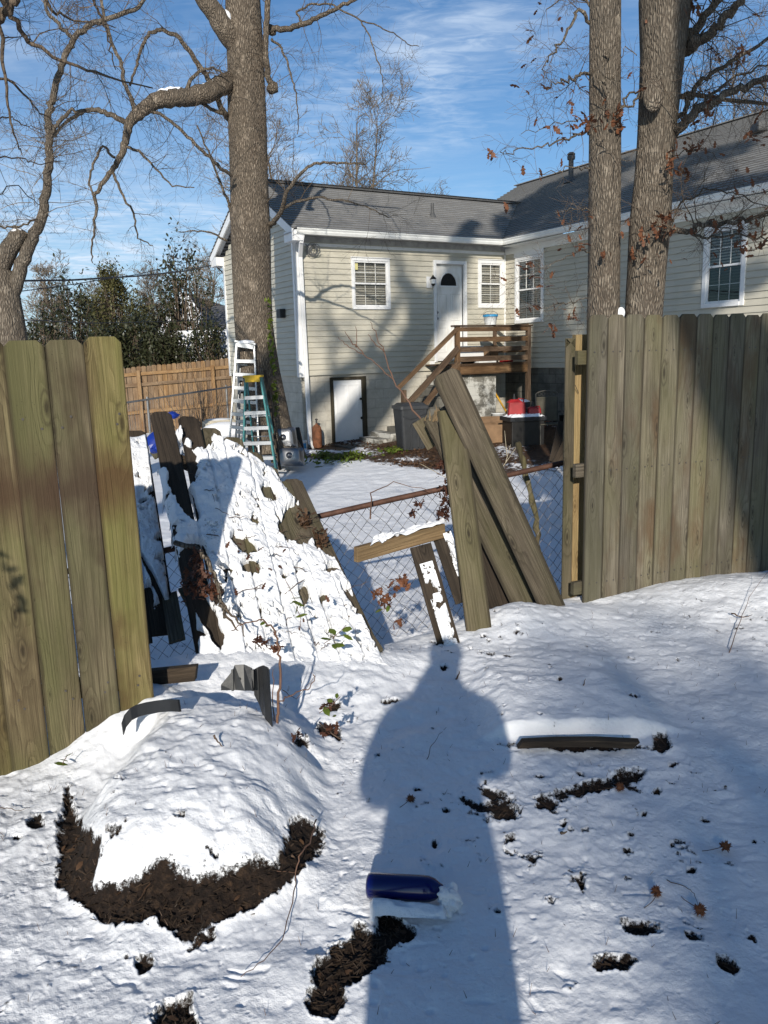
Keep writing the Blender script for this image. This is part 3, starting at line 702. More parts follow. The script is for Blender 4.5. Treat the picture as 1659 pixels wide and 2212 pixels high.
def ridge_snow(name, lab, p, q, w, h, seed, sdir, n=110, m_=18):
    p = np.array(p, float); q = np.array(q, float); sd = nrm(np.array(sdir, float)); t = np.linspace(0, 1, n)[:, None]; a = np.linspace(-1, 1, m_)[None, :]
    X = t*np.linalg.norm(q-p)+a*0; Y = a*w+t*0
    hh = h*np.sqrt(np.clip(1-(a*(1+.25*fbm(X, Y*0+seed, 9, 2)))**2, 0, 1))*(.75+.55*fbm(X, Y, 12, 3, .55, seed=seed))*sstep(np.minimum(t, 1-t)+a*0, 0, .05) - .012*sstep(fbm(X, Y, 12, 3, seed=seed+1), .22, .34)*1.5 - .003
    P = p + (q-p)*t[..., None] + sd*(a*w/2)[..., None] + np.array([0, 0, 1])*hh[..., None] + np.array([0, -.3, 0])*np.clip(hh, 0, 1)[..., None]*0
    P = P.reshape(-1, 3); ii, jj = np.meshgrid(np.arange(n-1), np.arange(m_-1), indexing='ij'); F = np.stack([ii*m_+jj, (ii+1)*m_+jj, (ii+1)*m_+jj+1, ii*m_+jj+1], -1).reshape(-1, 4)
    o = mk(name, P, F, MAT['snow'], smooth=True); tag(o, lab, 'snow', kind='stuff'); return o
a = Py(800, 1178, 4.36); b = Py(965, 1130, 4.68)
ridge_snow('snow_ridge', 'lumpy ridge of snow on top of the orange-brown rail', a+np.array([0, 0, .012]), b+np.array([0, 0, .012]), .09, .045, 5, (0, 1, 0))
def strip_snow(lab, p, q, w, h, seed, out):
    p = np.array(p, float); q = np.array(q, float); n, m_ = 260, 60; t = np.linspace(0, 1, n)[:, None]; a = np.linspace(-1, 1, m_)[None, :]; sd = nrm(np.cross(q-p, np.array(out, float)))
    X = t*np.linalg.norm(q-p)+a*0; Y = a*w/2+t*0
    hh = h*(.5+.9*fbm(X, Y, 16, 4, .6, seed=seed)+.45)*sstep(1-np.abs(a)+.4*fbm(X, Y, 12, 2, seed=seed+1), .0, .45)*sstep(np.minimum(t, 1-t)+a*0, 0, .06) - .03*sstep(fbm(X, Y, 16, 4, .65, seed=seed+2), -.12, .04) - .004
    P = p + (q-p)*t[..., None] + sd*(a*w/2)[..., None] + nrm(np.array(out, float))*(hh+.010)[..., None]
    ii, jj = np.meshgrid(np.arange(n-1), np.arange(m_-1), indexing='ij'); F = np.stack([ii*m_+jj, (ii+1)*m_+jj, (ii+1)*m_+jj+1, ii*m_+jj+1], -1).reshape(-1, 4)
    o = mk('snow_strip', P.reshape(-1, 3), F, MAT['snow_thin'], smooth=True); tag(o, lab, 'snow', kind='stuff')
strip_snow('strip of snow stuck down the short dark picket under the rail', Py(975, 1395, 4.20), Py(920, 1215, 4.38), .075, .018, 11, (0, -1, .5))
strip_snow('strip of snow on the narrow dark picket beside the upright plank', Py(998, 1240, 4.56), Py(965, 1150, 4.64), .05, .015, 12, (0, -1, .5))
# half buried board
b0 = Pz(1122, 1600, .045); b1 = Pz(1372, 1602, .045)
lone('buried_board', 'rotting board edge half buried in the snow, right of the long shadow', 'board', b0+np.array([0, 0, -.006]), b1+np.array([0, 0, -.012]), .030, .04, 'wood_dark', side=(0, 0, 1), ends=(.02, .03), warp=.008)
0 and ridge_snow('snow_lip', 'smooth lip of snow on the half buried board', b0+np.array([-.05, .022, .004]), b1+np.array([.06, .022, .004]), .085, .022, 8, (0, 1, 0))

# ================================================================== BLUE BOTTLE
bc = Pz(875, 1925, .03); ax = nrm(np.array([1, -.155, 0.02])); M = frame(bc-ax*.115+np.array([0, 0, .012]), ax, (0, 0, 1)); A = np.array(M)[:3, :3]; og = np.array(M)[:3, 3]
pf = [(.0, 0), (.024, .0), (.034, .004), (.0375, .012), (.0375, .170), (.036, .188), (.030, .205), (.020, .218), (.014, .228), (.012, .232)]
o = MB().lathe(pf, 40, lambda V: V@A.T+og).build('glass_bottle', MAT['blue_glass'], smooth=True); tag(o, 'cobalt blue glass bottle lying in the shaded snow', 'bottle')
ridge_snow('snow_lip', 'narrow roll of snow along the near side of the blue bottle', bc+np.array([-.105, -.062, -.005]), bc+np.array([.115, -.085, -.005]), .06, .030, 31, (0, 1, 0))
Vn, Fn = ico(bc+ax*.128+np.array([0, -.012, -.008]), 1, 5, (.036, .048, .046)); dn = fbm(Vn[:, 0]+Vn[:, 2]*.7, Vn[:, 1]+Vn[:, 2]*.5, 40, 4, .6); cn = Vn-(bc+ax*.128); Vn = Vn+cn*dn[:, None]*.55
tag(mk('snow_clump', Vn, Fn, MAT['snow'], smooth=True), 'clump of snow covering the neck of the blue bottle', 'snow', kind='stuff')

# ================================================================== BLACK PLASTIC PIECES
def sheetstrip(name, pts, thick, mat, lab, cat):
    """pts: list of (bottom, top) pairs forming a curved upright strip"""
    n = len(pts); V = []; F = []
    c = np.mean([p for pr_ in pts for p in pr_], axis=0)
    for b, t in pts:
        b = np.array(b); t = np.array(t); 
        V += [b, t]
    V = np.array(V); nn = []
    for i in range(n):
        i0, i1 = max(i-1, 0), min(i+1, n-1); d = V[2*i1]-V[2*i0]; u = V[2*i+1]-V[2*i]; k = nrm(np.cross(d, u)); nn += [k, k]
    W_ = V + np.array(nn)*thick; V = np.concatenate([V, W_]); N2 = 2*n
    for i in range(n-1):
        F += [(2*i, 2*i+2, 2*i+3, 2*i+1), (N2+2*i+1, N2+2*i+3, N2+2*i+2, N2+2*i), (2*i+1, 2*i+3, N2+2*i+3, N2+2*i+1), (2*i, N2+2*i, N2+2*i+2, 2*i+2)]
    F += [(0, 1, N2+1, N2), (2*n-2, N2+2*n-2, N2+2*n-1, 2*n-1)]
    o = mk(name, V, F, MAT[mat]); tag(o, lab, cat); return o
bp = thing('plastic_edging', 'black moulded plastic piece standing out of the snow heap behind', 'plastic edging', (-.45, 3.05, .2))
def sub(n_, pts, par):
    o = sheetstrip(n_, pts, .006, 'black_plastic', None, None); 
    Mw = WM[o.name]; o.parent = par; o.matrix_basis = WM[par.name].inverted()@Mw; return o
yb = 3.02
sub('panel', [(Py(478, 1490, 3.0), Py(478, 1478, 3.0)), (Py(503, 1490, 3.0), Py(503, 1448, 3.02)), (Py(510, 1490, 3.0), Py(508, 1436, 3.03)), (Py(530, 1492, 2.99), Py(528, 1435, 3.03)), (Py(547, 1492, 2.97), Py(545, 1443, 3.02))], bp)
sub('panel', [(Py(549, 1500, 3.05), Py(548, 1446, 3.06)), (Py(562, 1520, 3.05), Py(560, 1440, 3.06)), (Py(572, 1550, 3.0), Py(570, 1437, 3.04)), (Py(578, 1578, 2.93), Py(579, 1441, 3.02)), (Py(590, 1582, 2.90), Py(582, 1445, 2.99))], bp)
mb = MB()
for u in (503, 547): mb.beam(Py(u, 1492, 2.99), Py(u-1, 1446, 3.01), .008, .016)
mb.lathe([(.0, 0), (.006, 0), (.006, .006), (0, .006)], 10, lambda V: V[:, [0, 2, 1]]*np.array([1, -1, 1]) + Py(518, 1466, 3.005))
mb.build('rib', MAT['black_plastic'], bp)
pts = []
for k, (u, v) in enumerate([(262, 1562), (268, 1545), (280, 1530), (297, 1522), (320, 1516), (345, 1512), (370, 1510), (388, 1511)]):
    y = 3.0-.02*abs(k-3); pts.append((Py(u+4, v+26, y-.02), Py(u, v, y)))
sheetstrip('edging_strip', pts, .012, 'black_plastic', 'curved black plastic rim at the foot of the left fence', 'plastic rim')

# ================================================================== GUM BALLS, TWIGS, VINES, SPRIGS
GB = [(887, 1725, .018), (1418, 1925, .018), (1512, 1965, .02), (1568, 1828, .02), (1339, 1700, .018)]
GL = ['spiky brown seed ball in the shadow of the photographer', 'spiky brown seed ball with a curved stalk, left of two close together', 'spiky brown seed ball, nearest of the four on the right', 'spiky brown seed ball sunk in a snow pit near the right edge', 'spiky brown seed ball beside the long strip of bare soil']
for (u, v, r_), lb in zip(GB, GL):
    P = Pz(u, v, .01); P = Pz(u, v, zg(P[0], P[1])+.014)
    t = thing('seed_ball', lb, 'seed ball', P, 'spiky seed balls on the snow')
    mb = MB(); mb.add(*ico(P, r_*.62, 2))
    for k in range(70):
        d = nrm(np.array([rnd.gauss(0, 1) for _ in range(3)])); mb.tube([P+d*r_*.5, P+d*r_*(1.0+rnd.uniform(-.1, .15))], [r_*.13, .0003], 4, cap=False)
    mb.build('ball', MAT['gum'], t)
    mb = MB(); a = rnd.uniform(2.5, 4.5) if u != 1512 else 1.9; d = np.array([math.cos(a), math.sin(a), 0])
    pts = [P+d*s_*.01*6 + np.array([0, 0, .006*math.sin(s_*3)-.006*s_])+np.array([-d[1], d[0], 0])*.012*math.sin(s_*2.4) for s_ in np.linspace(.15, 1.3, 7)]
    mb.tube(pts, .0012, 5); mb.build('stalk', MAT['stick'], t)
def wig(pts, n=4, j=.004, rs=rnd):
    P = np.array(pts, float); out = [P[0]]
    for i in range(len(P)-1):
        for k in range(1, n+1):
            t = k/n; q = P[i]*(1-t)+P[i+1]*t
            if k < n: q = q + np.array([rs.gauss(0, 1) for _ in range(3)])*j
            out.append(q)
    return np.array(out)
def onsnow(u, v, dz=.004):
    P = Pz(u, v, 0.0)
    for _ in range(4): P = Pz(u, v, zg(P[0], P[1])+dz)
    return P
def snowstick(name, uv, rad, lab, cat, mat='stick', lift=None, taper=True):
    P = [onsnow(u, v, .006+(lift[i] if lift else 0)) for i, (u, v) in enumerate(uv)]
    W_ = wig(P, 4, .002); r = np.linspace(rad, rad*.35 if taper else rad, len(W_))
    o = MB().tube(W_, r, 6).build(name, MAT[mat], smooth=True); return tag(o, lab, cat)
snowstick('twig', [(462, 1588), (468, 1598), (480, 1612)], .005, 'short dark twig on top of the snowy heap', 'twig', lift=[.03, .01, 0])
snowstick('twig', [(1212, 1800), (1225, 1796)], .006, 'small pale twig left of the seed balls', 'twig', mat='bark_twig', lift=[.01, .02])
snowstick('twig', [(922, 1640), (932, 1610), (956, 1580)], .0018, 'thin curved stem in the shadow of the shoulders', 'twig', lift=[0, .03, .02])
snowstick('twig', [(985, 1468), (992, 1450)], .006, 'stubby twig beside the shadow of the head', 'twig', lift=[0, .02])
snowstick('twig', [(0, 1745), (20, 1746), (40, 1750), (65, 1745)], .002, 'thin forked twig at the left edge below the fence', 'twig', lift=[.02, .01, .01, .02])
snowstick('twig', [(1575, 1410), (1600, 1340), (1618, 1290), (1659, 1235)], .0025, 'tall thin stem standing in the snow at the right edge', 'stem', mat='vine', lift=[0, .02, .05, .10])
snowstick('twig', [(1580, 1325), (1605, 1333), (1625, 1328)], .005, 'short dark stick crossing the tall stem at the right', 'twig', lift=[.02, .02, .02])
snowstick('twig', [(1260, 1480), (1265, 1466)], .003, 'tiny upright stub in the snow above the buried board', 'twig', lift=[0, .02])
snowstick('twig', [(1440, 1900), (1480, 1915), (1500, 1930), (1510, 1960)], .0016, 'thin curved stalk beside the nearest seed ball', 'twig', lift=[.0, .0, .01, .01])
snowstick('vine', [(683, 1770), (672, 1810), (645, 1850), (638, 1895), (632, 1950), (610, 2030), (570, 2075), (520, 2110)], .0028, 'long bare vine trailing down from the heap', 'vine', mat='vine', lift=[.03, .04, .03, .02, .02, .02, .02, .01])
snowstick('vine', [(475, 1795), (505, 1800), (540, 1850), (590, 1880), (640, 1885)], .002, 'thin vine lying over the front of the heap', 'vine', mat='vine', lift=[.01, .03, .04, .04, .02])
snowstick('stalks', [(350, 1855), (330, 1900), (298, 1945)], .004, 'dry straw stalks in the bare soil of the heap', 'stalks', mat='leaf_litter', lift=[.03, .04, .02])
# upright red vine
vp = [Py(597, 1575, 2.98), Py(601, 1530, 2.98), Py(606, 1470, 3.0), Py(606, 1420, 3.05), Py(600, 1380, 3.1), Py(585, 1350, 3.15), Py(560, 1338, 3.2), Py(530, 1345, 3.25), Py(500, 1362, 3.3)]
tv = thing('vine', 'reddish vine stem arching up beside the black plastic piece', 'vine', vp[0]); W_ = wig(vp, 4, .004)
MB().tube(W_, np.linspace(.0065, .002, len(W_)), 7).build('stem', MAT['vine'], tv, smooth=True)
W_ = wig([vp[1]+np.array([0, 0, .02]), Py(615, 1505, 2.95), Py(640, 1495, 2.9), Py(665, 1490, 2.88), Py(680, 1470, 2.88), Py(676, 1458, 2.88)], 3, .004); MB().tube(W_, np.linspace(.003, .0015, len(W_)), 6).build('shoot', MAT['vine'], tv)
W_ = wig([vp[0], Py(590, 1530, 2.97), Py(592, 1470, 2.97), Py(590, 1445, 2.97)], 3, .003); MB().tube(W_, np.linspace(.003, .0012, len(W_)), 6).build('shoot', MAT['vine'], tv)
# stick lying on the panel
sp = thing('fallen_branch', 'crooked dead branch lying down the snowy panel', 'branch', Py(430, 1230, 4.0))
bpz = [(378, 1172, 4.05), (420, 1180, 4.0), (447, 1205, 3.95), (465, 1250, 3.88), (478, 1300, 3.8), (485, 1335, 3.74)]
W_ = wig([Py(*p) for p in bpz], 4, .005); MB().tube(W_, np.linspace(.014, .008, len(W_)), 8).build('limb', MAT['bark_oak'], sp, smooth=True)
for L_ in ([(478, 1300, 3.8), (500, 1330, 3.72), (525, 1350, 3.66), (528, 1375, 3.62)], [(483, 1325, 3.76), (505, 1350, 3.7), (515, 1362, 3.68)], [(465, 1250, 3.88), (480, 1262, 3.85)]):
    W_ = wig([Py(*p) for p in L_], 3, .005); MB().tube(W_, np.linspace(.007, .0025, len(W_)), 6).build('twig', MAT['bark_twig'], sp)
# leaves
def leafquads(C, size, n_, rs, flat=0, lobed=True, curl=.3):
    V = []; F = []; k = 0
    for c in C:
        c = np.array(c); s_ = size*rs.uniform(.7, 1.25); d = nrm(np.array([rs.gauss(0, 1), rs.gauss(0, 1), rs.gauss(0, 1)*(1-flat)])); e = nrm(np.cross(d, [rs.gauss(0, .4), rs.gauss(0, .4), 1]))
        nn_ = np.cross(d, e)
        if lobed: sh = [(0, 0), (.25, .16), (.35, .08), (.5, .30), (.62, .14), (.8, .24), (1, 0), (.8, -.24), (.62, -.14), (.5, -.30), (.35, -.08), (.25, -.16)]
        else: sh = [(0, 0), (.3, .22), (.65, .22), (1, 0), (.65, -.22), (.3, -.22)]
        for (a, b) in sh: V.append(c + d*(a-.5)*s_ + e*b*s_ + nn_*s_*curl*(a*a + b*b*2))
        m_ = len(sh)
        if lobed:
            F += [(k, k+1, k+11), (k+1, k+2, k+10, k+11), (k+2, k+3, k+9, k+10), (k+3, k+4, k+8, k+9), (k+4, k+5, k+7, k+8), (k+5, k+6, k+7)]
        else: F += [(k, k+1, k+5), (k+1, k+2, k+4, k+5), (k+2, k+3, k+4)]
        k += m_
    return V, F
def cluster(name, lab, cat, blobs, n_, size, mat, seed, **k):
    rs = random.Random(seed); C = []
    for _ in range(n_):
        u, v, y, ru, rv = rs.choice(blobs); P = Py(u+rs.gauss(0, .5)*ru, v+rs.gauss(0, .5)*rv, y+rs.gauss(0, .02)); C.append(P)
    V, F = leafquads(C, size, 0, rs, **k); o = mk(name, V, F, MAT[mat]); return tag(o, lab, cat)
cluster('leaf_litter', 'clump of dead brown leaves caught on the snowy panel beside the branch', 'leaves', [(425, 1215, 3.98, 18, 30), (435, 1250, 3.9, 26, 28), (412, 1265, 3.88, 18, 28), (455, 1275, 3.86, 24, 14)], 150, .045, 'leaf_dead', 1)
cluster('leaf_litter', 'dry curled leaves on the bare boards near the panel top right', 'leaves', [(660, 1125, 4.75, 18, 22), (690, 1165, 4.6, 16, 24)], 130, .04, 'leaf_litter', 2)
cluster('leaf_litter', 'dead leaves hanging in the chain link left of the upright plank', 'leaves', [(963, 1080, 4.75, 12, 45), (960, 1010, 4.8, 12, 20), (955, 1110, 4.7, 15, 15)], 110, .05, 'leaf_dead', 3)
cluster('leaf_litter', 'withered brown leaves on a stem in front of the chain link', 'leaves', [(850, 1270, 4.25, 22, 22), (815, 1280, 4.25, 16, 12), (830, 1300, 4.25, 16, 12), (870, 1255, 4.25, 10, 20), (862, 1345, 4.2, 14, 16)], 75, .045, 'leaf_brown', 4)
cluster('leaf_litter', 'small dark leaves clinging to the wire below the rusty rail', 'leaves', [(905, 1085, 4.9, 12, 10), (895, 1107, 4.9, 12, 8)], 22, .045, 'leaf_dead', 6)
def sprig(lab, stem, leaves, size, seed):
    rs = random.Random(seed); t = thing('sprig', lab, 'sprig', Py(*stem[0])); MB().tube(wig([Py(*p) for p in stem], 3, .002), .0016, 5).build('stem', MAT['vine'], t)
    V, F = leafquads([Py(*p) for p in leaves], size, 0, rs, flat=.5, lobed=False, curl=.15); mk('leaves', V, F, MAT['leaf_green'], t)
sprig('green-leaved sprig poking from the snow in the middle of the panel', [(612, 1240, 3.9), (630, 1280, 3.82), (648, 1330, 3.74), (650, 1355, 3.7)], [(615, 1245, 3.88), (624, 1268, 3.82), (634, 1290, 3.8), (645, 1302, 3.78), (640, 1315, 3.76), (650, 1328, 3.74), (632, 1300, 3.78), (644, 1290, 3.78)], .06, 5)
sprig('sprig of oval green leaves low on the panel near the ground', [(700, 1390, 3.62), (722, 1375, 3.62), (748, 1350, 3.63)], [(718, 1362, 3.62), (732, 1372, 3.62), (748, 1358, 3.62), (738, 1388, 3.6), (722, 1395, 3.6), (710, 1398, 3.6), (752, 1375, 3.6), (730, 1392, 3.6), (705, 1378, 3.6)], .065, 6)
sprig('green sprig beside the arching vine', [(565, 1340, 3.7), (580, 1352, 3.68)], [(568, 1345, 3.68), (578, 1350, 3.68), (588, 1360, 3.66)], .05, 7)
sprig('single ivy leaf in the snow near the right fence', [(1510, 1448, 4.15), (1512, 1440, 4.15)], [(1506, 1440, 4.15), (1518, 1441, 4.15), (1512, 1437, 4.15)], .06, 8)
sprig('weed sprig with dark leaves right of the heap', [(690, 1540, 2.92), (715, 1525, 2.9), (735, 1505, 2.9)], [(712, 1512, 2.92), (728, 1502, 2.92), (735, 1530, 2.9), (705, 1535, 2.9), (722, 1545, 2.88)], .045, 9)
sprig('small green leaves in the snow at the foot of the left fence', [(135, 1652, 2.85), (145, 1630, 2.85)], [(138, 1640, 2.85), (147, 1630, 2.85), (132, 1648, 2.85)], .045, 10)
sprig('yellow-green leaf pair at the lower edge of the chain link', [(815, 1320, 4.2), (835, 1315, 4.2)], [(818, 1318, 4.2), (838, 1314, 4.2)], .05, 11)
cluster('debris', 'dark leaf and twig debris in the snow at the foot of the panel', 'debris', [(575, 1392, 3.62, 16, 12), (560, 1378, 3.66, 12, 8), (598, 1400, 3.58, 10, 6)], 34, .04, 'leaf_dead', 31)
cluster('debris', 'brown weed debris right of the heap, beside the long shadow', 'debris', [(710, 1520, 2.93, 16, 20), (718, 1570, 2.86, 14, 8), (640, 1590, 2.85, 12, 8), (700, 1585, 2.85, 12, 5)], 40, .035, 'leaf_dead', 32)
snowstick('vine', [(540, 1375), (560, 1388), (585, 1402), (610, 1410)], .005, 'dark root-like vine at the foot of the panel', 'vine', mat='stick', lift=[.03, .04, .03, .01])
snowstick('vine', [(690, 1560), (705, 1575), (725, 1590), (740, 1600)], .004, 'dark stem curling in the snow right of the heap', 'vine', mat='stick', lift=[.0, .03, .03, .0])
snowstick('vine', [(610, 1490), (640, 1510), (680, 1460), (672, 1452)], .002, 'thin curled tendril right of the arching vine', 'vine', mat='vine', lift=[.02, .03, .03, .04])
rs = random.Random(71); mb = MB()
for k in range(46):
    s_ = rs.uniform(.12, .95); t_ = rs.uniform(.02, .7); n0 = panel_surf(PB, PT, np.array([[s_]]), np.array([[t_]]))[0, 0]; up_ = np.array([-.1, -.35, .93]); d = np.array([rs.gauss(0, 1), rs.gauss(0, .6), rs.gauss(0, .5)]); d = nrm(d-up_*(d@up_)); L_ = rs.uniform(.03, .16); p0 = n0+up_*.055
    mb.tube(wig([p0, p0+d*L_*.5+up_*rs.uniform(0, .015), p0+d*L_], 3, .004, rs), [rs.uniform(.0012, .003)]*6+[.0007], 4, cap=False)
tag(mb.build('twig_debris', MAT['stick']), 'thin dark twigs strewn over the snowy fallen panel', 'twigs', kind='stuff')
cluster('leaf_litter', 'scattered small brown leaf bits on the snowy panel', 'leaves', [(560, 1250, 3.95, 60, 60), (620, 1340, 3.78, 60, 30), (700, 1290, 3.9, 30, 50), (520, 1180, 4.1, 30, 30)], 26, .035, 'leaf_dead', 77)
# debris crumbs in the soil: chips and fibres, nobody could count them
rs = random.Random(12); mb = MB(); idx = np.where((soil.reshape(-1) > .62) & (V[:, 1] < 5))[0] if False else np.where(soil.reshape(-1) > .62)[0]
G = np.stack([gx, gy, gz2], -1).reshape(-1, 3)
idx = idx[(G[idx, 1] < 4.5)]
for k in range(1100):
    p = G[idx[rs.randrange(len(idx))]]; a = rs.uniform(0, 6.28); d = np.array([math.cos(a), math.sin(a), rs.uniform(-.2, .5)]); l = rs.uniform(.006, .03)
    mb.tube([p, p+d*l+np.array([0, 0, .003])], rs.uniform(.0006, .0022), 4, cap=False)
o = mb.build('mulch', MAT['chips']); tag(o, 'brown wood chips and root fibres in the bare soil', 'mulch', kind='stuff')
C = []
for k in range(60):
    p = G[idx[rs.randrange(len(idx))]]; C.append(p+np.array([rs.gauss(0, .01), rs.gauss(0, .01), .006]))
V, F = leafquads(C, .032, 0, rs, flat=.8, lobed=False, curl=.4); tag(mk('leaf_bits', V, F, MAT['leaf_litter']), 'crumbled brown leaf bits lying on the bare soil', 'leaves', kind='stuff')
# grass tips through snow and small dark specks near
mb = MB()
for k in range(420):
    a = rs.uniform(-.5, .5); r_ = rs.uniform(1.7, 6); x, y = r_*math.sin(a), r_*math.cos(a); z = zg(x, y)
    mb.tube([(x, y, z), (x+rs.uniform(-.012, .012), y+rs.uniform(-.01, .01), z+rs.uniform(.008, .028))], [.0011, .0005], 3, cap=False)
o = mb.build('grass', MAT['stick']); tag(o, 'thin dead grass tips sticking through the snow', 'grass', kind='stuff')
# branch stub behind the gap
kb = thing('sapling_stub', 'knobbly cut sapling standing behind the chain link, right of the planks', 'sapling', Py(1160, 1190, 5.9)); 
W_ = wig([Py(1168, 1290, 5.75), Py(1162, 1190, 5.75), Py(1160, 1120, 5.75), Py(1140, 1040, 5.75), Py(1128, 990, 5.75), Py(1118, 955, 5.75)], 4, .006)
MB().tube(W_, [.021+.005*math.sin(i*2.1) for i in range(len(W_))], 10).build('stem', MAT['wood_moss'], kb, smooth=True)
# ================================================================== HOUSE
def wallT(kind):
    # maps (s, out, z) to world: s along wall, out = distance in front of it
    if kind == 'F': return lambda V: HO + np.outer(V[:, 0], HX) - np.outer(V[:, 1], HY) + np.outer(V[:, 2], [0, 0, 1])      # s = a
    if kind == 'R': return lambda V: HO + np.outer(-V[:, 0], HY) - np.outer(V[:, 1], HX) + np.outer(V[:, 2], [0, 0, 1])     # s = -b (to the right)
    if kind == 'G': return lambda V: HO + np.outer(V[:, 0], HY) + np.outer(np.full(len(V), -5.39), HX) - np.outer(V[:, 1], HX) + np.outer(V[:, 2], [0, 0, 1])
TF, TR, TG = wallT('F'), wallT('R'), wallT('G')
house = thing('house', 'beige vinyl-sided house with grey shingle roofs and a raised back door', 'house', HO)
CO = .1136
def siding(name, T, s0, s1, zlo, zhi, holes, clip=None):
    mb = MB(); z = zlo
    Z0 = 1.21
    while z < zhi-1e-4:
        zt = min(z+CO, zhi)
        cuts = sorted({z, zt, *[h[2] for h in holes if z < h[2] < zt], *[h[3] for h in holes if z < h[3] < zt]})
        for za, zb in zip(cuts[:-1], cuts[1:]):
            segs = [(s0, s1)]; zm = (za+zb)/2
            if clip: a_, b_ = clip(zm); segs = [(max(s0, a_), min(s1, b_))] if b_ > a_ else []
            for h in holes:
                if h[2] < zm < h[3]:
                    ns = []
                    for a_, b_ in segs:
                        if h[1] <= a_ or h[0] >= b_: ns.append((a_, b_)); continue
                        if h[0] > a_: ns.append((a_, h[0]))
                        if h[1] < b_: ns.append((h[1], b_))
                    segs = ns
            fo = lambda q: .020*(1-(q-z)/CO)+.004
            if za == z: za = min(z+.0075, zb-.001); rec = True
            else: rec = False
            oa = fo(za); ob = fo(zb)
            for a_, b_ in segs:
                V = np.array([(a_, oa, za), (b_, oa, za), (b_, ob, zb), (a_, ob, zb)]); F = [(0, 1, 2, 3)]
                if rec: V = np.concatenate([V, [(a_, -.004, za+.001), (b_, -.004, za+.001), (a_, -.004, z-.004), (b_, -.004, z-.004)]]); F += [(4, 5, 1, 0), (6, 7, 5, 4)]
                mb.add(T(V), F)
        z = zt
    return mb.build(name, MAT['siding'], house)
def Tbox(mb, T, s0, s1, o0, o1, z0, z1): mb.box((s0, o0, z0), (s1, o1, z1), T)
# openings: (s0, s1, z0, z1)
W1 = (-4.06, -3.24, 2.62, 3.55); W2 = (-.74, -.13, 2.68, 3.60); DOOR = (-1.98, -1.22, 1.47, 3.55)
HB = -.5
siding('wall', TF, -5.33, 0, 1.21, 3.88, [W1, W2, DOOR])
RW1 = (.46, 1.28, 2.30, 3.62); RW2 = (5.60, 6.30, 2.33, 3.55)
siding('wall', TR, 0.0, 19, 1.21, 3.86, [RW1, RW2])
SL = .533
siding('wall', TG, .0, 4.15, 1.21, 5.5, [], clip=lambda z: (max(0, (z-4.0)/SL) if z > 4 else 0, 4.15-(max(0, (z-4.0)/SL) if z > 4 else 0)))
# foundation with UVs
def uvquad(name, T, s0, s1, z0, z1, mat, out=-.03, parent=house):
    V = T(np.array([(s0, out, z0), (s1, out, z0), (s1, out, z1), (s0, out, z1)])); o = mk(name, V, [(0, 1, 2, 3)], MAT[mat], parent)
    uvl = o.data.uv_layers.new(name='UVMap'); 
    for i, c in enumerate([(s0, z0), (s1, z0), (s1, z1), (s0, z1)]): uvl.data[i].uv = (c[0]+20, c[1]+10)
    return o
uvquad('foundation', TF, -5.36, -4.70, HB, 1.21, 'block_paint'); uvquad('foundation', TF, -3.86, 0.03, HB, 1.21, 'block_paint'); uvquad('foundation', TF, -4.70, -3.86, 1.16, 1.21, 'block_paint')
uvquad('foundation', TR, -.03, 19, HB, 1.21, 'block_grey'); uvquad('foundation', TG, .03, 4.15, HB-.2, 1.21, 'block_paint')
# trims
mb = MB()
Tbox(mb, TF, -5.39, -5.31, -.0, .035, 1.19, 3.98); mb.build('corner_trim', MAT['trim'], house)
for q in ((.0, .07, 4.0), (4.10, 4.18, 4.0)): mb = MB(); Tbox(mb, TG, q[0], q[1], .0, .035, 1.19, q[2]); mb.build('corner_trim', MAT['trim'], house)
mb = MB(); Tbox(mb, TF, -.045, 0.0, .0, .03, 1.21, 3.86); mb.build('corner_trim', MAT['trim'], house)
mb = MB(); Tbox(mb, TF, -5.31, -.05, .0, .03, 3.80, 3.86); mb.build('frieze', MAT['trim'], house)
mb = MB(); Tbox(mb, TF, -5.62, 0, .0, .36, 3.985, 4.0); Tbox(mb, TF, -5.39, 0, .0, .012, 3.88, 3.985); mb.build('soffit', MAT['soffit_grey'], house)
mb = MB(); Tbox(mb, TR, .36, 19, .0, .36, 3.93, 3.945); mb.build('soffit', MAT['gutter'], house)
mb = MB(); Tbox(mb, TR, .05, 19, .0, .05, 3.80, 3.93); mb.build('frieze', MAT['gutter'], house)
# gutters (K profile)
def gutter(T, s0, s1, z):
    mb = MB(); pr_ = [(.36, z-.10), (.44, z-.10), (.462, z-.055), (.462, z-.03), (.48, z-.005), (.48, z+.012), (.47, z+.012), (.47, z-.02), (.36, z-.02)]
    n = len(pr_); V = [(s0, a, b) for a, b in pr_]+[(s1, a, b) for a, b in pr_]; F = [(i, (i+1) % n, n+(i+1) % n, n+i) for i in range(n)] + [tuple(range(n-1, -1, -1)), tuple(range(n, 2*n))]
    mb.add(T(np.array(V)), F); return mb.build('gutter', MAT['gutter'], house)
gutter(TF, -5.52, -.30, 4.06); gutter(TR, .30, 19, 4.06)
# downspout
mb = MB()
ds = lambda s_, o_, z_: TF(np.array([(s_, o_, z_)]))[0]
mb.beam(ds(-5.38, .40, 3.97), ds(-5.40, .36, 3.80), .08, .06, HX); mb.beam(ds(-5.40, .37, 3.84), ds(-5.30, .075, 3.58), .08, .06, HX); mb.beam(ds(-5.30, .075, 3.62), ds(-5.27, .075, -.2), .08, .06, HX); mb.beam(ds(-5.27, .075, -.15), ds(-5.24, .22, -.27), .08, .06, HX)
mb.build('downspout', MAT['trim'], house, bevel=.008)
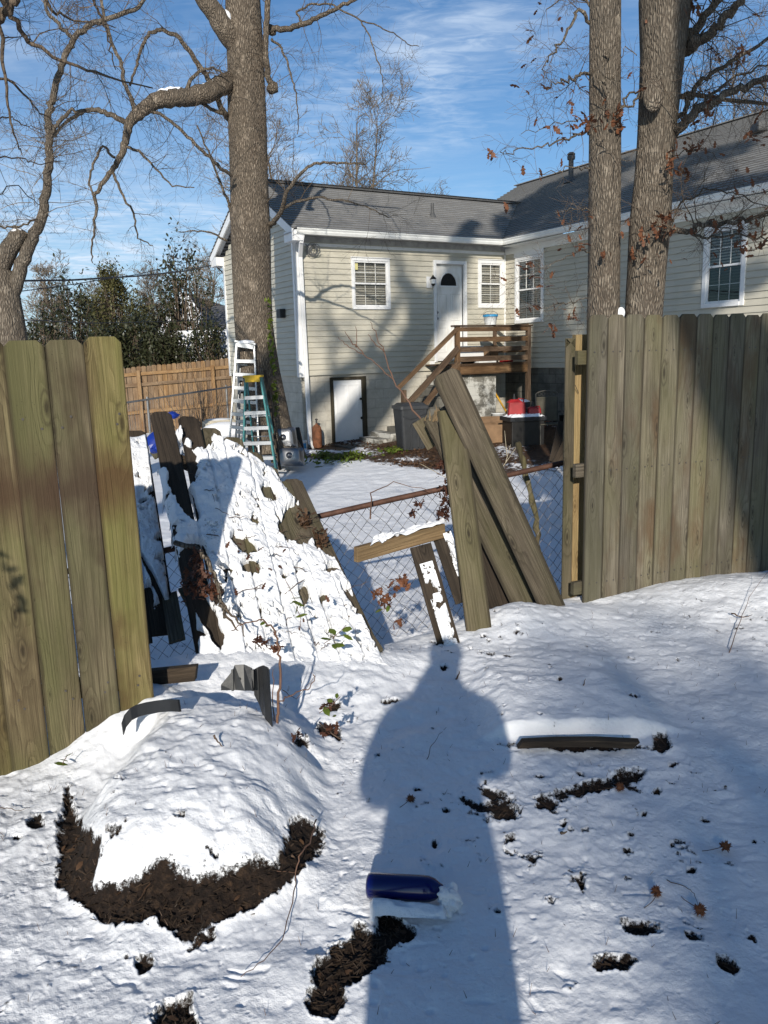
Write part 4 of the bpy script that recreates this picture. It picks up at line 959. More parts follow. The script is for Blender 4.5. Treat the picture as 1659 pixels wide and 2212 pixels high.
# roofs as stepped shingle courses with uv in metres
def roof(name, P0, along, up, L, n, exp=.14, clipf=None):
    """P0 eave origin, along unit, up unit along the slope"""
    V = []; F = []; UV = []; nrmv = nrm(np.cross(along, up)); nrmv *= np.sign(nrmv[2]); k = 0
    for i in range(n):
        a0, a1 = (0, L) if clipf is None else clipf((i+.5)*exp)
        if a1 <= a0: continue
        q = [(a0, i*exp, .030), (a1, i*exp, .030), (a1, (i+1)*exp+.012, .001), (a0, (i+1)*exp+.012, .001), (a0, i*exp+.004, -.004), (a1, i*exp+.004, -.004)]
        for (s_, t_, h_) in q: V.append(P0+along*s_+up*t_+nrmv*h_)
        F += [(k, k+1, k+2, k+3), (k+4, k+5, k+1, k)]; UV += [(q[j][0]+50, q[j][1]) for j in (0, 1, 2, 3, 4, 5, 1, 0)]; k += 6
    o = mk(name, V, F, MAT['shingle'], house); ul = o.data.uv_layers.new(name='UVMap')
    for i, c in enumerate(UV): ul.data[i].uv = c
    return o
th = math.atan(SL); upF = HY*math.cos(th)+np.array([0, 0, math.sin(th)]); upR = HX*math.cos(th)+np.array([0, 0, math.sin(th)])
LsF = (2.07+.42)/math.cos(th)
# left roof: from gable rake to the valley with the right roof (valley runs diagonally in plan)
P0 = HP(-5.62, -.42, 4.07)
roof('roof', P0, HX, upF, 0, int(LsF/.14)+1, clipf=lambda t: (0, 5.62-.42+t*math.cos(th)+.03))
P0b = HP(-5.62, 4.57, 4.07); upB = -HY*math.cos(th)+np.array([0, 0, math.sin(th)])
roof('roof', P0b, HX, upB, 8.5, int(LsF/.14)+1)
nR = int((4.0+.42)/math.cos(th)/.14)+1
# right roof, its eave runs towards the viewer; beyond the valley it continues behind the left roof
def cR(t):
    d = t*math.cos(th)      # horizontal distance up the slope
    lo = .42 - d if d < 2.49 else -4.3   # s = -b ; valley below left ridge, full above it
    return (lo, 19.5)
roof('roof', HP(-.42, 0, 4.07), -HY, upR, 0, nR, clipf=cR)
upR2 = -HX*math.cos(th)+np.array([0, 0, math.sin(th)])
roof('roof', HP(8.42, 0, 4.07), -HY, upR2, 0, nR, clipf=lambda t: (-4.3, 19.5))
# ridge caps, rake boards
mb = MB(); zr = 4.07+SL*2.49; mb.beam(HP(-5.64, 2.07, zr+.02), HP(1.9, 2.07, zr+.02), .20, .03, HY); mb.build('ridge_vent', MAT['vent_grey'], house)
mb = MB(); zr2 = 4.07+SL*4.42; mb.beam(HP(4.0, 4.4, zr2+.015), HP(4.0, -19.5, zr2+.015), .26, .02, HX); mb.build('ridge_cap', MAT['shingle'], house)
mb = MB()
for (b0_, b1_) in ((-.42, 2.07), (4.57, 2.07)):
    sg = 1 if b1_ > b0_ else -1
    V = [HP(-5.60, b0_, 4.055-.18), HP(-5.60, b1_, 4.055+SL*2.49-.18), HP(-5.60, b1_, 4.055+SL*2.49), HP(-5.60, b0_, 4.055)]
    V += [v+HX*.03 for v in V]
    mb.add(V, [(0, 1, 2, 3), (7, 6, 5, 4), (0, 4, 5, 1), (3, 2, 6, 7), (0, 3, 7, 4), (1, 5, 6, 2)])
    V = [HP(-5.575, b0_, 4.05), HP(-5.39, b0_, 4.05), HP(-5.39, b1_, 4.05+SL*2.49-.02), HP(-5.575, b1_, 4.05+SL*2.49-.02)]; mb.add([v-np.array([0, 0, .03]) for v in V], [(0, 1, 2, 3)])
mb.box((-.42, -.005, 3.84), (.02, .2, 4.04), lambda V: HO+np.outer(V[:, 0], HY)+np.outer(-5.39-V[:, 1], HX)+np.outer(V[:, 2], [0, 0, 1]))
mb.box((4.13, -.005, 3.84), (4.57, .2, 4.04), lambda V: HO+np.outer(V[:, 0], HY)+np.outer(-5.39-V[:, 1], HX)+np.outer(V[:, 2], [0, 0, 1]))
mb.build('rake_board', MAT['trim'], house)
# gable of right wing far end
mb = MB(); mb.add([HP(0, 4.2, 3.9), HP(8, 4.2, 3.9), HP(4, 4.2, 3.9+4*SL)], [(0, 1, 2)]); mb.add([HP(0.0, 4.2, -.3), HP(8, 4.2, -.3), HP(8, 4.2, 3.9), HP(0, 4.2, 3.9)], [(0, 1, 2, 3)]); mb.build('wall', MAT['siding'], house)
mb = MB(); mb.add([HP(-5.39, 4.15, -.3), HP(0, 4.15, -.3), HP(0, 4.15, 4.0), HP(-5.39, 4.15, 4.0)], [(0, 1, 2, 3)]); mb.build('wall', MAT['siding'], house)
# windows
def window(T, s0, s1, z0, z1, cols, rows, tw, blindm, shade_top=0, lab=None):
    mb = MB(); o0, o1 = -.02, .040
    Tbox(mb, T, s0-tw, s0, o0, o1, z0-tw, z1+tw); Tbox(mb, T, s1, s1+tw, o0, o1, z0-tw, z1+tw); Tbox(mb, T, s0, s1, o0, o1, z1, z1+tw); Tbox(mb, T, s0, s1, o0, o1+.012, z0-tw, z0)
    Tbox(mb, T, s0-tw-.012, s1+tw+.012, o1-.012, o1+.022, z1+tw, z1+tw+.018)
    fr_ = mb.build('window', MAT['trim'], house, bevel=.004)
    if lab: fr_['label'] = lab
    zm = (z0+z1)/2; mb = MB(); fw = .032
    for (za, zb, oo) in ((zm-.008, z1, .010), (z0, zm+.020, -.004)):
        Tbox(mb, T, s0, s0+fw, oo-.02, oo+.012, za, zb); Tbox(mb, T, s1-fw, s1, oo-.02, oo+.012, za, zb); Tbox(mb, T, s0+fw, s1-fw, oo-.02, oo+.012, zb-fw, zb); Tbox(mb, T, s0+fw, s1-fw, oo-.02, oo+.012, za, za+fw)
    mb.build('sash', MAT['trim'], fr_)
    mb = MB()
    for (za, zb, oo) in ((zm, z1, .0), (z0, zm, -.014)):
        for c_ in range(1, cols): x = s0+fw+(s1-s0-2*fw)*c_/cols; Tbox(mb, T, x-.005, x+.005, oo-.010, oo+.002, za+fw, zb-fw+.003)
        for r_2 in range(1, rows): z = za+fw+(zb-za-2*fw)*r_2/rows; Tbox(mb, T, s0+fw, s1-fw, oo-.0095, oo+.0015, z-.005, z+.005)
    mb.build('muntins', MAT['gutter'], fr_)
    V = T(np.array([(s0, -.012, z0), (s1, -.012, z0), (s1, -.012, z1), (s0, -.012, z1)])); mk('pane', V, [(0, 1, 2, 3)], MAT['window_glass'], fr_)
    V = T(np.array([(s0, -.06, z0), (s1, -.06, z0), (s1, -.06, z1), (s0, -.06, z1)])); 
    if isinstance(blindm, str): mk('blind', V, [(0, 1, 2, 3)], MAT[blindm], fr_)
    else:
        V = T(np.array([(s0, -.06, zm), (s1, -.06, zm), (s1, -.06, z1), (s0, -.06, z1)])); mk('blind', V, [(0, 1, 2, 3)], MAT[blindm[0]], fr_)
        V = T(np.array([(s0, -.06, z0), (s1, -.06, z0), (s1, -.06, zm), (s0, -.06, zm)])); mk('blind', V, [(0, 1, 2, 3)], MAT[blindm[1]], fr_)
    return fr_
w1 = window(TF, *W1, 3, 2, .06, 'blind', lab='window with a small yellow sticker in its top left pane')
mb = MB(); Tbox(mb, TF, -4.015, -3.94, -.0105, -.0095, 3.37, 3.50); mb.build('sticker', MAT['note_yellow'], w1)
window(TF, *W2, 2, 2, .075, 'blind'); window(TR, *RW1, 3, 2, .075, 'blind_light'); window(TR, *RW2, 3, 2, .075, ('blind', 'blind_dark'))
mb = MB(); Tbox(mb, TR, .37, 1.37, .035, .05, 3.695, 3.80); mb.build('window_head', MAT['trim'], house)
# back door
d0, d1, dz0, dz1 = DOOR
mb = MB(); tw = .075
Tbox(mb, TF, d0-tw, d0, -.02, .045, 1.40, dz1+tw); Tbox(mb, TF, d1, d1+tw, -.02, .045, 1.40, dz1+tw); Tbox(mb, TF, d0, d1, -.02, .045, dz1, dz1+tw)
Tbox(mb, TF, d0-tw+.02, d0-tw+.035, .045, .052, 1.40, dz1+tw); Tbox(mb, TF, d1+tw-.035, d1+tw-.02, .045, .052, 1.40, dz1+tw)
mb.build('door_frame', MAT['trim'], house, bevel=.004)
V = []
mb = MB(); Tbox(mb, TF, d0, d1, -.09, -.05, dz0, dz1)
def panel(s0, s1, z0, z1, o=-.05):
    w = .018
    for a in ((s0, s1, z0, z0+w), (s0, s1, z1-w, z1), (s0, s0+w, z0+w, z1-w), (s1-w, s1, z0+w, z1-w)): Tbox(mb, TF, a[0], a[1], o, o+.010, a[2], a[3])
    Tbox(mb, TF, s0+.05, s1-.05, o, o+.008, z0+.05, z1-.05)
for (a, b) in ((d0+.07, d0+.33), (d1-.33, d1-.07)): panel(a, b, 2.33, 2.92); panel(a, b, 1.62, 2.18)
door = mb.build('back_door', MAT['door_white'], house, bevel=.003); door['label'] = 'dirty white back door with a half-round window'
# fan light
n = 18; cx_ = (d0+d1)/2; V = [(cx_+.215*math.cos(math.pi*k/n), -.043, 3.09+.27*math.sin(math.pi*k/n)) for k in range(n+1)]; mk('fan_light', TF(np.array(V)), [tuple(range(n+1))], MAT['black_glossy'], door)
mb = MB(); arc = TF(np.array([(cx_+.235*math.cos(math.pi*k/n), -.045, 3.085+.295*math.sin(math.pi*k/n)) for k in range(n+1)])); mb.tube(arc, .014, 6); Tbox(mb, TF, cx_-.26, cx_+.26, -.05, -.032, 3.06, 3.09); mb.build('fan_light_frame', MAT['trim'], door)
mb = MB()
for z_, r_2 in ((2.50, .028), (2.37, .030)): mb.lathe([(0, 0), (.03, 0), (.03, .01), (.015, .02), (.015, .03), (r_2, .04), (r_2*.8, .06), (0, .065)], 14, lambda V: TF(np.stack([V[:, 0]+d0+.045, V[:, 2]-.05, V[:, 1]+z_], -1)))
mb.build('door_knob', MAT['steel'], door, smooth=True)
mb = MB(); Tbox(mb, TF, d0-.05, d1+.08, .0, .07, 1.43, 1.465); mb.build('threshold', MAT['trim'], house)
mb = MB(); Tbox(mb, TF, d0-.20, d0-.075, .0, .03, 1.30, 1.43); mb.build('door_sill', MAT['trim'], house)
# wall lantern
lt = mb = MB(); Tbox(mb, TF, -2.24, -2.10, .016, .035, 3.03, 3.27); lp = mb.build('lantern_plate', MAT['trim'], house)
mb = MB(); lc = TF(np.array([(-2.13, .13, 3.10)]))[0]
mb.lathe([(.02, -.04), (.045, 0), (.065, .11), (.07, .115), (.045, .15), (.02, .165), (.012, .19)], 6, lambda V: V+lc); mb.tube([TF(np.array([(-2.15, .03, 3.2)]))[0], lc+np.array([0, 0, .19])], .012, 6); mb.build('wall_lantern', MAT['dark_metal'], house)
mb = MB(); mb.lathe([(.05, .01), (.067, .10)], 6, lambda V: V+lc-HY*.003, cap=False); mb.build('lantern_glass', MAT['white_plastic'], house)
# hanging loops of wire below the eave, junction box on the gable
mb = MB(); o_ = TF(np.array([(-5.0, .06, 3.72)]))[0]
for k in range(8):
    aa = np.linspace(0, 6.0, 18); ra = rnd.uniform(.05, .11); rb = rnd.uniform(.07, .15); tl = rnd.uniform(-.6, .6)
    mb.tube([o_ + HX*(ra*math.cos(a)*math.cos(tl)+rnd.uniform(-.004, .004)) - HY*(.03*math.sin(a*1.3)+.02) + np.array([0, 0, rb*math.sin(a)+ra*.4*math.cos(a)*math.sin(tl)]) + HX*(k-4)*.015 for a in aa], .006, 5)
mb.tube([TF(np.array([(-5.16, .05, 3.83)]))[0], o_-HX*.05], .012, 5); mb.build('wire_bundle', MAT['alu_dull'], house)
mb = MB(); mb.box((.55, .02, 2.42), (.75, .14, 2.60), TG); mb.build('junction_box', MAT['black_plastic'], house, bevel=.01)
# vent pipes on the roofs
def pipe(P, h, r_, cap): 
    mb = MB(); mb.lathe([(r_, 0), (r_, h)], 14, lambda V: V+P); 
    if cap: mb.lathe([(r_*1.5, h-.09), (r_*1.6, h-.03), (r_*1.5, h)], 14, lambda V: V+P); mb.lathe([(r_*1.5, h+.02), (r_*1.6, h+.04), (r_*.9, h+.08)], 14, lambda V: V+P)
    mb.lathe([(r_*3, -.04), (r_*1.3, .08), (r_*1.05, .12)], 14, lambda V: V+P); return mb.build('vent_pipe', MAT['vent_grey'], house)
pa = HP(-1.55, .72, 4.07+SL*(.72+.42)); pipe(pa, .30, .035, False)
# place tall capped vent on the right roof by solving along the ray
def onroofR(u, v):
    w = ray(u, v); n_ = np.cross(-HY, upR); n_ /= np.linalg.norm(n_); q0 = HP(-.42, 0, 4.07); t = ((q0-CAM)@n_)/(w@n_); return CAM+w*t
pipe(onroofR(1233, 392), .62, .065, True)
mb = MB(); pv = onroofR(1650, 285); mb.box((-.2, -.2, -.02), (.2, .2, .18), lambda V: V+pv); mb.build('roof_vent', MAT['vent_grey'], house, bevel=.04)
# basement door
b0_, b1_ = -4.70, -3.86
mb = MB(); Tbox(mb, TF, b0_, b0_+.045, -.04, .05, -.22, 1.16); Tbox(mb, TF, b1_-.10, b1_, -.04, .05, -.22, 1.16); Tbox(mb, TF, b0_+.045, b1_-.10, -.04, .045, 1.10, 1.16); mb.build('basement_frame', MAT['wood_grey'], house, bevel=.004)
mb = MB(); s0, s1 = b0_+.05, b1_-.105; Tbox(mb, TF, s0, s1, -.03, .01, -.21, 1.09)
for a in ((s0+.06, s0+.33), (s1-.33, s1-.06)):
    w = .02; z0_, z1_ = .40, 1.0
    for q in ((a[0], a[1], z0_, z0_+w), (a[0], a[1], z1_-w, z1_), (a[0], a[0]+w, z0_+w, z1_-w), (a[1]-w, a[1], z0_+w, z1_-w)): Tbox(mb, TF, q[0], q[1], .01, .02, q[2], q[3])
Tbox(mb, TF, s0, s1, .01, .016, .195, .205)
bd = mb.build('basement_door', MAT['trim'], house); bd['label'] = 'low plain white basement door'
mb = MB(); mb.add(*ico(TF(np.array([(s1-.04, .06, .27)]))[0], .03, 2)); Tbox(mb, TF, s1-.05, s1-.01, .012, .045, .66, .70); mb.build('door_knob', MAT['dark_metal'], bd)
mb = MB(); Tbox(mb, TF, b0_-.1, b1_+1.0, -.02, 1.0, -.45, -.235); mb.build('concrete_apron', MAT['terra'] if False else MAT['block_grey'], house)

# ================================================================== PORCH
porch = thing('porch', 'raised wooden porch with railings and steps at the back door', 'porch', HP(-1.3, -.7, -.1))
dd = 1.25; PL, PRt = -2.30, -.36; DZ = 1.36
def hb(name, p, q, w, t, mat='wood_deck', side=None, par=porch, **k): return board(name, HP(*p), HP(*q), w, t, MAT[mat], par, side=HX if side is None else side, **k)
hb('post', (PL, -dd, -.2), (PL, -dd, 2.13), .09, .09, seed=1); hb('post', (PRt, -dd, -.3), (PRt, -dd, 2.13), .09, .09, seed=2); hb('post', (PRt, -.06, 1.2), (PRt, -.06, 2.13), .09, .04, seed=2)
hb('post', (-3.66, -dd, -.35), (-3.66, -dd, .88), .09, .09, seed=8)
hb('handrail', (PL-.12, -dd, 2.15), (PRt+.08, -dd, 2.15), .14, .035, side=HY, seed=3)
hb('rail', (PL+.045, -dd-.03, 2.08), (PRt-.045, -dd-.03, 2.08), .09, .035, side=(0, 0, 1), seed=4)
hb('rail', (PL+.045, -dd-.03, 1.87), (PRt-.045, -dd-.03, 1.87), .10, .035, side=(0, 0, 1), seed=5)
hb('rail', (PL+.045, -dd-.03, 1.66), (PRt-.045, -dd-.03, 1.66), .10, .035, side=(0, 0, 1), seed=6)
hb('rail', (PL+.045, -dd-.03, 1.46), (PRt-.045, -dd-.03, 1.46), .11, .035, side=(0, 0, 1), seed=7)
hb('handrail', (PRt, -dd, 2.14), (PRt, -.02, 2.14), .035, .10, side=HX, seed=9)
for zz_ in (1.87, 1.62): hb('rail', (PRt+.03, -dd+.04, zz_), (PRt+.03, -.02, zz_), .10, .035, side=(0, 0, 1), seed=10)
hb('joist', (PL, -dd-.02, 1.23), (PRt, -dd-.02, 1.23), .19, .04, side=(0, 0, 1), seed=11)
hb('joist', (PRt, -dd, 1.23), (PRt, -.02, 1.23), .19, .04, side=(0, 0, 1), seed=12)
for i in range(8): hb('deck_board', (PL-.03, -dd-.03+.155*i+.07, 1.345), (PRt+.06, -dd-.03+.155*i+.07, 1.345), .145, .03, side=HY, seed=13+i)
# sloping stair rails
hb('handrail', (PL+.02, -dd-.03, 2.12), (-3.80, -dd-.03, .93), .09, .04, side=(0, 0, 1), seed=21)
hb('rail', (PL, -dd-.04, 1.70), (-3.72, -dd-.04, .48), .13, .035, side=(0, 0, 1), seed=22)
hb('rail', (PL, -dd-.04, 1.40), (-3.30, -dd-.04, .44), .12, .035, side=(0, 0, 1), seed=23)
# masonry landing and steps
mb = MB()
UVs = []
def hbox(name, lo, hi, mat, par):
    a0, b0, z0 = lo; a1, b1, z1 = hi; V = []; F = []; U = []; k = 0
    faces = [([(a0, b0, z0), (a1, b0, z0), (a1, b0, z1), (a0, b0, z1)], lambda p: (p[0]+20, p[2]+10)), ([(a0, b1, z0), (a0, b0, z0), (a0, b0, z1), (a0, b1, z1)], lambda p: (p[1]+20, p[2]+10)), ([(a1, b0, z0), (a1, b1, z0), (a1, b1, z1), (a1, b0, z1)], lambda p: (p[1]+20, p[2]+10)), ([(a0, b0, z1), (a1, b0, z1), (a1, b1, z1), (a0, b1, z1)], lambda p: (p[0]+20, p[1]+10))]
    for pts_, fu in faces:
        V += [HP(*p) for p in pts_]; F.append((k, k+1, k+2, k+3)); U += [fu(p) for p in pts_]; k += 4
    o = mk(name, V, F, MAT[mat], par); ul = o.data.uv_layers.new(name='UVMap')
    for i, c in enumerate(U): ul.data[i].uv = c
    return o
hbox('landing', (-2.28, -1.16, -.5), (-1.20, -.02, 1.12), 'block_stucco', porch)
for k in range(6):
    hbox('step', (-2.28-.22*(k+1), -1.14, -.5), (-2.28-.22*k-.002*k, -.06, 1.12-.215*(k+1)), 'block_grey', porch)
for k in range(3): hbox('step', (-3.6-.28*(k+1), -1.05, -.6), (-3.6-.28*k, -.2, -.02-.10*k), 'block_stucco', porch)
# things on the porch
def bucket(name, P, r0, r1, h, mat, lab, cat, lid=None, label=None, snow=False, handle=False):
    t = thing(name, lab, cat, P)
    MB().lathe([(r0*.98, 0), (r0, .005), (r1, h-.02), (r1*1.06, h-.018), (r1*1.06, h)], 24, lambda V: V+P).build('body', MAT[mat], t, smooth=True)
    if lid: MB().lathe([(r1*1.08, h-.03), (r1*1.1, h-.025), (r1*1.1, h+.012), (r1*.9, h+.02), (0.001, h+.02)], 24, lambda V: V+P).build('lid', MAT[lid], t)
    if label:
        n = 10; V = []; 
        for k in range(n+1):
            a = -math.pi/2+.25+(k/n-.5)*1.5
            for z_ in (.2, .75): rr_ = r0+(r1-r0)*z_+.002; V.append(P+np.array([rr_*math.cos(a), rr_*math.sin(a), h*z_]))
        mk('label', V, [(2*k, 2*k+2, 2*k+3, 2*k+1) for k in range(n)], MAT[label], t)
    if handle:
        V = [P+np.array([r1*1.05*math.cos(a), -.01, h+.09*math.sin(a)]) for a in np.linspace(0, math.pi, 14)]; MB().tube(V, .004, 5).build('handle', MAT['dark_metal'], t)
    if snow:
        c = ico(P+np.array([0, 0, h+.01]), r1*.98, 3, (1, 1, .28)); mk('snow_cap', *c, MAT['snow'], t, smooth=True)
    return t
bucket('plastic_tub', HP(-1.42, -dd, 2.167), .12, .15, .20, 'white_plastic', 'clear white tub with a blue lid standing on the porch handrail', 'tub', lid='lidblue', label=None, handle=True)
def hbx(name, lo, hi, mat, lab, cat, bev=.004, rot=0):
    c = (np.array(lo)+np.array(hi))/2; mb = MB(); cr, sr = math.cos(R(rot)), math.sin(R(rot))
    def T(V): d = V-c; return HO+np.outer(c[0]+d[:, 0]*cr-d[:, 1]*sr, HX)+np.outer(c[1]+d[:, 0]*sr+d[:, 1]*cr, HY)+np.outer(V[:, 2], [0, 0, 1])
    mb.box(lo, hi, T); o = mb.build(name, MAT[mat], bevel=bev); return tag(o, lab, cat)
hbx('cabinet_board', (-1.62, -.35, 1.365), (-.85, -.31, 1.74), 'trim', 'white board leaning against the wall behind the porch rails', 'board')
hbx('carton', (-.95, -.62, 1.365), (-.70, -.40, 1.74), 'cardboard', 'upright cardboard carton on the porch floor', 'carton')
hbx('storage_box', (-1.5, -.95, 1.365), (-1.02, -.75, 1.45), 'white_plastic', 'flat white box on the porch floor behind the lowest rail', 'box')
hbx('tool_case', (-.86, -1.0, 1.365), (-.58, -.85, 1.43), 'red_plastic', 'small red tool case at the right corner of the porch floor', 'tool case', .01)
mb = MB(); mb.add(*ico(HP(-1.85, -1.0, 1.40), .12, 3, (1.3, .8, .45))); o = mb.build('leather_bag', MAT['dark_metal'], smooth=True); tag(o, 'dark lumpy bag on the porch floor at the left post', 'bag')
# yellow handled shovel leaning under the porch
sh = thing('shovel', 'yellow-handled tool leaning against the block wall under the porch', 'shovel', HP(-.72, -.7, .1))
MB().tube([HP(-1.10, -.9, .80), HP(-.70, -.95, .20)], .022, 8).build('handle', MAT['tool_yellow'], sh); MB().tube([HP(-.70, -.95, .20), HP(-.58, -.97, .0)], .018, 8).build('shank', MAT['dark_metal'], sh)

# ================================================================== YARD OBJECTS
def gpt(u, v):
    P = Pz(u, v, -.3)
    for _ in range(6): P = Pz(u, v, zg(P[0], P[1]))
    return P
# wheeled trash bin
P = gpt(889, 972); tb = thing('trash_can', 'dark grey plastic trash can standing by the foot of the porch steps', 'trash can', P)
def rbox(cx_, cy_, w, d, z0, z1, w1, d1, ang=0, r_=.05):
    def ring(w, d, z):
        out = []
        for (sx, sy, a0) in ((1, 1, 0), (-1, 1, 90), (-1, -1, 180), (1, -1, 270)):
            for k in range(5): a = R(a0+k*22.5); out.append((sx*(w/2-r_)+r_*math.cos(a), sy*(d/2-r_)+r_*math.sin(a), z))
        return out
    V = np.array(ring(w, d, z0)+ring(w1, d1, z1)); n = 20; F = [(i, (i+1) % n, n+(i+1) % n, n+i) for i in range(n)]+[tuple(range(n-1, -1, -1)), tuple(range(n, 2*n))]
    c, s = math.cos(ang), math.sin(ang); V = np.stack([V[:, 0]*c-V[:, 1]*s+cx_, V[:, 0]*s+V[:, 1]*c+cy_, V[:, 2]], -1); return V, F
g = P[2]; mb = MB(); mb.add(*rbox(P[0], P[1]+.25, .46, .44, g, g+.80, .56, .54, .3)); mb.build('bin', MAT['can_grey'], tb, smooth=False)
mb = MB(); mb.add(*rbox(P[0], P[1]+.25, .61, .59, g+.79, g+.85, .60, .58, .3)); mb.add(*rbox(P[0], P[1]+.25, .54, .52, g+.85, g+.90, .44, .42, .3)); mb.build('lid', MAT['can_grey'], tb)
mb = MB(); fn = lambda V: np.stack([V[:, 0]*math.cos(.3)+P[0]+math.sin(.3)*.262, V[:, 0]*math.sin(.3)+P[1]+.25-math.cos(.3)*.262, V[:, 2]+g], -1)
for r_2 in (.06, .12):
    a = np.linspace(0, math.pi, 14); mb.tube(fn(np.array([(r_2, 0, .05)]+[(r_2*math.cos(t), -.002, .42+r_2*math.sin(t)*1.1) for t in a]+[(-r_2, 0, .05)])), .008, 5)
mb.tube(fn(np.array([(-.24, 0, .66), (-.12, 0, .60), (0, 0, .61), (.12, 0, .66), (.24, 0, .70)])), .010, 5); mb.build('ribs', MAT['can_grey'], tb)
# rusty gas cylinder
P = gpt(686, 967); gc = thing('gas_cylinder', 'rusty brown gas cylinder standing beside the basement door', 'gas cylinder', P)
MB().lathe([(.09, 0), (.10, .02), (.10, .36), (.09, .43), (.06, .47), (.025, .49), (.025, .51)], 24, lambda V: V+P).build('tank', MAT['rust'], gc, smooth=True)
MB().lathe([(.018, .51), (.018, .58), (.03, .58), (.03, .60), (.01, .61)], 12, lambda V: V+P).build('valve', MAT['galv'], gc)
# paint cans by the corner
for (u, v, r_, h, mt, lb, lab) in ((655, 972, .085, .20, 'white_plastic', 'lidblue', 'white paint can with a blue label by the downspout'), (641, 962, .075, .26, 'alu_dull', None, 'tall dull metal can beside the white paint can'), (663, 958, .07, .18, 'galv', None, 'small dark can tucked behind the white paint can')):
    P = gpt(u, v); bucket('paint_can', P, r_, r_, h, mt, lab, 'paint can', label=lb)
# white cooler behind
P = gpt(632, 948); mb = MB(); mb.add(*rbox(P[0], P[1]+.2, .42, .40, P[2], P[2]+.42, .44, .42, .4, .04)); t = thing('cooler', 'white cooler box with snow on its lid beside the big tree', 'cooler', P)
mb.build('body', MAT['white_plastic'], t); mb = MB(); mb.add(*rbox(P[0], P[1]+.2, .47, .45, P[2]+.42, P[2]+.49, .46, .44, .4, .04)); mb.build('lid', MAT['white_plastic'], t)
mk('snow_cap', *ico(P+np.array([0, .2, .49]), .21, 3, (1, 1, .25)), MAT['snow'], t, smooth=True)
# dark vertical stand
P = gpt(651, 985); mb = MB(); mb.beam(P, P+np.array([-.10, .1, .55]), .16, .14); o = mb.build('metal_case', MAT['dark_metal'], bevel=.02); tag(o, 'dark metal case leaning behind the steel sinks', 'metal case')
# stainless sinks
def sink(C, up, right, w, h, lab, seed):
    up = nrm(up); right = nrm(right); nn_ = nrm(np.cross(right, up)); nn_ = nn_*(-1 if nn_[1] > 0 else 1)
    t = thing('steel_sink', lab, 'sink', C, 'two steel sinks leaning by the ladders')
    def ring(k, z, rr__):
        out = []; 
        for (sx, sy, a0) in ((1, 1, 0), (-1, 1, 90), (-1, -1, 180), (1, -1, 270)):
            for j in range(6): a = R(a0+j*18); out.append(C + right*(sx*(w/2*k-rr__)+rr__*math.cos(a)) + up*(h/2+sy*(h/2*k-rr__)+rr__*math.sin(a)) + nn_*z)
        return out
    V = ring(1.12, -.12, .03)+ring(1.1, -.11, .05)+ring(1.0, -.10, .07)+ring(.97, .05, .07)+ring(.88, .08, .07)+ring(.3, .085, .03); n = 24; F = []
    for k in range(5): F += [(k*n+i, k*n+(i+1) % n, (k+1)*n+(i+1) % n, (k+1)*n+i) for i in range(n)]
    F.append(tuple(5*n+i for i in range(n))); mk('basin', V, F, MAT['steel'], t, smooth=True)
    M_ = frame(C+up*h*.52+nn_*.08, nn_, right); A_ = np.array(M_)[:3, :3]; og_ = np.array(M_)[:3, 3]
    MB().lathe([(.055, 0), (.055, .012), (.04, .015), (.04, .03), (.03, .03), (.03, .05), (.022, .05), (.022, .06), (.001, .06)], 20, lambda V: V@A_.T+og_).build('drain', MAT['steel'], t, smooth=True)
P = Py(617, 966, 14.0); sink(P, (-.10, .12, 1), (1, -.1, 0), .36, .34, 'upper steel sink turned face down, resting on the lower one', 1)
P = Py(629, 1003, 13.7); sink(P, (-.06, .25, 1), (1, -.15, 0), .38, .29, 'lower steel sink with two grey strips, standing in the snow', 2)
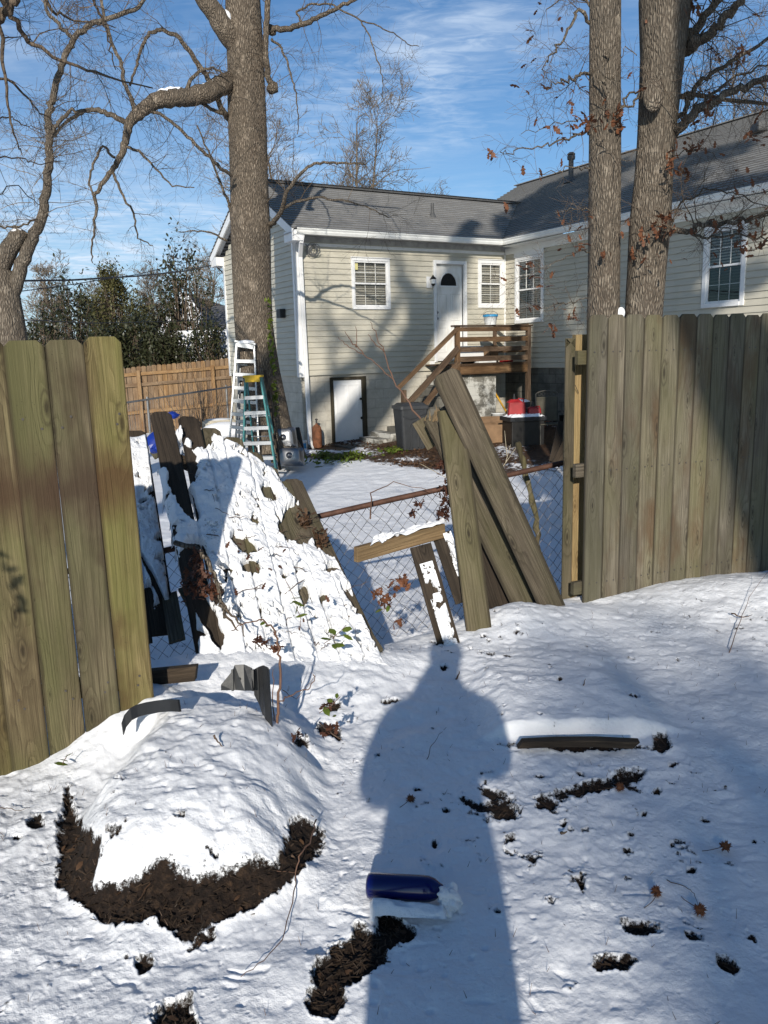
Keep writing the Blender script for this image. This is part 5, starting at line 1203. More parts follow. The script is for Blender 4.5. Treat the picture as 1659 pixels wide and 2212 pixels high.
# ladders
def ladder(name, lab, L0, R0, Ltop, Rtop, back, nst, mat, topmat=None, rw=.06, stepd=.075, first=.12, last=.98, topcap=True, backlegs=True):
    t = thing(name, lab, 'ladder', (np.array(L0)+np.array(R0))/2)
    L0, R0, Ltop, Rtop = [np.array(q, float) for q in (L0, R0, Ltop, Rtop)]; xs = nrm(R0-L0)
    for a, b in ((L0, Ltop), (R0, Rtop)): MB().beam(a, b, .026, rw, xs).build('side_rail', MAT[mat], t)
    fw = nrm(np.cross(xs, [0, 0, 1])); fw = fw if fw[1] > 0 else -fw
    for k in range(nst):
        f = first+(last-first)*k/(nst)
        a = L0*(1-f)+Ltop*f; b = R0*(1-f)+Rtop*f
        m2 = MB(); m2.beam(a, b, stepd, .022, fw); m2.beam(a+np.array([0, 0, -.02])-fw*stepd*.45, b+np.array([0, 0, -.02])-fw*stepd*.45, .006, .05, fw); m2.build('step', MAT['alu'], t)
        if k in (0, nst-2):
            MB().beam(a+np.array([0, 0, -.09]), a+(b-a)*.22, .008, .025, fw).build('brace', MAT['alu'], t); MB().beam(b+np.array([0, 0, -.09]), b+(a-b)*.22, .008, .025, fw).build('brace', MAT['alu'], t)
    if backlegs:
        bk = np.array(back, float)
        for a, b in ((L0, Ltop), (R0, Rtop)):
            a2 = a+bk+(R0-L0)*(.12 if a is L0 else -.12); MB().beam(a2, b+fw*.05, .022, .035, xs).build('back_leg', MAT[mat], t)
        for f in (.12, .35, .58, .8):
            a = (L0+bk)*(1-f)+Ltop*f+(R0-L0)*.1*(1-f); b = (R0+bk)*(1-f)+Rtop*f-(R0-L0)*.1*(1-f); MB().beam(a, b, .03, .012, fw).build('back_brace', MAT['alu'], t)
    if topcap:
        m2 = MB(); c = (Ltop+Rtop)/2; w = np.linalg.norm(Rtop-Ltop)+.07; m2.beam(c-xs*w/2+np.array([0, 0, .01]), c+xs*w/2+np.array([0, 0, .01]), .13, .035, fw); m2.beam(c-xs*w/2*.8+np.array([0, 0, -.035])-fw*.06, c+xs*w/2*.8+np.array([0, 0, -.035])-fw*.06, .01, .09, fw); m2.build('top_cap', MAT[topmat or mat], t, bevel=.006)
    return t
yl = 13.0
g1 = ladder('step_ladder', 'green fibreglass stepladder with a yellow top, nearest of the ladders', Py(525, 1035, yl), Py(600, 1034, yl-.1), Py(531, 815, yl+.02), Py(563, 813, yl), (0, .9, .1), 6, 'fiber_green', 'yellow', .07, first=.07, last=.96)
g2 = ladder('step_ladder', 'tall aluminium stepladder with snow on its top, behind the green one', Py(494, 975, yl+.7), Py(560, 985, yl+.7), Py(512, 742, yl+.9), Py(549, 741, yl+.9), (0, .7, .05), 7, 'alu', 'alu', .07, first=.12, last=.97)
mk('snow_cap', *ico(Py(531, 739, yl+.88), .15, 3, (1, .5, .25)), MAT['snow'], g2, smooth=True)
g3 = ladder('step_ladder', 'weathered aluminium ladder folded inside the tall stepladder', Py(507, 985, yl+1.0), Py(552, 990, yl+1.0), Py(519, 787, yl+1.1), Py(549, 787, yl+1.1), (0, .15, 0), 8, 'alu_dull', 'alu_dull', .05, first=.05, last=.97, topcap=False)
mb = MB(); mb.beam(Py(519, 787, yl+1.1), Py(549, 787, yl+1.1), .05, .03, (0, 1, 0)); mb.build('top_bar', MAT['alu_dull'], g3, bevel=.008)
lone('weathered_board', 'grey plywood board standing upright behind the top of the tall stepladder', 'board', Py(532, 850, yl+1.25), Py(533, 757, yl+1.25), .22, .02, 'wood_grey', side=(1, 0, 0))
lone('fence_picket', 'old grey picket leaning against the big tree behind the ladders', 'plank', Py(592, 1000, yl+.9), Py(562, 752, yl+1.2), .10, .02, 'wood_grey', side=(1, .1, 0), dog=.02)
lone('long_board', 'long thin grey board leaning between the ladders and the tree trunk', 'board', Py(605, 1015, yl+.3), Py(572, 800, yl+.9), .05, .03, 'wood_dark', side=(1, .1, 0))
# air conditioner
P = gpt(470, 922); ac = thing('air_conditioner', 'beige outdoor air conditioner unit with a coil grille by the ladders', 'air conditioner', P)
yc = 17.5; Pc = Py(470, 925, yc); gz0 = zg(Pc[0], Pc[1]); Pc[2] = gz0
mb = MB(); mb.add(*rbox(Pc[0], Pc[1]+.3, .66, .62, gz0+.62, gz0+.66, .60, .56, .3, .08)); mb.add(*rbox(Pc[0], Pc[1]+.3, .70, .66, gz0+.58, gz0+.62, .70, .66, .3, .08)); mb.add(*rbox(Pc[0], Pc[1]+.3, .70, .66, gz0, gz0+.06, .70, .66, .3, .08)); 
for (a, b) in ((-.33, -.31), (.33, -.31), (.33, .31), (-.33, .31)): ca_, sa_ = math.cos(.3), math.sin(.3); x = Pc[0]+a*ca_-b*sa_; y = Pc[1]+.3+a*sa_+b*ca_; mb.beam((x, y, gz0), (x, y, gz0+.6), .05, .05)
simple('ac_beige', (.42, .38, .30), .5); simple('coil', (.10, .075, .05), .6, .3, .3); mb.build('case', MAT['ac_beige'], ac)
mb = MB(); mb.add(*rbox(Pc[0], Pc[1]+.3, .64, .60, gz0+.05, gz0+.6, .64, .60, .3, .07)); mb.build('coil', MAT['coil'], ac)
mb = MB()
for k in range(26): z = gz0+.07+k*.02; V, F = rbox(Pc[0], Pc[1]+.3, .68, .64, z, z+.004, .68, .64, .3, .08); mb.add(V, F)
mb.build('grille', MAT['alu_dull'], ac)
mk('snow_cap', *ico((Pc[0]-.02, Pc[1]+.3, gz0+.655), .26, 3, (1, 1, .12)), MAT['snow'], ac, smooth=True)
# snowy bush / low drum
P = Py(487, 930, 15.5); o = mk('snow_pile', *ico(P, .38, 4, (1.2, .9, .45)), MAT['snow'], smooth=True); tag(o, 'rounded cap of snow on a low drum in front of the air conditioner', 'snow', kind='stuff')
# blue tarp pieces behind the panel
for (u, v, y, sx, sz, lb) in ((338, 957, 8.5, .12, .11, 'crumpled blue tarp end seen under the biggest fallen picket'), (374, 892, 8.7, .09, .035, 'scrap of blue tarp just above the biggest fallen picket')):
    Vt, Ft = ico(Py(u, v, y), 1, 3, (sx, .08, sz)); d_ = fbm(Vt[:, 0], Vt[:, 2], 9, 3); Vt = Vt+np.stack([d_*.05, d_*.05, d_*.06], -1); o = mk('blue_tarp', Vt, Ft, MAT['blue_tarp']); tag(o, lb, 'tarp')
P = Py(345, 975, 9.5); mb = MB(); mb.beam(P, P+np.array([0, 0, .12]), .09, .09); mb.beam(Py(330, 985, 9.0), Py(345, 975, 9.0), .1, .05, (0, 0, 1)); o = mb.build('wood_block', MAT['wood_grey'], bevel=.01); tag(o, 'grey wood block on the snow behind the biggest fallen picket', 'wood block')
# clutter under the porch, right
P = gpt(1138, 968)+np.array([0, .1, 0]); gr = thing('work_table', 'low black table stand with snow on top under the red fuel cans', 'table', P)
zt = P[2]+.62
def local(c, ang=.25): ca_, sa_ = math.cos(ang), math.sin(ang); return lambda V: np.stack([V[:, 0]*ca_-V[:, 1]*sa_+c[0], V[:, 0]*sa_+V[:, 1]*ca_+c[1], V[:, 2]], -1)
Tt = local((P[0], P[1]+.3)); mb = MB(); mb.box((-.34, -.24, P[2]+.02), (.34, .24, zt-.12), Tt); mb.build('cabinet', MAT['dark_metal'], gr, bevel=.015)
mb = MB(); mb.box((-.38, -.27, zt-.12), (.38, .27, zt-.04), Tt); mb.tube(Tt(np.array([(-.3, -.28, zt-.08), (.3, -.28, zt-.08)])), .012, 6); mb.lathe([(.03, 0), (.03, .02), (0.001, .02)], 12, lambda V: Tt(np.stack([V[:, 0]+.12, -V[:, 2]-.27, V[:, 1]+zt-.08], -1))); mb.build('table_top', MAT['black_plastic'], gr, bevel=.01)
nS = 40; Sx, Sy = np.meshgrid(np.linspace(-1, 1, nS), np.linspace(-1, 1, nS), indexing='ij'); hh = .045*sstep(1-np.maximum(abs(Sx), abs(Sy))+.15*fbm(Sx, Sy, 4, 3), .02, .25)*(1+.6*fbm(Sx, Sy, 5, 3))-.006
Vs = Tt(np.stack([Sx*.37, Sy*.26, zt-.035+hh], -1).reshape(-1, 3)); ii, jj = np.meshgrid(np.arange(nS-1), np.arange(nS-1), indexing='ij'); mk('snow_cap', Vs, np.stack([ii*nS+jj, (ii+1)*nS+jj, (ii+1)*nS+jj+1, ii*nS+jj+1], -1).reshape(-1, 4), MAT['snow'], gr, smooth=True)
def fuelcan(C, w, d, h, lab, lean=0):
    t = thing('fuel_can', lab, 'fuel can', C); Tn = lambda V: Tt(np.stack([V[:, 0]+C0[0], V[:, 1]+C0[1], V[:, 2]], -1))
    C0 = C; m2 = MB(); V, F = rbox(0, 0, w, d, C0[2], C0[2]+h*.8, w*.92, d*.9, 0, .03); V2, F2 = rbox(0, 0, w*.92, d*.9, C0[2]+h*.8, C0[2]+h, w*.45, d*.5, 0, .02)
    ca_, sa_ = math.cos(.25), math.sin(.25); V = V+np.array([C0[0], C0[1], 0]); V2 = V2+np.array([C0[0]-w*.1, C0[1], 0]); m2.add(V, F); m2.add(V2, F2); m2.tube([(C0[0]+w*.4, C0[1], C0[2]+h*.75), (C0[0]+w*.42, C0[1], C0[2]+h*1.0), (C0[0]+w*.1, C0[1], C0[2]+h*1.03)], .014, 8); m2.build('body', MAT['red_plastic'], t, bevel=.006)
    MB().lathe([(.028, h), (.028, h+.04), (.018, h+.05), (.014, h+.10)], 12, lambda V: V+np.array([C0[0]-w*.12, C0[1], C0[2]])).build('cap', MAT['black_plastic'], t)
    return t
fuelcan(np.array([P[0]-.14, P[1]+.28, zt-.01]), .34, .22, .30, 'larger red fuel can on the left half of the snowy black table')
fuelcan(np.array([P[0]+.20, P[1]+.26, zt-.01]), .26, .20, .15, 'smaller red fuel can on the right half of the snowy black table')
P2_ = P+np.array([.0, .75, 0]); dr = thing('metal_drum', 'dark ribbed bin with snow on its lid behind the red fuel cans', 'bin', P2_)
zd = P2_[2]; MB().lathe([(.20, 0), (.21, .02), (.21, .28), (.218, .29), (.218, .31), (.21, .32), (.22, .83)], 26, lambda V: V+P2_).build('body', MAT['can_grey'], dr, smooth=True); mk('snow_cap', *ico(P2_+np.array([0, 0, .83]), .21, 3, (1, 1, .25)), MAT['snow'], dr, smooth=True)
# patio chair
Pc2 = P+np.array([.52, .55, 0]); ch = thing('patio_chair', 'dark metal patio chair with a tall arched back behind the fuel cans', 'chair', Pc2)
cf = lambda *q: Pc2+np.array(q)
for sx in (-.22, .22):
    MB().tube([cf(sx, 0, 0), cf(sx, -.02, .42), cf(sx, .08, .98)], .013, 8).build('leg', MAT['chair_metal'], ch); MB().tube([cf(sx, -.45, 0), cf(sx, -.42, .40)], .013, 8).build('leg', MAT['chair_metal'], ch); MB().tube([cf(sx, -.45, .62), cf(sx, -.2, .66), cf(sx, .03, .62)], .012, 8).build('armrest', MAT['chair_metal'], ch)
m2 = MB(); m2.add([cf(-.21, .0, .45), cf(.21, .0, .45), cf(.21, .075, .92), cf(-.21, .075, .92)], [(0, 1, 2, 3)]); simple('sling', (.06, .055, .04), .9); m2.build('backrest', MAT['sling'], ch)
m2 = MB(); m2.tube([cf(.22*math.cos(a), .08, .96+.08*math.sin(a)) for a in np.linspace(0, math.pi, 12)], .012, 6)
for k in range(5): m2.tube([cf(-.14+.07*k+.03*math.cos(a), .08, .975+.03*math.sin(a)) for a in np.linspace(0, 6.28, 9)], .005, 4)
m2.build('back_crest', MAT['chair_metal'], ch); m2 = MB(); m2.box((-.22, -.43, .41), (.22, 0, .43), lambda V: V+Pc2); m2.build('seat', MAT['sling'], ch)
# hose loops
mb = MB(); mb.tube(wig([Py(1142, 905, 17.2), Py(1140, 930, 17.0), Py(1146, 960, 16.9), Py(1142, 985, 16.8)], 4, .01), .014, 6); mb.tube(wig([Py(1148, 925, 17.2), Py(1160, 935, 17.0), Py(1185, 960, 16.9), Py(1196, 985, 16.8)], 4, .01), .012, 6); o = mb.build('cable', MAT['black_plastic'], smooth=True); tag(o, 'black cables trailing off the front of the black table', 'cable')
P = gpt(1073, 893); bucket('paint_bucket', Py(1076, 900, 17.6)*np.array([1, 1, 0])+np.array([0, 0, zg(*Py(1076, 900, 17.6)[:2])]), .13, .14, .24, 'white_plastic', 'white bucket with an orange label, left of the red fuel cans', 'bucket', label='orange_label')
Pq = Py(1107, 900, 18.0); Pq[2] = zg(Pq[0], Pq[1]); bucket('bucket', Pq, .12, .13, .26, 'white_plastic', 'plain white bucket with snow between the labelled bucket and the bin', 'bucket', snow=True)
Pb = gpt(1068, 965)+np.array([0, .35, 0]); cb = thing('cardboard_box', 'open brown cardboard box on the ground left of the black table', 'cardboard box', Pb)
Tb = local((Pb[0], Pb[1]), .1); m2 = MB(); w, d, h = .36, .24, .42; zb_ = Pb[2]
for q in (((-w, -d, zb_), (w, -d+.008, zb_+h)), ((-w, d-.008, zb_), (w, d, zb_+h)), ((-w, -d+.009, zb_), (-w+.008, d-.009, zb_+h)), ((w-.008, -d+.009, zb_), (w, d-.009, zb_+h)), ((-w+.009, -d+.009, zb_+.002), (w-.009, d-.009, zb_+.01))): m2.box(*q, Tb)
m2.build('carton', MAT['cardboard'], cb)
m2 = MB(); m2.add(Tb(np.array([(-w, d, zb_+h), (w, d, zb_+h), (w, d+.12, zb_+h+.12), (-w, d+.12, zb_+h+.12)])), [(0, 1, 2, 3)]); m2.add(Tb(np.array([(w, -d, zb_+h), (w, d, zb_+h), (w+.14, d, zb_+h-.06), (w+.14, -d, zb_+h-.06)])), [(0, 1, 2, 3)]); m2.build('flap', MAT['cardboard'], cb)
lone('dark_board', 'dark board propped up at the right end of the rusty rail', 'board', Py(1193, 998, 9.0), Py(1213, 912, 9.3), .08, .04, 'wood_dark', side=(1, 0, 0)); lone('dark_board', 'second dark board crossing low behind the end post', 'board', Py(1200, 1005, 8.9), Py(1225, 955, 9.0), .10, .04, 'wood_dark', side=(1, 0, 0))
for k, (u, v, r_, h, mt, lab) in enumerate(((1186, 935, .08, .28, 'terra', 'slim terracotta pot right of the patio chair'), (1205, 925, .13, .2, 'dark_metal', 'dark pot at the wall by the end of the fence'), (1170, 905, .10, .18, 'terra', 'low brown pot at the block wall'))):
    Pq = Py(u, v, 17.8-.4*k); Pq[2] = zg(Pq[0], Pq[1]); bucket('flower_pot', Pq, r_*.75, r_, h, mt, lab, 'pot')
lone('fence_picket', 'mossy picket scrap leaning on the trash can', 'plank', Py(912, 985, 15.6), Py(925, 918, 15.7), .30, .03, 'wood_moss', side=(1, .1, .6))
# leaf litter by the house and ivy
rs = random.Random(21)
def scatter(n, lst, size, mat, name, lab, cat, lift=.02, kind='stuff'):
    C = []
    for _ in range(n):
        u, v, ru, rv = rs.choice(lst); P = gpt(u+rs.gauss(0, .5)*ru, v+rs.gauss(0, .5)*rv); C.append(P+np.array([0, 0, rs.uniform(0, lift)]))
    V, F = leafquads(C, size, 0, rs, flat=.6, lobed=False); o = mk(name, V, F, MAT[mat]); tag(o, lab, cat, kind=kind)
scatter(2600, [(880, 965, 130, 20), (700, 955, 90, 10), (1000, 975, 140, 25), (1110, 915, 130, 35), (780, 945, 60, 10), (1090, 895, 90, 20), (960, 1000, 150, 8)], .075, 'leaf_litter', 'leaf_litter', 'brown oak leaves drifted along the foot of the house', 'leaves')
scatter(420, [(735, 990, 40, 6), (700, 985, 20, 6), (715, 1000, 60, 10), (770, 985, 40, 6), (850, 975, 30, 5)], .10, 'leaf_green', 'ivy', 'low ivy leaves poking through the snow near the basement door', 'ivy', .08)
scatter(500, [(1105, 880, 36, 8), (1145, 888, 30, 6)], .11, 'leaf_ever', 'ivy', 'dark ground ivy under the right part of the porch', 'ivy', .22)
# sapling stems in front of the house
def stems(lab, lst, r0, seed, mat='vine', cat='sapling'):
    t = thing('sapling', lab, cat, Py(*lst[0][0])); rs2 = random.Random(seed)
    for i, L_ in enumerate(lst): W_ = wig([Py(*p) for p in L_], 4, .006*L_[0][2]/6, rs2); MB().tube(W_, np.linspace(r0*(1 if i == 0 else .55), r0*.22, len(W_)), 6).build('stem', MAT[mat], t, smooth=True)
stems('thin bare reddish sapling rising left of the porch steps', [[(972, 1030, 6.2), (930, 930, 6.3), (885, 870, 6.4), (850, 820, 6.5), (830, 760, 6.6), (812, 715, 6.7), (800, 695, 6.7)], [(850, 820, 6.5), (818, 790, 6.5), (785, 765, 6.5), (750, 745, 6.5), (730, 728, 6.5)], [(785, 765, 6.5), (770, 745, 6.5), (768, 705, 6.5)], [(830, 760, 6.6), (812, 745, 6.6), (795, 722, 6.6)], [(770, 750, 6.5), (758, 735, 6.5), (745, 715, 6.5)]], .010, 2)
stems('thin dark twig standing in front of the chain link', [[(800, 1120, 5.0), (800, 1065, 5.2), (850, 1040, 5.3), (930, 1060, 5.2), (975, 1085, 4.8)]], .005, 3)
# stalks by the rail
mb = MB()
for a, b in (((1085, 1010), (1118, 962)), ((1092, 1000), (1103, 960)), ((980, 1040), (905, 1000)), ((1095, 985), (1090, 930))): mb.tube([Py(*a, 8.0), Py(*b, 8.1)], [.004, .002], 4)
o = mb.build('dry_stalks', MAT['straw']); tag(o, 'pale dry stalks sticking up behind the diagonal plank', 'stalks')
# ================================================================== BACK FENCES AND NEIGHBOURS
def ugrid(u0, u1, y0_, y1_, n):
    a = Py(u0, 800, y0_); b = Py(u1, 800, y1_); return [a*(1-t)+b*t for t in np.linspace(0, 1, n)]
cf_ = thing('wooden_fence', 'new orange cedar privacy fence across the back of the yard', 'fence', Py(380, 900, 23))
a = Py(225, 800, 22.5); b = Py(520, 780, 24.5); dv_ = b-a; dv_[2] = 0; Ln = np.linalg.norm(dv_); dv_ = dv_/Ln; npk = int(Ln/.145); back = np.array([-dv_[1], dv_[0], 0])
for i in range(npk):
    p = a+dv_*(i+.5)*.145; t = i/npk; zt = Py(265, 797, 22.8)[2]*(1-t)+Py(497, 772, 24.3)[2]*t + rnd.uniform(-.012, .012); zb_ = -.45
    board('picket', (p[0], p[1], zb_), (p[0]+rnd.uniform(-.006, .006), p[1], zt), .138, .018, MAT['wood_cedar'], cf_, side=dv_, dog=.03, bevel=0, seed=i)
for zz_ in (.15, .92, 1.22):
    board('rail', a-back*.04*-1*-1+np.array([0, 0, zz_-a[2]-.0]), b-back*.04+np.array([0, 0, zz_+.17-b[2]]), .09, .04, MAT['wood_cedar'], cf_, side=(0, 0, 1), bevel=0)
for i in range(0, npk, 15):
    p = a+dv_*(i+6.2)*.145-back*.07; t = i/npk; board('post', (p[0], p[1], -.5), (p[0], p[1], 1.36+.13*t), .09, .09, MAT['wood_cedar'], cf_, side=dv_, bevel=0)
c2 = thing('chain_link_fence', 'grey chain link fence in front of the cedar fence', 'fence', Py(400, 900, 19))
A_ = Py(230, 876, 17.5); B_ = Py(520, 832, 21.5); d2 = B_-A_; L2 = np.linalg.norm(d2); d2 = d2/L2
MB().tube([A_, B_], .022, 8).build('top_rail', MAT['alu_dull'], c2); mb = MB()
for k in range(int(L2/.085)):
    for s1, s2 in ((0, .042), (.042, 0)):
        P = [A_+d2*(k*.085+(s1 if j % 2 else s2)+(.0 if s1 else 0))+np.array([0, 0, -j*.05-.01]) for j in range(25)]; mb.tube(P, .0022, 3, cap=False)
mb.build('wire_mesh', MAT['alu_dull'], c2)
for k in (1.2, 4.0, 6.8): p = A_+d2*k; MB().tube([(p[0], p[1]+.03, -.6), (p[0], p[1]+.03, p[2]+.06)], .028, 8).build('post', MAT['alu_dull'], c2)
# brush in front of the cedar fence
def pyp(L, y): return [Py(u, v, y) for u, v in L]
# neighbour houses, far behind the shrubs
def farhouse(lab, u0, u1, y, zeave, ridge, dep, col, snowroof=False, gable=False):
    a = Py(u0, 760, y); b = Py(u1, 760, y); x0_, x1_ = a[0], b[0]; t = thing('house', lab, 'house', ((x0_+x1_)/2, y, -.3)); zb_ = -.6
    mb = MB(); mb.box((x0_, y, zb_), (x1_, y+dep, zeave)); 
    if gable: mb.add([(x0_, y, zeave), (x1_, y, zeave), ((x0_+x1_)/2, y, ridge)], [(0, 1, 2)])
    mb.build('wall', MAT[col], t); mb = MB()
    if gable: xm = (x0_+x1_)/2; mb.add([(x0_-.3, y-.4, zeave-.15), (xm, y-.4, ridge+.1), (xm, y+dep, ridge+.1), (x0_-.3, y+dep, zeave-.15)], [(0, 1, 2, 3)]); mb.add([(xm, y-.4, ridge+.1), (x1_+.3, y-.4, zeave-.15), (x1_+.3, y+dep, zeave-.15), (xm, y+dep, ridge+.1)], [(0, 1, 2, 3)])
    else: mb.add([(x0_-.4, y-.4, zeave), (x1_+.4, y-.4, zeave), (x1_+.4, y+dep/2, ridge), (x0_-.4, y+dep/2, ridge)], [(0, 1, 2, 3)])
    r_ = mb.build('roof', MAT['snow'] if snowroof else MAT['far_roof'], t)
    mb = MB()
    if gable:
        for sx in (-1, 1):
            xa = xm+sx*((x1_-x0_)/2+.3); mb.beam((xa, y-.42, zeave-.2), (xm, y-.42, ridge+.06), .22, .05, (0, 0, 1))
    else: mb.box((x0_-.4, y-.48, zeave-.2), (x1_+.4, y-.4, zeave))
    mb.build('fascia', MAT['far_white'], r_)
    return t
farhouse('white gabled neighbour house half hidden by the tall leafy shrubs', 372, 450, 30, 2.7, 3.9, 9, 'far_white', gable=True)
farhouse('dark-roofed neighbour garage right behind the shrubs beside the beige house', 440, 540, 27, 2.3, 3.6, 8, 'far_white')
farhouse('long low grey-roofed house far behind the left fence', 150, 300, 44, 1.9, 3.2, 8, 'far_white')
pk = thing('picket_railing', 'white baluster railing showing through the shrubs beside the beige house', 'railing', Py(450, 760, 25.8)); mb = MB()
pa_ = Py(385, 760, 25.8); pb_ = Py(500, 760, 25.8)
for k in range(26): t = k/25; x = pa_[0]*(1-t)+pb_[0]*t; mb.box((x-.03, 25.78, 1.45), (x+.03, 25.82, 2.45))
mb.build('balusters', MAT['far_white'], pk); 
for zz_ in (2.45, 1.38): mb = MB(); mb.box((pa_[0], 25.76, zz_), (pb_[0], 25.84, zz_+.07)); mb.build('rail', MAT['far_white'], pk)

# ================================================================== TREES
RMIN = [.0012]
def limbtube(mb, P, R_, rs): 
    n = 12 if max(R_) > .08 else 8 if max(R_) > .03 else 5 if max(R_) > .010 else 3
    mb.tube(P, R_, n, cap=n > 5)
def grow(mb, p, d, L, r, depth, rs, droop=-.1, tips=None, spread=.9, nseg=6, wob=.16, kids=(3, 5), shrink=.62):
    pts = [np.array(p)]; dirs = []; d = nrm(np.array(d, float))
    for i in range(nseg):
        d = nrm(d+np.array([rs.gauss(0, wob), rs.gauss(0, wob), rs.gauss(0, wob)+droop*.25])); pts.append(pts[-1]+d*L/nseg*rs.uniform(.85, 1.15)); dirs.append(d)
    rad = [max(r*(1-.8*i/nseg), RMIN[0]) for i in range(nseg+1)]; limbtube(mb, pts, rad, rs)
    if depth <= 0:
        if tips is not None: tips.append(pts[-1]); tips.append(pts[-2])
        return
    for _ in range(rs.randint(*kids)):
        i = rs.randint(1, nseg-1); perp = nrm(np.cross(dirs[i], [rs.gauss(0, 1), rs.gauss(0, 1), rs.gauss(0, 1)])); nd = nrm(dirs[i]*rs.uniform(.4, .9)+perp*spread*rs.uniform(.6, 1.1)+np.array([0, 0, .12]))
        grow(mb, pts[i], nd, L*shrink*rs.uniform(.75, 1.1), rad[i]*.55, depth-1, rs, droop, tips, spread, max(4, nseg-1), wob, kids, shrink)
def limb(mbl, mbt, L_, r0, r1, rs, twn=10, tl=.6, depth=2, tips=None, droop=-.1, up=.2, j=.01, skip=.15, tr=.007):
    P = wig([Py(*q) for q in L_], 5, j, rs); n = len(P); rad = np.interp(np.linspace(0, 1, n), np.linspace(0, 1, len(r0)), r0) if isinstance(r0, list) else np.linspace(r0, r1, n); limbtube(mbl, P, rad, rs)
    for _ in range(max(2, int(twn*.7))):
        i = rs.randint(max(1, int(n*skip)), n-1); t = nrm(P[i]-P[i-1]); perp = nrm(np.cross(t, [rs.gauss(0, 1), rs.gauss(0, 1), rs.gauss(0, 1)]))
        d = nrm(t*rs.uniform(.2, .8)+perp+np.array([0, 0, up])); grow(mbt, P[i], d, tl*rs.uniform(.6, 1.3), max(.0025, min(rad[i]*.4, tr)), depth, rs, droop, tips)
def trunk(mb, L_, rads, rs, n=26, amp=.05, seg=8):
    P = []; Rr = []
    C = np.array([Py(*q) for q in L_]); m = len(C); ts_ = np.linspace(0, m-1, (m-1)*seg+1)
    for k in range(3): P.append(np.interp(ts_, range(m), C[:, k]))
    P = np.stack(P, -1); 
    ker = np.array([1, 2, 3, 2, 1])/9
    for k in range(3): P[2:-2, k] = np.convolve(P[:, k], ker, 'valid')
    rad = np.interp(ts_, range(m), rads); an = np.arange(n)*2*math.pi/n; V = []
    sd = rs.uniform(0, 50)
    for i in range(len(P)):
        f_ = 1+amp*(vnoise(np.cos(an)*1.3+sd, P[i, 2]*.7+np.sin(an)*1.3)-.5)*2+.02*np.sin(an*7+P[i, 2]*.6)+.012*np.sin(an*13-P[i, 2])
        V.append(np.stack([P[i, 0]+rad[i]*f_*np.cos(an), P[i, 1]+rad[i]*f_*np.sin(an), np.full(n, P[i, 2])], -1))
    F = [(i*n+j, i*n+(j+1) % n, (i+1)*n+(j+1) % n, (i+1)*n+j) for i in range(len(P)-1) for j in range(n)]; F.append(tuple((len(P)-1)*n+j for j in range(n))); mb.add(np.concatenate(V), F)

# --- big tree with the ladders
YT = 14.3; rs = random.Random(101)
T1 = thing('tree', 'big bare tree behind the ladders with a long crooked limb reaching left', 'tree', Py(585, 935, YT))
mb = MB(); trunk(mb, [(600, 985, YT), (583, 930, YT), (572, 860, YT), (560, 800, YT), (548, 700, YT), (544, 600, YT), (542, 500, YT), (538, 380, YT), (534, 250, YT), (531, 130, YT), (526, 20, YT), (522, -120, YT), (520, -300, YT)], [.52, .40, .37, .36, .335, .335, .34, .325, .32, .30, .28, .24, .18], rs)
mb.tube([Py(583, 195, YT-.15), Py(590, 190, YT-.1), Py(594, 178, YT-.1)], [.07, .10, .05], 10); mb.tube([Py(578, 60, YT-.1), Py(588, 65, YT-.1), Py(590, 75, YT-.1)], [.07, .09, .05], 10)
mb.build('trunk', MAT['bark_main'], T1, smooth=True)
ml = MB(); mt = MB(); tips = []
limb(ml, mt, [(525, 110, YT), (490, 70, YT-.2), (462, 25, YT-.3), (430, -20, YT-.4), (400, -90, YT-.5)], .19, .12, rs, 4, .8)
limb(ml, mt, [(505, 175, YT), (480, 185, YT-.3), (445, 203, YT-.6), (405, 210, YT-.8), (370, 211, YT-1), (340, 217, YT-1.1), (315, 232, YT-1.2), (292, 250, YT-1.3), (277, 272, YT-1.4), (272, 300, YT-1.4), (262, 335, YT-1.4), (245, 362, YT-1.5), (222, 395, YT-1.5), (203, 425, YT-1.5)], [.16, .155, .145, .135, .13, .12, .105, .085, .068, .056, .048, .04, .033, .026], 0, rs, 12, .9)
limb(ml, mt, [(203, 425, YT-1.5), (208, 455, YT-1.5), (203, 500, YT-1.5), (197, 545, YT-1.5), (200, 568, YT-1.5)], .03, .008, rs, 8, .5, tr=.005)
limb(ml, mt, [(203, 425, YT-1.5), (192, 400, YT-1.5), (200, 355, YT-1.5), (222, 315, YT-1.5), (248, 340, YT-1.5)], .016, .022, rs, 6, .5)
limb(ml, mt, [(272, 265, YT-1.4), (240, 247, YT-1.4), (205, 238, YT-1.3), (180, 240, YT-1.3), (150, 258, YT-1.2), (122, 285, YT-1.2), (100, 310, YT-1.2)], .045, .015, rs, 12, .8)
limb(ml, mt, [(268, 318, YT-1.4), (300, 325, YT-1.4), (330, 358, YT-1.4), (372, 403, YT-1.4), (420, 405, YT-1.3)], .026, .008, rs, 10, .7)
limb(ml, mt, [(240, 370, YT-1.5), (262, 415, YT-1.5), (290, 470, YT-1.5), (297, 515, YT-1.5), (330, 530, YT-1.5)], .024, .008, rs, 8, .6)
limb(ml, mt, [(496, 258, YT), (478, 235, YT-.3), (462, 190, YT-.5), (440, 155, YT-.6), (410, 110, YT-.7), (380, 75, YT-.8), (350, 63, YT-.8), (322, 70, YT-.8), (305, 105, YT-.9), (297, 140, YT-.9), (280, 185, YT-1)], .05, .018, rs, 12, .8)
limb(ml, mt, [(400, 205, YT-.8), (410, 175, YT-.8), (430, 155, YT-.7), (460, 145, YT-.6), (490, 165, YT-.5)], .035, .015, rs, 10, .8)
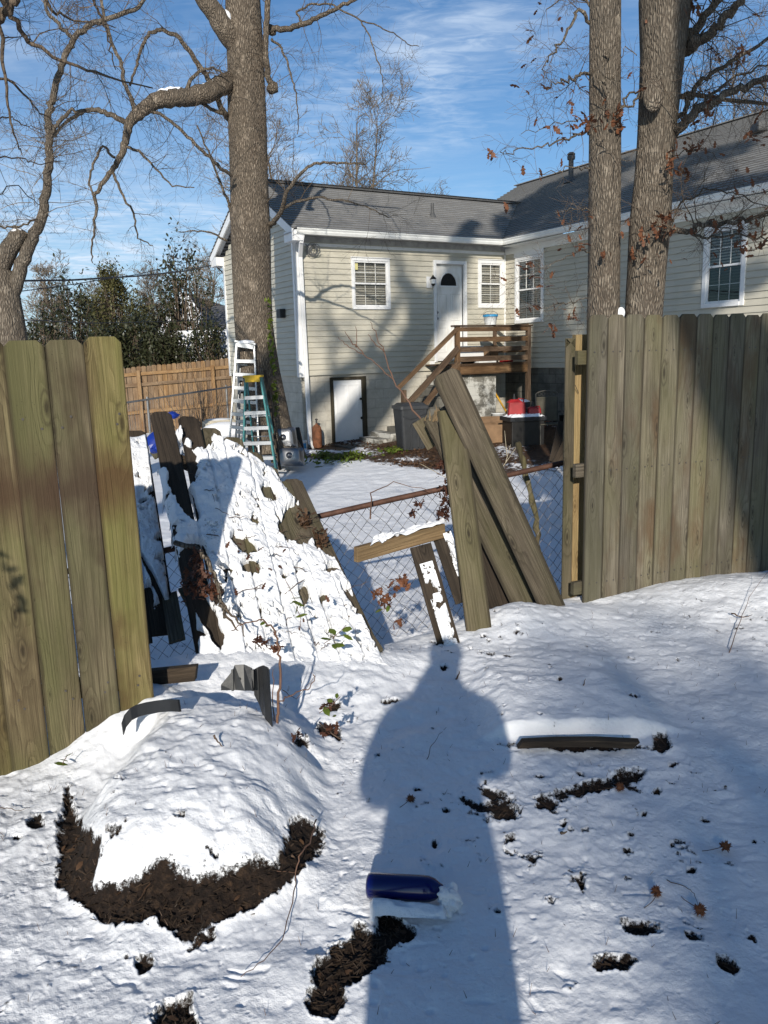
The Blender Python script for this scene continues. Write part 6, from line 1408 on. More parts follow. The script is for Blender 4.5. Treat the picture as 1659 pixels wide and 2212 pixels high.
limb(ml, mt, [(480, 245, YT-.3), (440, 225, YT-.5), (400, 205, YT-.8)], .03, .03, rs, 5, .7)
limb(ml, mt, [(310, 235, YT-1.2), (345, 245, YT-1.2), (385, 275, YT-1.1), (430, 320, YT-1), (470, 355, YT-.8), (500, 380, YT-.5)], .024, .03, rs, 14, .8)
limb(ml, mt, [(292, 250, YT-1.3), (285, 215, YT-1.3), (268, 180, YT-1.3), (262, 135, YT-1.3), (240, 90, YT-1.3), (225, 40, YT-1.3), (215, -30, YT-1.3)], .035, .02, rs, 12, .8)
limb(ml, mt, [(585, 65, YT-.1), (620, 62, YT-.3), (655, 52, YT-.5), (690, 35, YT-.6), (725, 20, YT-.6), (765, 0, YT-.7), (810, -30, YT-.8)], .05, .02, rs, 12, .8)
limb(ml, mt, [(655, 52, YT-.5), (640, 25, YT-.5), (672, 8, YT-.5), (720, 10, YT-.6), (780, 45, YT-.8), (800, 80, YT-.9), (820, 140, YT-1), (828, 185, YT-1), (824, 215, YT-1)], .02, .006, rs, 12, .6)
limb(ml, mt, [(780, 45, YT-.8), (815, 55, YT-.8), (850, 70, YT-.8), (880, 95, YT-.8), (905, 100, YT-.8)], .012, .006, rs, 7, .5)
limb(ml, mt, [(588, 85, YT-.1), (605, 100, YT-.4), (618, 125, YT-.5), (630, 170, YT-.6), (640, 205, YT-.6), (645, 250, YT-.6), (642, 290, YT-.6)], .022, .007, rs, 10, .6)
limb(ml, mt, [(590, 185, YT-.1), (580, 170, YT-.2), (575, 130, YT-.3), (574, 80, YT-.3), (577, 30, YT-.3), (583, -40, YT-.3)], .05, .045, rs, 5, .6)
limb(ml, mt, [(584, 487, YT), (600, 468, YT-.4), (612, 440, YT-.6), (618, 415, YT-.7), (640, 385, YT-.8), (665, 360, YT-.9), (700, 350, YT-1), (750, 352, YT-1.1), (790, 355, YT-1.1)], .045, .012, rs, 14, .8)
limb(ml, mt, [(608, 450, YT-.5), (640, 435, YT-.7), (690, 425, YT-.9), (740, 432, YT-1), (790, 445, YT-1.1), (840, 470, YT-1.1)], .028, .008, rs, 12, .8)
limb(ml, mt, [(500, 475, YT), (495, 440, YT-.1), (470, 380, YT-.3), (455, 340, YT-.4), (425, 270, YT-.5)], .03, .012, rs, 10, .8)
limb(ml, mt, [(490, 520, YT-.1), (455, 502, YT-.2), (420, 498, YT-.3), (385, 500, YT-.4)], .02, .008, rs, 8, .6)
for k in range(16): grow(mt, Py(rnd.choice((500, 575)), rnd.uniform(0, 450), YT-.1), (rnd.uniform(-1, 1), -.3, .3), .8, .008, 2, rs)
ml.build('limbs', MAT['bark_main'], T1, smooth=True); mt.build('twigs', MAT['bark_twig'], T1)
V, F = leafquads([Py(579+rnd.gauss(0, 3)+(v-640)*.07, v, YT-.36) for v in [rnd.uniform(640, 900) for _ in range(110)]], .10, 0, rnd, lobed=False); mk('ivy_leaves', V, F, MAT['leaf_green'], T1)
mk('snow_patch', *ico(Py(488, 40, YT-.2), .13, 3, (.7, .6, 1)), MAT['snow'], T1, smooth=True)
W_ = np.array([Py(u, v, YT-z)+np.array([0, 0, r_]) for u, v, z, r_ in ((340, 217, 1.1, .10), (370, 211, 1, .11), (400, 209, .85, .11))]); MB().tube(wig(W_, 5, .004), [.02, .04, .05, .045, .05, .055, .05, .045, .05, .03, .01], 8).build('snow_patch', MAT['snow'], T1, smooth=True)
W_ = np.array([Py(u, v, YT-z)+np.array([0, 0, r_]) for u, v, z, r_ in ((415, 209, .78, .12), (445, 203, .6, .12), (475, 188, .35, .13))]); MB().tube(wig(W_, 5, .004), [.01, .03, .035, .03, .035, .04, .04, .035, .03, .025, .01], 8).build('snow_patch', MAT['snow'], T1, smooth=True)

# --- far-left tree with a cut limb
YL = 10.5; rs = random.Random(202)
T2 = thing('tree', 'leaning tree at the left edge with one sawn-off limb', 'tree', Py(20, 900, YL))
mb = MB(); trunk(mb, [(22, 1000, YL), (22, 880, YL), (20, 760, YL), (14, 690, YL), (8, 630, YL), (-2, 585, YL)], [.27, .26, .25, .22, .19, .16], rs)
W_ = wig([Py(5, 650, YL), Py(-5, 590, YL), Py(8, 560, YL), (Py(25, 530, YL)), Py(47, 497, YL)], 4, .004, rs); mb.tube(W_, np.linspace(.14, .10, len(W_)), 16)
mb.build('trunk', MAT['bark_oak'], T2, smooth=True)
ml = MB(); mt = MB()
limb(ml, mt, [(22, 690, YL), (28, 630, YL), (45, 570, YL), (72, 515, YL), (92, 465, YL), (102, 410, YL), (106, 350, YL), (108, 290, YL), (103, 250, YL), (115, 210, YL), (125, 165, YL), (145, 110, YL), (160, 82, YL), (185, 60, YL), (240, 38, YL), (300, 15, YL), (330, -20, YL)], [.10, .095, .085, .072, .062, .054, .05, .045, .042, .040, .038, .036, .034, .032, .028, .024, .02], 0, rs, 34, .7, depth=2)
limb(ml, mt, [(108, 290, YL), (125, 265, YL), (150, 240, YL), (185, 238, YL)], .03, .02, rs, 8, .6)
limb(ml, mt, [(160, 82, YL), (130, 60, YL), (105, 30, YL), (90, -20, YL)], .025, .02, rs, 8, .7, depth=2)
limb(ml, mt, [(92, 465, YL), (60, 485, YL), (25, 490, YL), (-10, 492, YL)], .014, .012, rs, 6, .5)
for k in range(12): grow(mt, Py(rs.uniform(60, 110), rs.uniform(260, 520), YL), (rs.uniform(-1, 1), rs.uniform(-.5, .5), rs.uniform(-.1, .6)), rs.uniform(.6, 1.0), .006, 2, rs)
ml.build('limbs', MAT['bark_oak'], T2, smooth=True); mt.build('twigs', MAT['bark_pale'], T2); mk('snow_patch', *ico(Py(36, 498, YL-.05), .05, 3, (1.4, 1, .6)), MAT['snow'], T2, smooth=True)

# --- overhead branches at the top left (a tree standing left of the viewer)
rs = random.Random(303)
T3 = thing('tree', 'dark overhanging branches entering from the top left corner', 'tree', (-6.2, 4.5, zg(-6.2, 4.5)))
mb = MB(); W_ = wig([(-6.2, 4.5, -.3), (-6.25, 4.6, 2), (-6.1, 4.8, 4.5), (-5.6, 5.2, 7), (-5.0, 5.6, 9.5)], 5, .02, rs); mb.tube(W_, np.linspace(.24, .12, len(W_)), 16); mb.build('trunk', MAT['bark_oak'], T3, smooth=True)
ml = MB(); mt = MB()
def ovl(L_, r0, r1, n, tl, dp=2): limb(ml, mt, L_, r0, r1, rs, int(n*.7), tl, dp)
P0_ = (-120, -60)
for L_, r0, r1, n, tl in (([(-80, -200, 5.6), (-20, -40, 5.8), (5, 110, 6), (15, 210, 6.1), (30, 290, 6.2), (48, 335, 6.3)], .02, .004, 14, .45), ([(-40, -60, 5.6), (20, 20, 5.8), (60, 90, 6), (130, 130, 6.1), (220, 160, 6.2), (330, 190, 6.4)], .022, .005, 18, .45), ([(-60, 60, 6), (0, 40, 6), (30, 5, 6), (60, -50, 6)], .035, .03, 8, .4),
    ([(-60, 250, 6.5), (0, 255, 6.5), (40, 262, 6.6), (90, 280, 6.7)], .01, .003, 8, .4), ([(60, -80, 6), (110, 20, 6.2), (160, 45, 6.4), (250, 60, 6.6)], .015, .004, 14, .4), ([(180, -80, 6.2), (205, 10, 6.4), (230, 60, 6.5), (235, 110, 6.6), (250, 150, 6.7)], .012, .004, 12, .35),
    ([(-30, 340, 6.5), (40, 340, 6.6), (90, 355, 6.7), (140, 350, 6.9)], .008, .003, 10, .4), ([(-40, 150, 6), (30, 180, 6.2), (75, 230, 6.4), (115, 262, 6.6)], .012, .003, 12, .4), ([(-20, 420, 7), (40, 400, 7), (80, 440, 7), (110, 470, 7)], .006, .003, 8, .4)):
    ovl(L_, r0, r1, n, tl)
W_ = wig([W_[-3], Py(-80, -200, 5.6)], 5, .02, rs); ml.tube(W_, np.linspace(.06, .02, len(W_)), 8); W_ = wig([W_[0], Py(60, -80, 6)], 4, .02, rs); ml.tube(W_, np.linspace(.05, .015, len(W_)), 8)
ml.build('limbs', MAT['bark_twig'], T3, smooth=True); mt.build('twigs', MAT['bark_twig'], T3)

# --- twin oaks on the right, dry leaves still hanging
def oak(lab, seed, tr, rads, limbs, leafn, y, extra, lsize=.10, knots=()):
    rs = random.Random(seed); t = thing('oak_tree', lab, 'tree', Py(tr[0][0], tr[0][1], y), 'pair of oak trees behind the right fence')
    mb = MB(); trunk(mb, [(u, v, y) for u, v in tr], rads, rs, 28, .06)
    for (u, v, r_) in knots: mb.add(*ico(Py(u, v, y-.30), r_, 3, (.8, .5, 1.2)))
    mb.build('trunk', MAT['bark_oak'], t, smooth=True); ml = MB(); mt = MB(); tips = []
    for L_, r0, r1, n, tl, dp in limbs: limb(ml, mt, L_, r0, r1, rs, n, tl, dp, tips, j=.015)
    ml.build('limbs', MAT['bark_oak'], t, smooth=True); mt.build('twigs', MAT['bark_twig'], t)
    C = []
    for (u, v, ru, rv, n, yy) in leafn:
        for _ in range(max(3, int(n*.62))): C.append(Py(u+rs.gauss(0, .5)*ru, v+rs.gauss(0, .5)*rv, yy+rs.gauss(0, .08)))
    rs.shuffle(tips); C += [np.array(q)-np.array([0, 0, .04]) for q in tips[:extra]]
    V, F = leafquads(C, lsize, 0, rs, curl=.6); mk('leaves', V, F, [MAT['leaf_brown']], t)
    return t
YO = 8.6
oak('left oak of the pair, straighter trunk ringed by wispy shoots', 404, [(1302, 1100), (1302, 900), (1302, 760), (1302, 680), (1304, 560), (1306, 400), (1307, 250), (1307, 120), (1307, 0), (1306, -150), (1304, -300)], [.22, .185, .172, .168, .16, .155, .152, .152, .152, .14, .12],
  [([(1280, 155, YO), (1262, 158, YO-.2), (1235, 172, YO-.3), (1205, 178, YO-.4), (1180, 195, YO-.4)], .018, .005, 12, .5, 2), ([(1280, 60, YO), (1250, 20, YO-.1), (1230, 60, YO-.1), (1215, 90, YO-.2), (1195, 115, YO-.3), (1170, 150, YO-.3)], .02, .005, 14, .5, 2),
   ([(1278, 285, YO), (1255, 290, YO-.2), (1220, 300, YO-.4), (1170, 318, YO-.5), (1110, 325, YO-.6), (1080, 328, YO-.7)], .013, .004, 12, .35, 1), ([(1278, 362, YO), (1250, 360, YO-.2), (1210, 368, YO-.3), (1160, 375, YO-.4)], .010, .003, 8, .35, 1), ([(1275, 455, YO), (1240, 452, YO-.2), (1200, 460, YO-.3)], .007, .003, 8, .35, 1),
   ([(1275, 545, YO), (1245, 545, YO-.2), (1200, 565, YO-.3), (1150, 590, YO-.4)], .008, .003, 12, .45, 2), ([(1272, 645, YO), (1235, 650, YO-.2), (1195, 660, YO-.3), (1170, 668, YO-.3)], .007, .003, 14, .4, 1), ([(1335, 240, YO), (1360, 200, YO+.1), (1390, 195, YO)], .012, .01, 5, .4, 1), ([(1270, 260, YO), (1225, 262, YO-.2), (1180, 275, YO-.3), (1125, 290, YO-.4)], .008, .003, 12, .4, 1),
   ([(1310, 100, YO-.16), (1303, 175, YO-.2), (1316, 200, YO-.25)], .012, .006, 3, .3, 1), ([(1285, 150, YO-.16), (1313, 225, YO-.25), (1316, 240, YO-.25)], .008, .004, 3, .3, 1), ([(1290, 300, YO-.16), (1330, 340, YO-.2), (1370, 355, YO-.3)], .005, .003, 4, .4, 1), ([(1280, 20, YO), (1245, -30, YO), (1180, 20, YO)], .015, .005, 10, .5, 2)],
  [(1330, 255, 26, 30, 70, YO-.1), (1265, 262, 36, 20, 40, YO-.2), (1210, 300, 14, 12, 10, YO-.4), (1195, 270, 30, 20, 10, YO-.4), (1310, 265, 10, 16, 8, YO-.3), (1060, 330, 18, 12, 7, YO-.7), (1165, 375, 20, 15, 8, YO-.4), (1255, 525, 22, 24, 20, YO-.3), (1145, 572, 20, 20, 14, YO-.4), (1165, 605, 8, 16, 6, YO-.4), (1195, 705, 16, 26, 18, YO-.4), (1240, 690, 20, 12, 10, YO-.3), (1185, 590, 20, 20, 5, YO-.3), (1150, 655, 14, 10, 5, YO-.4), (1315, 545, 20, 20, 10, YO-.25), (1220, 680, 24, 10, 8, YO-.3), (1240, 190, 50, 30, 14, YO-.3), (1095, 447, 8, 24, 8, YO-.6)], YO, 40, lsize=.08)
oak('right oak of the pair, thicker leaning trunk with a lens-shaped scar', 505, [(1392, 1100), (1391, 900), (1390, 760), (1391, 680), (1398, 580), (1405, 480), (1412, 380), (1418, 300), (1424, 220), (1432, 120), (1439, 0), (1446, -150), (1450, -300)], [.26, .21, .19, .185, .19, .205, .19, .19, .20, .215, .255, .23, .20],
  [([(1478, 110, YO), (1500, 95, YO-.1), (1530, 78, YO-.2), (1560, 40, YO-.3), (1590, 10, YO-.4), (1640, -40, YO-.5)], .06, .03, 18, .7, 2), ([(1485, 90, YO), (1505, 60, YO), (1530, 25, YO), (1560, -10, YO), (1590, -60, YO)], .045, .03, 12, .7, 2), ([(1447, 288, YO), (1470, 275, YO-.2), (1500, 245, YO-.3), (1540, 220, YO-.4), (1590, 195, YO-.5), (1640, 175, YO-.6), (1720, 150, YO-.7)], .055, .025, 22, .7, 2),
   ([(1460, 210, YO), (1500, 205, YO+.2), (1560, 215, YO+.3), (1659, 225, YO+.3), (1720, 220, YO+.3)], .03, .015, 14, .7, 2), ([(1450, 265, YO), (1480, 240, YO-.1), (1500, 190, YO-.1), (1550, 150, YO-.1), (1620, 110, YO-.2), (1700, 60, YO-.3)], .03, .015, 16, .7, 2), ([(1500, 245, YO-.3), (1540, 200, YO), (1600, 160, YO), (1680, 130, YO)], .02, .008, 10, .6, 2),
   ([(1412, 510, YO-.1), (1440, 502, YO-.3), (1480, 500, YO-.5), (1520, 488, YO-.6), (1570, 478, YO-.7), (1640, 465, YO-.8), (1720, 450, YO-.9)], .035, .012, 26, .55, 2), ([(1480, 500, YO-.5), (1530, 515, YO-.6), (1590, 505, YO-.7), (1659, 520, YO-.7)], .015, .006, 16, .5, 2), ([(1440, 470, YO-.1), (1480, 430, YO-.3), (1530, 410, YO-.4), (1590, 420, YO-.4), (1659, 445, YO-.4)], .012, .005, 14, .5, 2),
   ([(1445, 20, YO), (1480, 0, YO-.1), (1520, 20, YO-.2)], .012, .005, 5, .4, 1), ([(1386, 200, YO), (1370, 225, YO-.1), (1340, 236, YO-.1)], .014, .008, 4, .3, 1), ([(1375, 120, YO), (1350, 100, YO), (1335, 140, YO), (1320, 180, YO-.2)], .006, .003, 5, .35, 1), ([(1440, 350, YO-.1), (1470, 330, YO-.2), (1520, 320, YO-.3), (1560, 350, YO-.3)], .008, .003, 8, .45, 1)],
  [(1500, 10, 14, 22, 22, YO-.2), (1548, 130, 12, 12, 8, YO-.2), (1598, 115, 10, 24, 9, YO-.3), (1530, 100, 12, 8, 5, YO-.3), (1528, 240, 18, 16, 16, YO-.35), (1535, 200, 10, 14, 6, YO-.35), (1500, 310, 44, 16, 34, YO-.3), (1455, 360, 16, 40, 28, YO-.35), (1490, 383, 8, 12, 6, YO-.3), (1450, 470, 26, 26, 30, YO-.35), (1420, 490, 20, 24, 18, YO-.35), (1392, 505, 14, 20, 12, YO-.35), (1370, 550, 14, 22, 12, YO-.3), (1350, 490, 14, 16, 6, YO-.2), (1500, 495, 8, 10, 4, YO-.5), (1550, 480, 30, 16, 12, YO-.6), (1625, 480, 40, 40, 44, YO-.7), (1600, 530, 26, 22, 18, YO-.7), (1640, 520, 26, 30, 18, YO-.7), (1550, 565, 16, 18, 8, YO-.6), (1625, 395, 14, 20, 9, YO-.5), (1400, 560, 8, 22, 6, YO-.35), (1470, 540, 40, 20, 8, YO-.5), (1640, 300, 24, 24, 14, YO-.4)], YO, 60, lsize=.08, knots=((1412, 205, .13),))
mk_ = ico(Py(1341, 676, YO-.1), .055, 4, (.8, .6, 1.1)); o = mk('snow_clump', *mk_, MAT['snow'], smooth=True); tag(o, 'snow clump lodged between the two oak trunks', 'snow', kind='stuff')

# --- background bare trees
def baretree(lab, u, vb, y, h, r_, seed, mat='bark_pale', stems_=1, lean=0, dp=4, cat='tree', spread=.8, L0=None):
    RMIN[0] = .007; rs = random.Random(seed); b = Py(u, vb, y); b[2] = -.3; t = thing('bare_tree', lab, cat, b); ml = MB(); mt = MB()
    for s_ in range(stems_):
        d = nrm(np.array([lean+rs.uniform(-.22, .22)*(stems_ > 1), rs.uniform(-.1, .1), 1.])); P = [b.copy()]
        for i in range(10): d = nrm(d+np.array([rs.gauss(0, .05), rs.gauss(0, .05), .05])); P.append(P[-1]+d*h/10)
        rad = [r_*(1-.085*i) for i in range(11)]; ml.tube(P, rad, 8)
        for k in range(26):
            i = rs.randint(2, 10); a = rs.uniform(0, 6.28); nd = nrm(np.array([math.cos(a)*spread, math.sin(a)*spread, rs.uniform(.5, 1.2)])); grow(mt, P[i], nd, h*rs.uniform(.16, .30)*(1.25-.06*i), rad[i]*.45+.004, dp-1, rs, .15, wob=.13, kids=(3, 4))
    ml.build('trunk', MAT[mat], t); mt.build('branches', MAT[mat], t); RMIN[0] = .0012; return t
baretree('pale bare tree rising above the left end of the house roof', 665, 600, 34, 11.2, .13, 1, stems_=2, lean=-.05)
baretree('pale bare tree behind the roof, right of the big trunk', 715, 600, 33, 10.6, .13, 2, stems_=2, lean=.1)
baretree('short spreading bare tree showing over the roof ridge', 790, 600, 36, 8.4, .12, 3, stems_=3, lean=.12, spread=1.3)
baretree('thin bare tree beyond the long roof at the right edge', 1630, 500, 34, 13, .12, 4, stems_=2)
baretree('pale bare tree behind the evergreens at the left', 110, 700, 30, 4.8, .10, 5, stems_=3, lean=-.05)
baretree('small bare tree just left of the rounded evergreen', 215, 700, 33, 4.6, .09, 6, stems_=3)
baretree('small bare tree right of the rounded evergreen', 330, 700, 34, 4.8, .09, 7, stems_=3, lean=.1)
baretree('bare tree whose twigs show left of the gable', 430, 700, 32, 5.4, .10, 8, stems_=2)
# --- evergreens
def evergreen(lab, u, y, zlo, zhi, rx, n, seed, mat='leaf_ever', size=.16, shape='round', cat='shrub', gaps=.35, up=.5, ncl=60):
    if size > .12: n = int(n*1.15); size *= .8
    rs = random.Random(seed); b = Py(u, 760, y); b[2] = -.3; t = thing('evergreen_shrub', lab, cat, b); ml = MB(); cl_ = []
    for s_ in range(ncl):
        zz = rs.uniform(0, 1)**.8; 
        if shape == 'round': w = rx*math.sqrt(max(.05, 1-(2*zz-.8)**2*.7))*(1 if zz < .85 else .6)
        elif shape == 'wild': w = rx*(1.1-.75*zz)
        else: w = rx*(1-zz*.8)
        a = rs.uniform(0, 6.28); q = math.sqrt(rs.uniform(.1, 1)); c = np.array([b[0]+w*q*math.cos(a), b[1]+w*q*math.sin(a)*.7, zlo+(zhi-zlo)*zz]); cl_.append((c, rs.uniform(.25, .55)*(1.1-.5*zz)))
        st = b+np.array([rs.uniform(-.2, .2), 0, .2]); ml.tube(wig([st, (st+c)/2+np.array([rs.uniform(-.2, .2), 0, .3]), c+np.array([0, 0, .35*up])], 3, .05, rs), [.03, .028, .024, .02, .014, .010, .006], 4, cap=False)
    C = []
    for _ in range(n): c, r2 = rs.choice(cl_); C.append(c+np.array([rs.gauss(0, .5)*r2, rs.gauss(0, .5)*r2, rs.gauss(0, .62)*r2*(1+up)]))
    ml.build('stems', MAT['bark_twig'], t); V, F = leafquads(C, size, 0, rs, lobed=False, curl=.3); mk('foliage', V, F, MAT[mat], t); return t
evergreen('rounded olive-green evergreen standing highest above the back fence', 248, 31, .6, 4.9, 1.45, 9500, 11, 'leaf_olive', .11, 'round', 'tree', ncl=110)
evergreen('tall wispy broadleaf evergreen nearest the house gable', 410, 26, .5, 5.0, 1.25, 1700, 12, 'leaf_ever', .16, 'wild', ncl=70, up=1.2)
evergreen('second wispy broadleaf evergreen left of the gable', 375, 26.5, .5, 3.9, 1.2, 2000, 13, 'leaf_ever', .16, 'wild', ncl=70, up=1.0)
evergreen('dark leafy shrub just behind the corner of the standing left fence', 300, 25.5, .4, 2.9, 1.5, 3600, 14, 'leaf_ever', .15, 'wild', ncl=70)
evergreen('dark broadleaf shrub behind the middle of the left fence', 160, 27, .4, 3.9, 1.3, 1900, 15, 'leaf_ever', .16, 'wild', ncl=60, up=1.2)
evergreen('low dark shrub beside the leaning tree at the left edge', 95, 25, .4, 3.0, 1.3, 2000, 16, 'leaf_ever', .15, 'wild', ncl=60)
evergreen('dark shrub mass over the cedar fence beside the house', 455, 25.2, .9, 2.6, .9, 1500, 17, 'leaf_ever', .14, 'wild', ncl=50)
evergreen('dark shrub at the left end of the cedar fence', 235, 25, .4, 2.5, 1.3, 3300, 18, 'leaf_ever', .15, 'wild', ncl=50)
evergreen('low shrub filling between the two wispy evergreens', 350, 24.9, .6, 2.3, 1.5, 4200, 19, 'leaf_ever', .14, 'wild', ncl=50)
# distant wood
rs = random.Random(77); mb = MB()
for k in range(150):
    x = rs.uniform(-75, 45); y = rs.uniform(75, 110); h = rs.uniform(5.5, 8.5); 
    grow(mb, (x, y, 0), (rs.uniform(-.1, .1), 0, 1), h, .13, 2, rs, .2, nseg=6, wob=.10, kids=(5, 8), spread=.7)
o = mb.build('distant_wood', MAT['bark_pale']); tag(o, 'line of bare grey-brown woods on the horizon behind the left fence', 'woods', kind='stuff')
hill = mk('hill', [(-400, 130, -2), (400, 130, -2), (400, 180, 7), (-400, 180, 7), (400, 400, 9), (-400, 400, 9)], [(0, 1, 2, 3), (3, 2, 4, 5)], MAT['far_wall']); hill['kind'] = 'structure'
# brushy stems against the cedar fence
t = thing('brush', 'bare brushy stems growing in front of the cedar fence by the air conditioner', 'brush', Py(450, 900, 20.5)); mb = MB(); rs = random.Random(66)
for k in range(34): b = Py(rs.gauss(440, 26), 905, 20.5+rs.uniform(-.5, .5)); b[2] = -.4; grow(mb, b, (rs.uniform(-.5, .5), 0, 1), rs.uniform(1.0, 2.2), .012, 1, rs, .1, wob=.08, kids=(2, 4))
mb.build('stems', MAT['bark_twig'], t)
# utility cables
def cable(lab, pts, r_):
    o = MB().tube(wig(pts, 8, 0), r_, 5).build('utility_cable', MAT['black_plastic']); tag(o, lab, 'cable')
cable('thick utility cable crossing in front of the evergreens to the gable', [Py(-60, 612, 12), Py(0, 607, 12.5), Py(150, 605, 14), Py(300, 596, 16.5), Py(400, 585, 19), Py(455, 573, 20.5), Py(470, 578, 20.6), Py(484, 592, 20.4)], .016)
cable('thin upper utility cable meeting the thick one near the gable', [Py(-60, 645, 12), Py(0, 635, 12.5), Py(150, 615, 15), Py(300, 592, 17.5), Py(420, 562, 20), Py(478, 566, 20.8)], .008)
cable('low sagging cable behind the left tree and the shrubs', [Py(-60, 680, 14), Py(40, 690, 15), Py(200, 698, 18), Py(330, 695, 21), Py(470, 690, 23)], .009)
o = None
# ================================================================== THE PHOTOGRAPHER (stands behind the camera, casts the long shadow)
def person():
    import bmesh
    L = nrm(np.array([SUNV[0], SUNV[1]])); 
    J = {}
    def j(n, x, y, z, r_): J[n] = (Vector((x, y, z)), r_)
    yb_ = -.34; xo = -.045
    j('pelvis', xo-.02, yb_-.02, .88, .215); j('waist', xo-.03, yb_-.02, 1.08, .30); j('chest', xo-.03, yb_, 1.29, .235); j('upper', xo, yb_, 1.45, .14); j('neck', xo+.005, yb_+.01, 1.56, .062); j('head0', xo+.01, yb_+.03, 1.66, .088); j('head1', xo+.01, yb_+.03, 1.76, .09)
    for s_, nm in ((-1, 'l'), (1, 'r')):
        j(nm+'sh', xo-.02+s_*.20, yb_, 1.435, .095); j(nm+'el', xo+s_*.225-.03, yb_+.07, 1.19+s_*.04, .095); j(nm+'wr', xo+s_*.10, yb_+.26, 1.44, .036); j(nm+'pm', xo+s_*.075, yb_+.275, 1.50, .033)
        j(nm+'hip', xo+s_*.085, yb_-.02, .78, .125); j(nm+'kn', xo+s_*.09, yb_, .48, .10); j(nm+'an', xo+s_*.12, yb_-.03, .10, .055); j(nm+'toe', xo+s_*.14, yb_+.14, .04, .045)
    E = [('pelvis', 'waist'), ('waist', 'chest'), ('chest', 'upper'), ('upper', 'neck'), ('neck', 'head0'), ('head0', 'head1')]
    for nm in 'lr': E += [('upper', nm+'sh'), (nm+'sh', nm+'el'), (nm+'el', nm+'wr'), (nm+'wr', nm+'pm'), ('pelvis', nm+'hip'), (nm+'hip', nm+'kn'), (nm+'kn', nm+'an'), (nm+'an', nm+'toe')]
    for nm, s_ in (('l', -1), ('r', 1)):
        for k in range(4): a = J[nm+'pm'][0]; j(nm+'f%d' % k, a.x-s_*.03, a.y+.02+.0*k, a.z+.012+.020*k, .009); j(nm+'g%d' % k, a.x-s_*.055, a.y+.035, a.z+.014+.020*k, .008); E += [(nm+'pm', nm+'f%d' % k), (nm+'f%d' % k, nm+'g%d' % k)]
        a = J[nm+'pm'][0]; j(nm+'th', a.x-s_*.025, a.y-.02, a.z+.02, .010); j(nm+'tt', a.x-s_*.05, a.y-.015, a.z+.05, .009); E += [(nm+'pm', nm+'th'), (nm+'th', nm+'tt')]
    ks = list(J); me = bpy.data.meshes.new('person'); me.from_pydata([J[k][0] for k in ks], [(ks.index(a), ks.index(b)) for a, b in E], [])
    o = bpy.data.objects.new('person', me); COL.objects.link(o); WM[o.name] = Matrix.Identity(4); me.materials.append(MAT['cloth'])
    sk = o.modifiers.new('skin', 'SKIN')
    for i, k in enumerate(ks): d = me.skin_vertices[0].data[i]; d.radius = (J[k][1], J[k][1]*(.72 if k in ('pelvis', 'waist', 'chest', 'upper') else 1)); d.use_root = (k == 'pelvis')
    ss = o.modifiers.new('sub', 'SUBSURF'); ss.levels = 1; ss.render_levels = 2
    tag(o, 'person in a dark jacket holding a phone at eye level, standing on the snow', 'person')
    mk('hair', *ico((xo+.01, yb_, 1.745), .098, 3, (.95, 1.0, .95)), MAT['hair'], o, smooth=True)
    mb = MB(); mb.box((-.038, -.040, 1.52), (.038, -.031, 1.675)); ph_ = mb.build('phone', MAT['black_glossy'], bevel=.003); tag(ph_, 'black phone held up by the photographer', 'phone')
person()

# ================================================================== TREES BEHIND THE VIEWER, THEIR SHADOWS FALL INTO THE PICTURE
def back_from(P, t): return np.array(P, float)+TOSUN*t
def shadowtree(lab, pairs, rads, t, limbs=(), seed=1, twigs=0, crown=0, base=True, bx=0):
    rs = random.Random(seed); C = [back_from(P, t) for P in pairs]; lo = C[0]
    if base:
        d = nrm(C[0]-C[1]); g = np.array([lo[0]+d[0]*.25+bx, min(lo[1]+d[1]*.1, -2.2), -.3]); C = [g]+C; rads = [rads[0]*1.15]+list(rads)
    b = thing('tree', lab, 'tree', C[0]); W_ = wig(C, 4, .03, rs); ml = MB(); ml.tube(W_, np.interp(np.linspace(0, 1, len(W_)), np.linspace(0, 1, len(rads)), rads), 12); mt = MB(); tips = []
    for (i0, P, r0, r1) in limbs:
        L_ = [W_[min(len(W_)-1, int(i0*len(W_)))]]+[back_from(q, t+rs.uniform(-.3, .3)) for q in P]; L2 = wig(L_, 4, .04, rs); ml.tube(L2, np.linspace(r0, r1, len(L2)), 8)
        for _ in range(twigs): k = rs.randrange(3, len(L2)); grow(mt, L2[k], (rs.uniform(-1, 1), rs.uniform(-1, 1), rs.uniform(-.2, 1)), 1.5, .018, 2, rs, wob=.15, tips=tips)
    for _ in range(twigs): k = rs.randrange(len(W_)//2, len(W_)); grow(mt, W_[k], (rs.uniform(-1, 1), rs.uniform(-1, 1), rs.uniform(-.2, 1)), 1.8, .02, 2, rs, wob=.15, tips=tips)
    ml.build('trunk', MAT['bark_oak'], b, smooth=True)
    if mt.n: mt.build('branches', MAT['bark_oak'], b)
    if crown:
        CC = [np.array(rs.choice(tips))+np.array([rs.gauss(0, .35) for _ in range(3)]) for _ in range(crown)] if tips else [W_[-1]+np.array([rs.gauss(0, 1.1), rs.gauss(0, 1.1), rs.gauss(0, 1)]) for _ in range(crown)]
        V, F = leafquads(CC, .28, 0, rs, lobed=False); mk('foliage', V, F, MAT['leaf_ever'], b)
    return b
def onF(u, v):
    w = ray(u, v); n_ = -HY; return CAM+w*(((HO-CAM)@n_)/(w@n_))
def onRt(u, v):
    w = ray(u, v); n_ = -HX; return CAM+w*(((HO-CAM)@n_)/(w@n_))
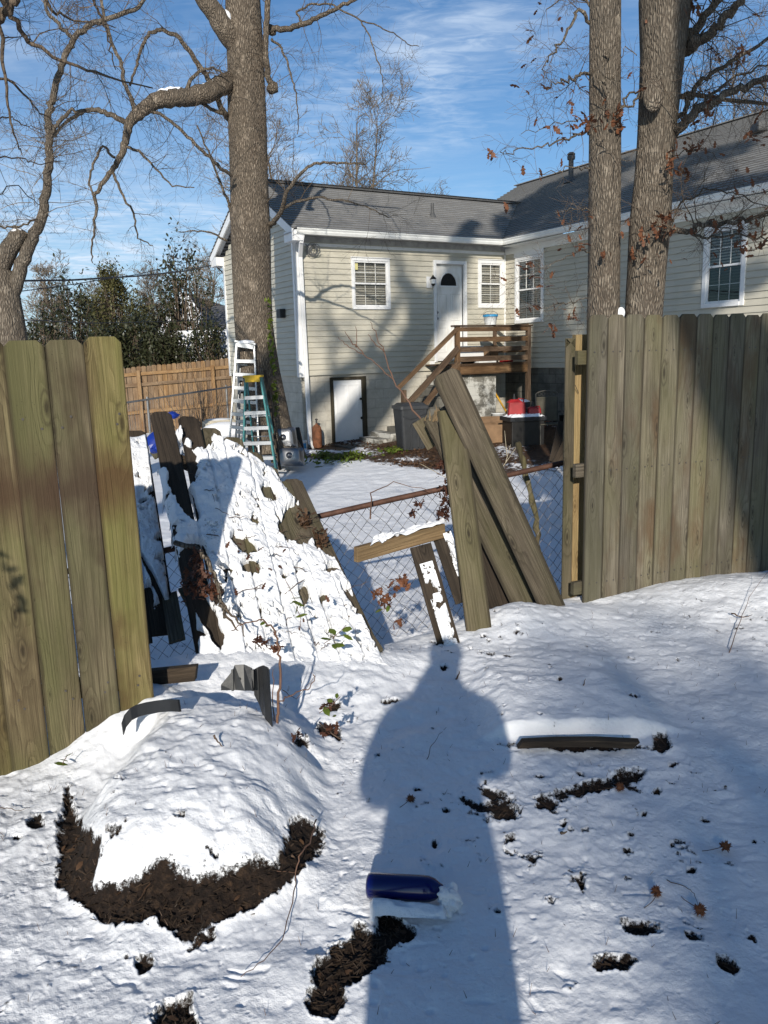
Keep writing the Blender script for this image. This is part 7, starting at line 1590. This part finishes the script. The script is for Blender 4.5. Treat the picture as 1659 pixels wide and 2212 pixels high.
shadowtree('tall bare tree behind the viewer, its trunk shades the back door', [onF(760, 930), onF(820, 850), onF(890, 755), onF(960, 640), onF(1000, 540), onF(1030, 440)], [.38, .36, .34, .30, .24, .18], 24, [(.5, [onF(900, 625), onF(850, 605)], .16, .10), (.8, [onF(1100, 530), onF(1200, 480)], .10, .05), (.35, [onF(760, 740), onF(700, 700)], .07, .03)], 31, 6, bx=-1.6)
shadowtree('bare tree behind the viewer shading the right wing', [onRt(1215, 900), onRt(1205, 760), onRt(1190, 640), onRt(1170, 520)], [.30, .27, .24, .2], 22, [(.6, [onRt(1260, 560), onRt(1330, 520)], .12, .06), (.3, [onRt(1300, 700), onRt(1400, 640), onRt(1500, 600)], .2, .14)], 33, 5)
shadowtree('bare tree behind the viewer shading the right wing near its window', [onRt(1330, 760), onRt(1400, 640), onRt(1480, 520), onRt(1540, 420)], [.5, .45, .4, .3], 20, [(.3, [onRt(1500, 660), onRt(1640, 600)], .3, .2), (.8, [onRt(1400, 430), onRt(1300, 420)], .14, .06)], 34, 5)
# unseen leaf crowns, added towards the sun from the surfaces they shade
def crowntree(lab, blobs, t, seed, dens=900):
    blobs = [(p, r_*1.35) for p, r_ in blobs]; rs = random.Random(seed); Cs = [(back_from(P, t+rs.uniform(-1, 1)), r_) for P, r_ in blobs]; m_ = np.mean([c for c, _ in Cs], axis=0); b = np.array([m_[0], m_[1], -.3]); tt = thing('added_shade_crown', lab, 'tree', b)
    W_ = wig([b, (b+m_)/2, m_], 5, .05, rs); ml = MB(); ml.tube(W_, np.linspace(.28, .10, len(W_)), 12)
    for c, r_ in Cs: ml.tube(wig([W_[len(W_)//2+rs.randint(0, 4)], c], 4, .06, rs), [.09, .07, .06, .04, .03], 6)
    ml.build('trunk', MAT['bark_oak'], tt, smooth=True); CC = []
    for c, r_ in Cs:
        for _ in range(int(dens*r_*r_)):
            d = nrm(np.array([rs.gauss(0, 1) for _ in range(3)]))*r_*rs.uniform(.2, 1)**.5; CC.append(c+d)
    V, F = leafquads(CC, .26, 0, rs, lobed=False); mk('foliage', V, F, MAT['leaf_ever'], tt)
def onroofF(u, v):
    w = ray(u, v); n_ = np.cross(HX, upF); q0 = HP(0, -.42, 4.07); return CAM+w*(((q0-CAM)@n_)/(w@n_))
crowntree('unseen broad leaf crown added behind the viewer to shade the long right roof', [(onroofR(1130, 470), .55), (onroofR(1180, 470), .7), (onroofR(1160, 430), .5), (onroofR(1240, 420), .6), (onroofR(1260, 480), .6), (onroofR(1340, 440), .7), (onroofR(1420, 400), .6), (onroofR(1480, 440), .6), (onroofR(1560, 420), .55), (onroofR(1110, 490), .4), (onroofR(1640, 400), .45), (onroofR(1220, 395), .5), (onroofR(1310, 370), .55), (onroofR(1400, 440), .6), (onroofR(1480, 350), .4), (onroofR(1150, 440), .5), (onroofR(1560, 330), .4)], 23, 36, 700)  # leaf blobs added out of view, shaped to darken the long roof
shadowtree('bare twiggy tree behind the viewer dappling the lower siding', [onF(600, 980), onF(670, 870), onF(760, 795), onF(860, 750), onF(950, 690), onF(1020, 640)], [.22, .20, .17, .13, .09, .05], 28, [(.4, [onF(720, 740), onF(700, 640)], .08, .03), (.6, [onF(900, 660), onF(960, 590)], .07, .03), (.5, [onF(880, 620), onF(850, 545)], .12, .07)], 44, 7, bx=-2.5)
crowntree('unseen open leaf crown added behind the viewer to dapple the right wing wall', [(onRt(u, v), r_) for u, v, r_ in ((1190, 760, .45), (1240, 640, .45), (1200, 580, .4), (1330, 620, .5), (1420, 560, .5), (1480, 640, .5), (1560, 600, .35), (1640, 560, .3), (1250, 560, .4))], 25, 46, 150)  # loose leaf blobs added out of view to break up sun on the wing wall
# near trees shading the far end of the right fence and the snow at the right
shadowtree('near leaning tree behind the viewer shading the right fence end', [Py(1760, 1200, 5.4), Py(1690, 1000, 5.4), Py(1620, 830, 5.3), Py(1560, 690, 5.2), Py(1500, 560, 5.2), Py(1420, 420, 5.2)], [.44, .42, .40, .34, .28, .2], 20, [(.5, [Py(1700, 800, 5.4), Py(1800, 700, 5.4)], .12, .06)], 37, 3)
shadowtree('slim tree behind the viewer shading the snow at the right', [Py(1900, 2100, 1.9), Py(1760, 1850, 2.4), Py(1620, 1690, 2.9), Py(1480, 1590, 3.3), Py(1360, 1520, 3.7), Py(1200, 1470, 4.0)], [.13, .13, .12, .10, .08, .06], 36, [(.4, [Py(1560, 1480, 4.), Py(1700, 1440, 4.2)], .07, .04)], 38, 3)
tw = thing('leafy_twig', 'leafy twig left of the viewer throwing its shadow on the left fence', 'twig', back_from(Py(40, 1230, 3.0), 2.3)); rs = random.Random(9)
MB().tube(wig([back_from(Py(u, v, 3.0), 2.3) for u, v in ((-60, 1120), (0, 1180), (35, 1240), (60, 1300))], 4, .004, rs), .003, 5).build('stem', MAT['vine'], tw)
V, F = leafquads([back_from(Py(rs.uniform(-40, 62), 0, 3.0)*0+Py(u+rs.gauss(0, 9), v+rs.gauss(0, 9), 3.0), 2.3) for u, v in ((-20, 1180), (0, 1200), (15, 1215), (30, 1230), (20, 1250), (40, 1255), (55, 1290), (62, 1300), (50, 1305), (5, 1235), (-10, 1215), (35, 1270))], .085, 0, rs, lobed=False); mk('leaves', V, F, MAT['leaf_green'], tw)
crowntree('unseen thin leaf crown added behind the viewer to dim the snow at the right', [(Pz(u, v, 0), r_) for u, v, r_ in ((1500, 1600, .55), (1620, 1700, .6), (1560, 1850, .5), (1400, 1560, .45), (1250, 1500, .4), (1640, 1980, .45), (1450, 2100, .35), (1600, 2180, .35), (1330, 1560, .4))], 30, 41, 45)  # sparse leaf blobs added out of view for a soft dimming of the snow
GR = {'plank': 'loose fence planks', 'ladder': 'stepladders by the big tree', 'pot': 'plant pots by the wall', 'shrub': 'evergreen shrubs behind the back fence', 'twig': 'twigs on the snow', 'sprig': 'green sprigs in the snow', 'fuel can': 'red fuel cans', 'paint can': 'paint cans by the corner', 'bucket': 'white buckets under the porch', 'vine': 'bare vines'}
for o in list(bpy.data.objects):
    if o.parent is None and 'category' in o and 'group' not in o and o['category'] in GR: o['group'] = GR[o['category']]
    if o.parent is None and o.name.startswith('bare_tree'): o['group'] = 'bare trees in the background'
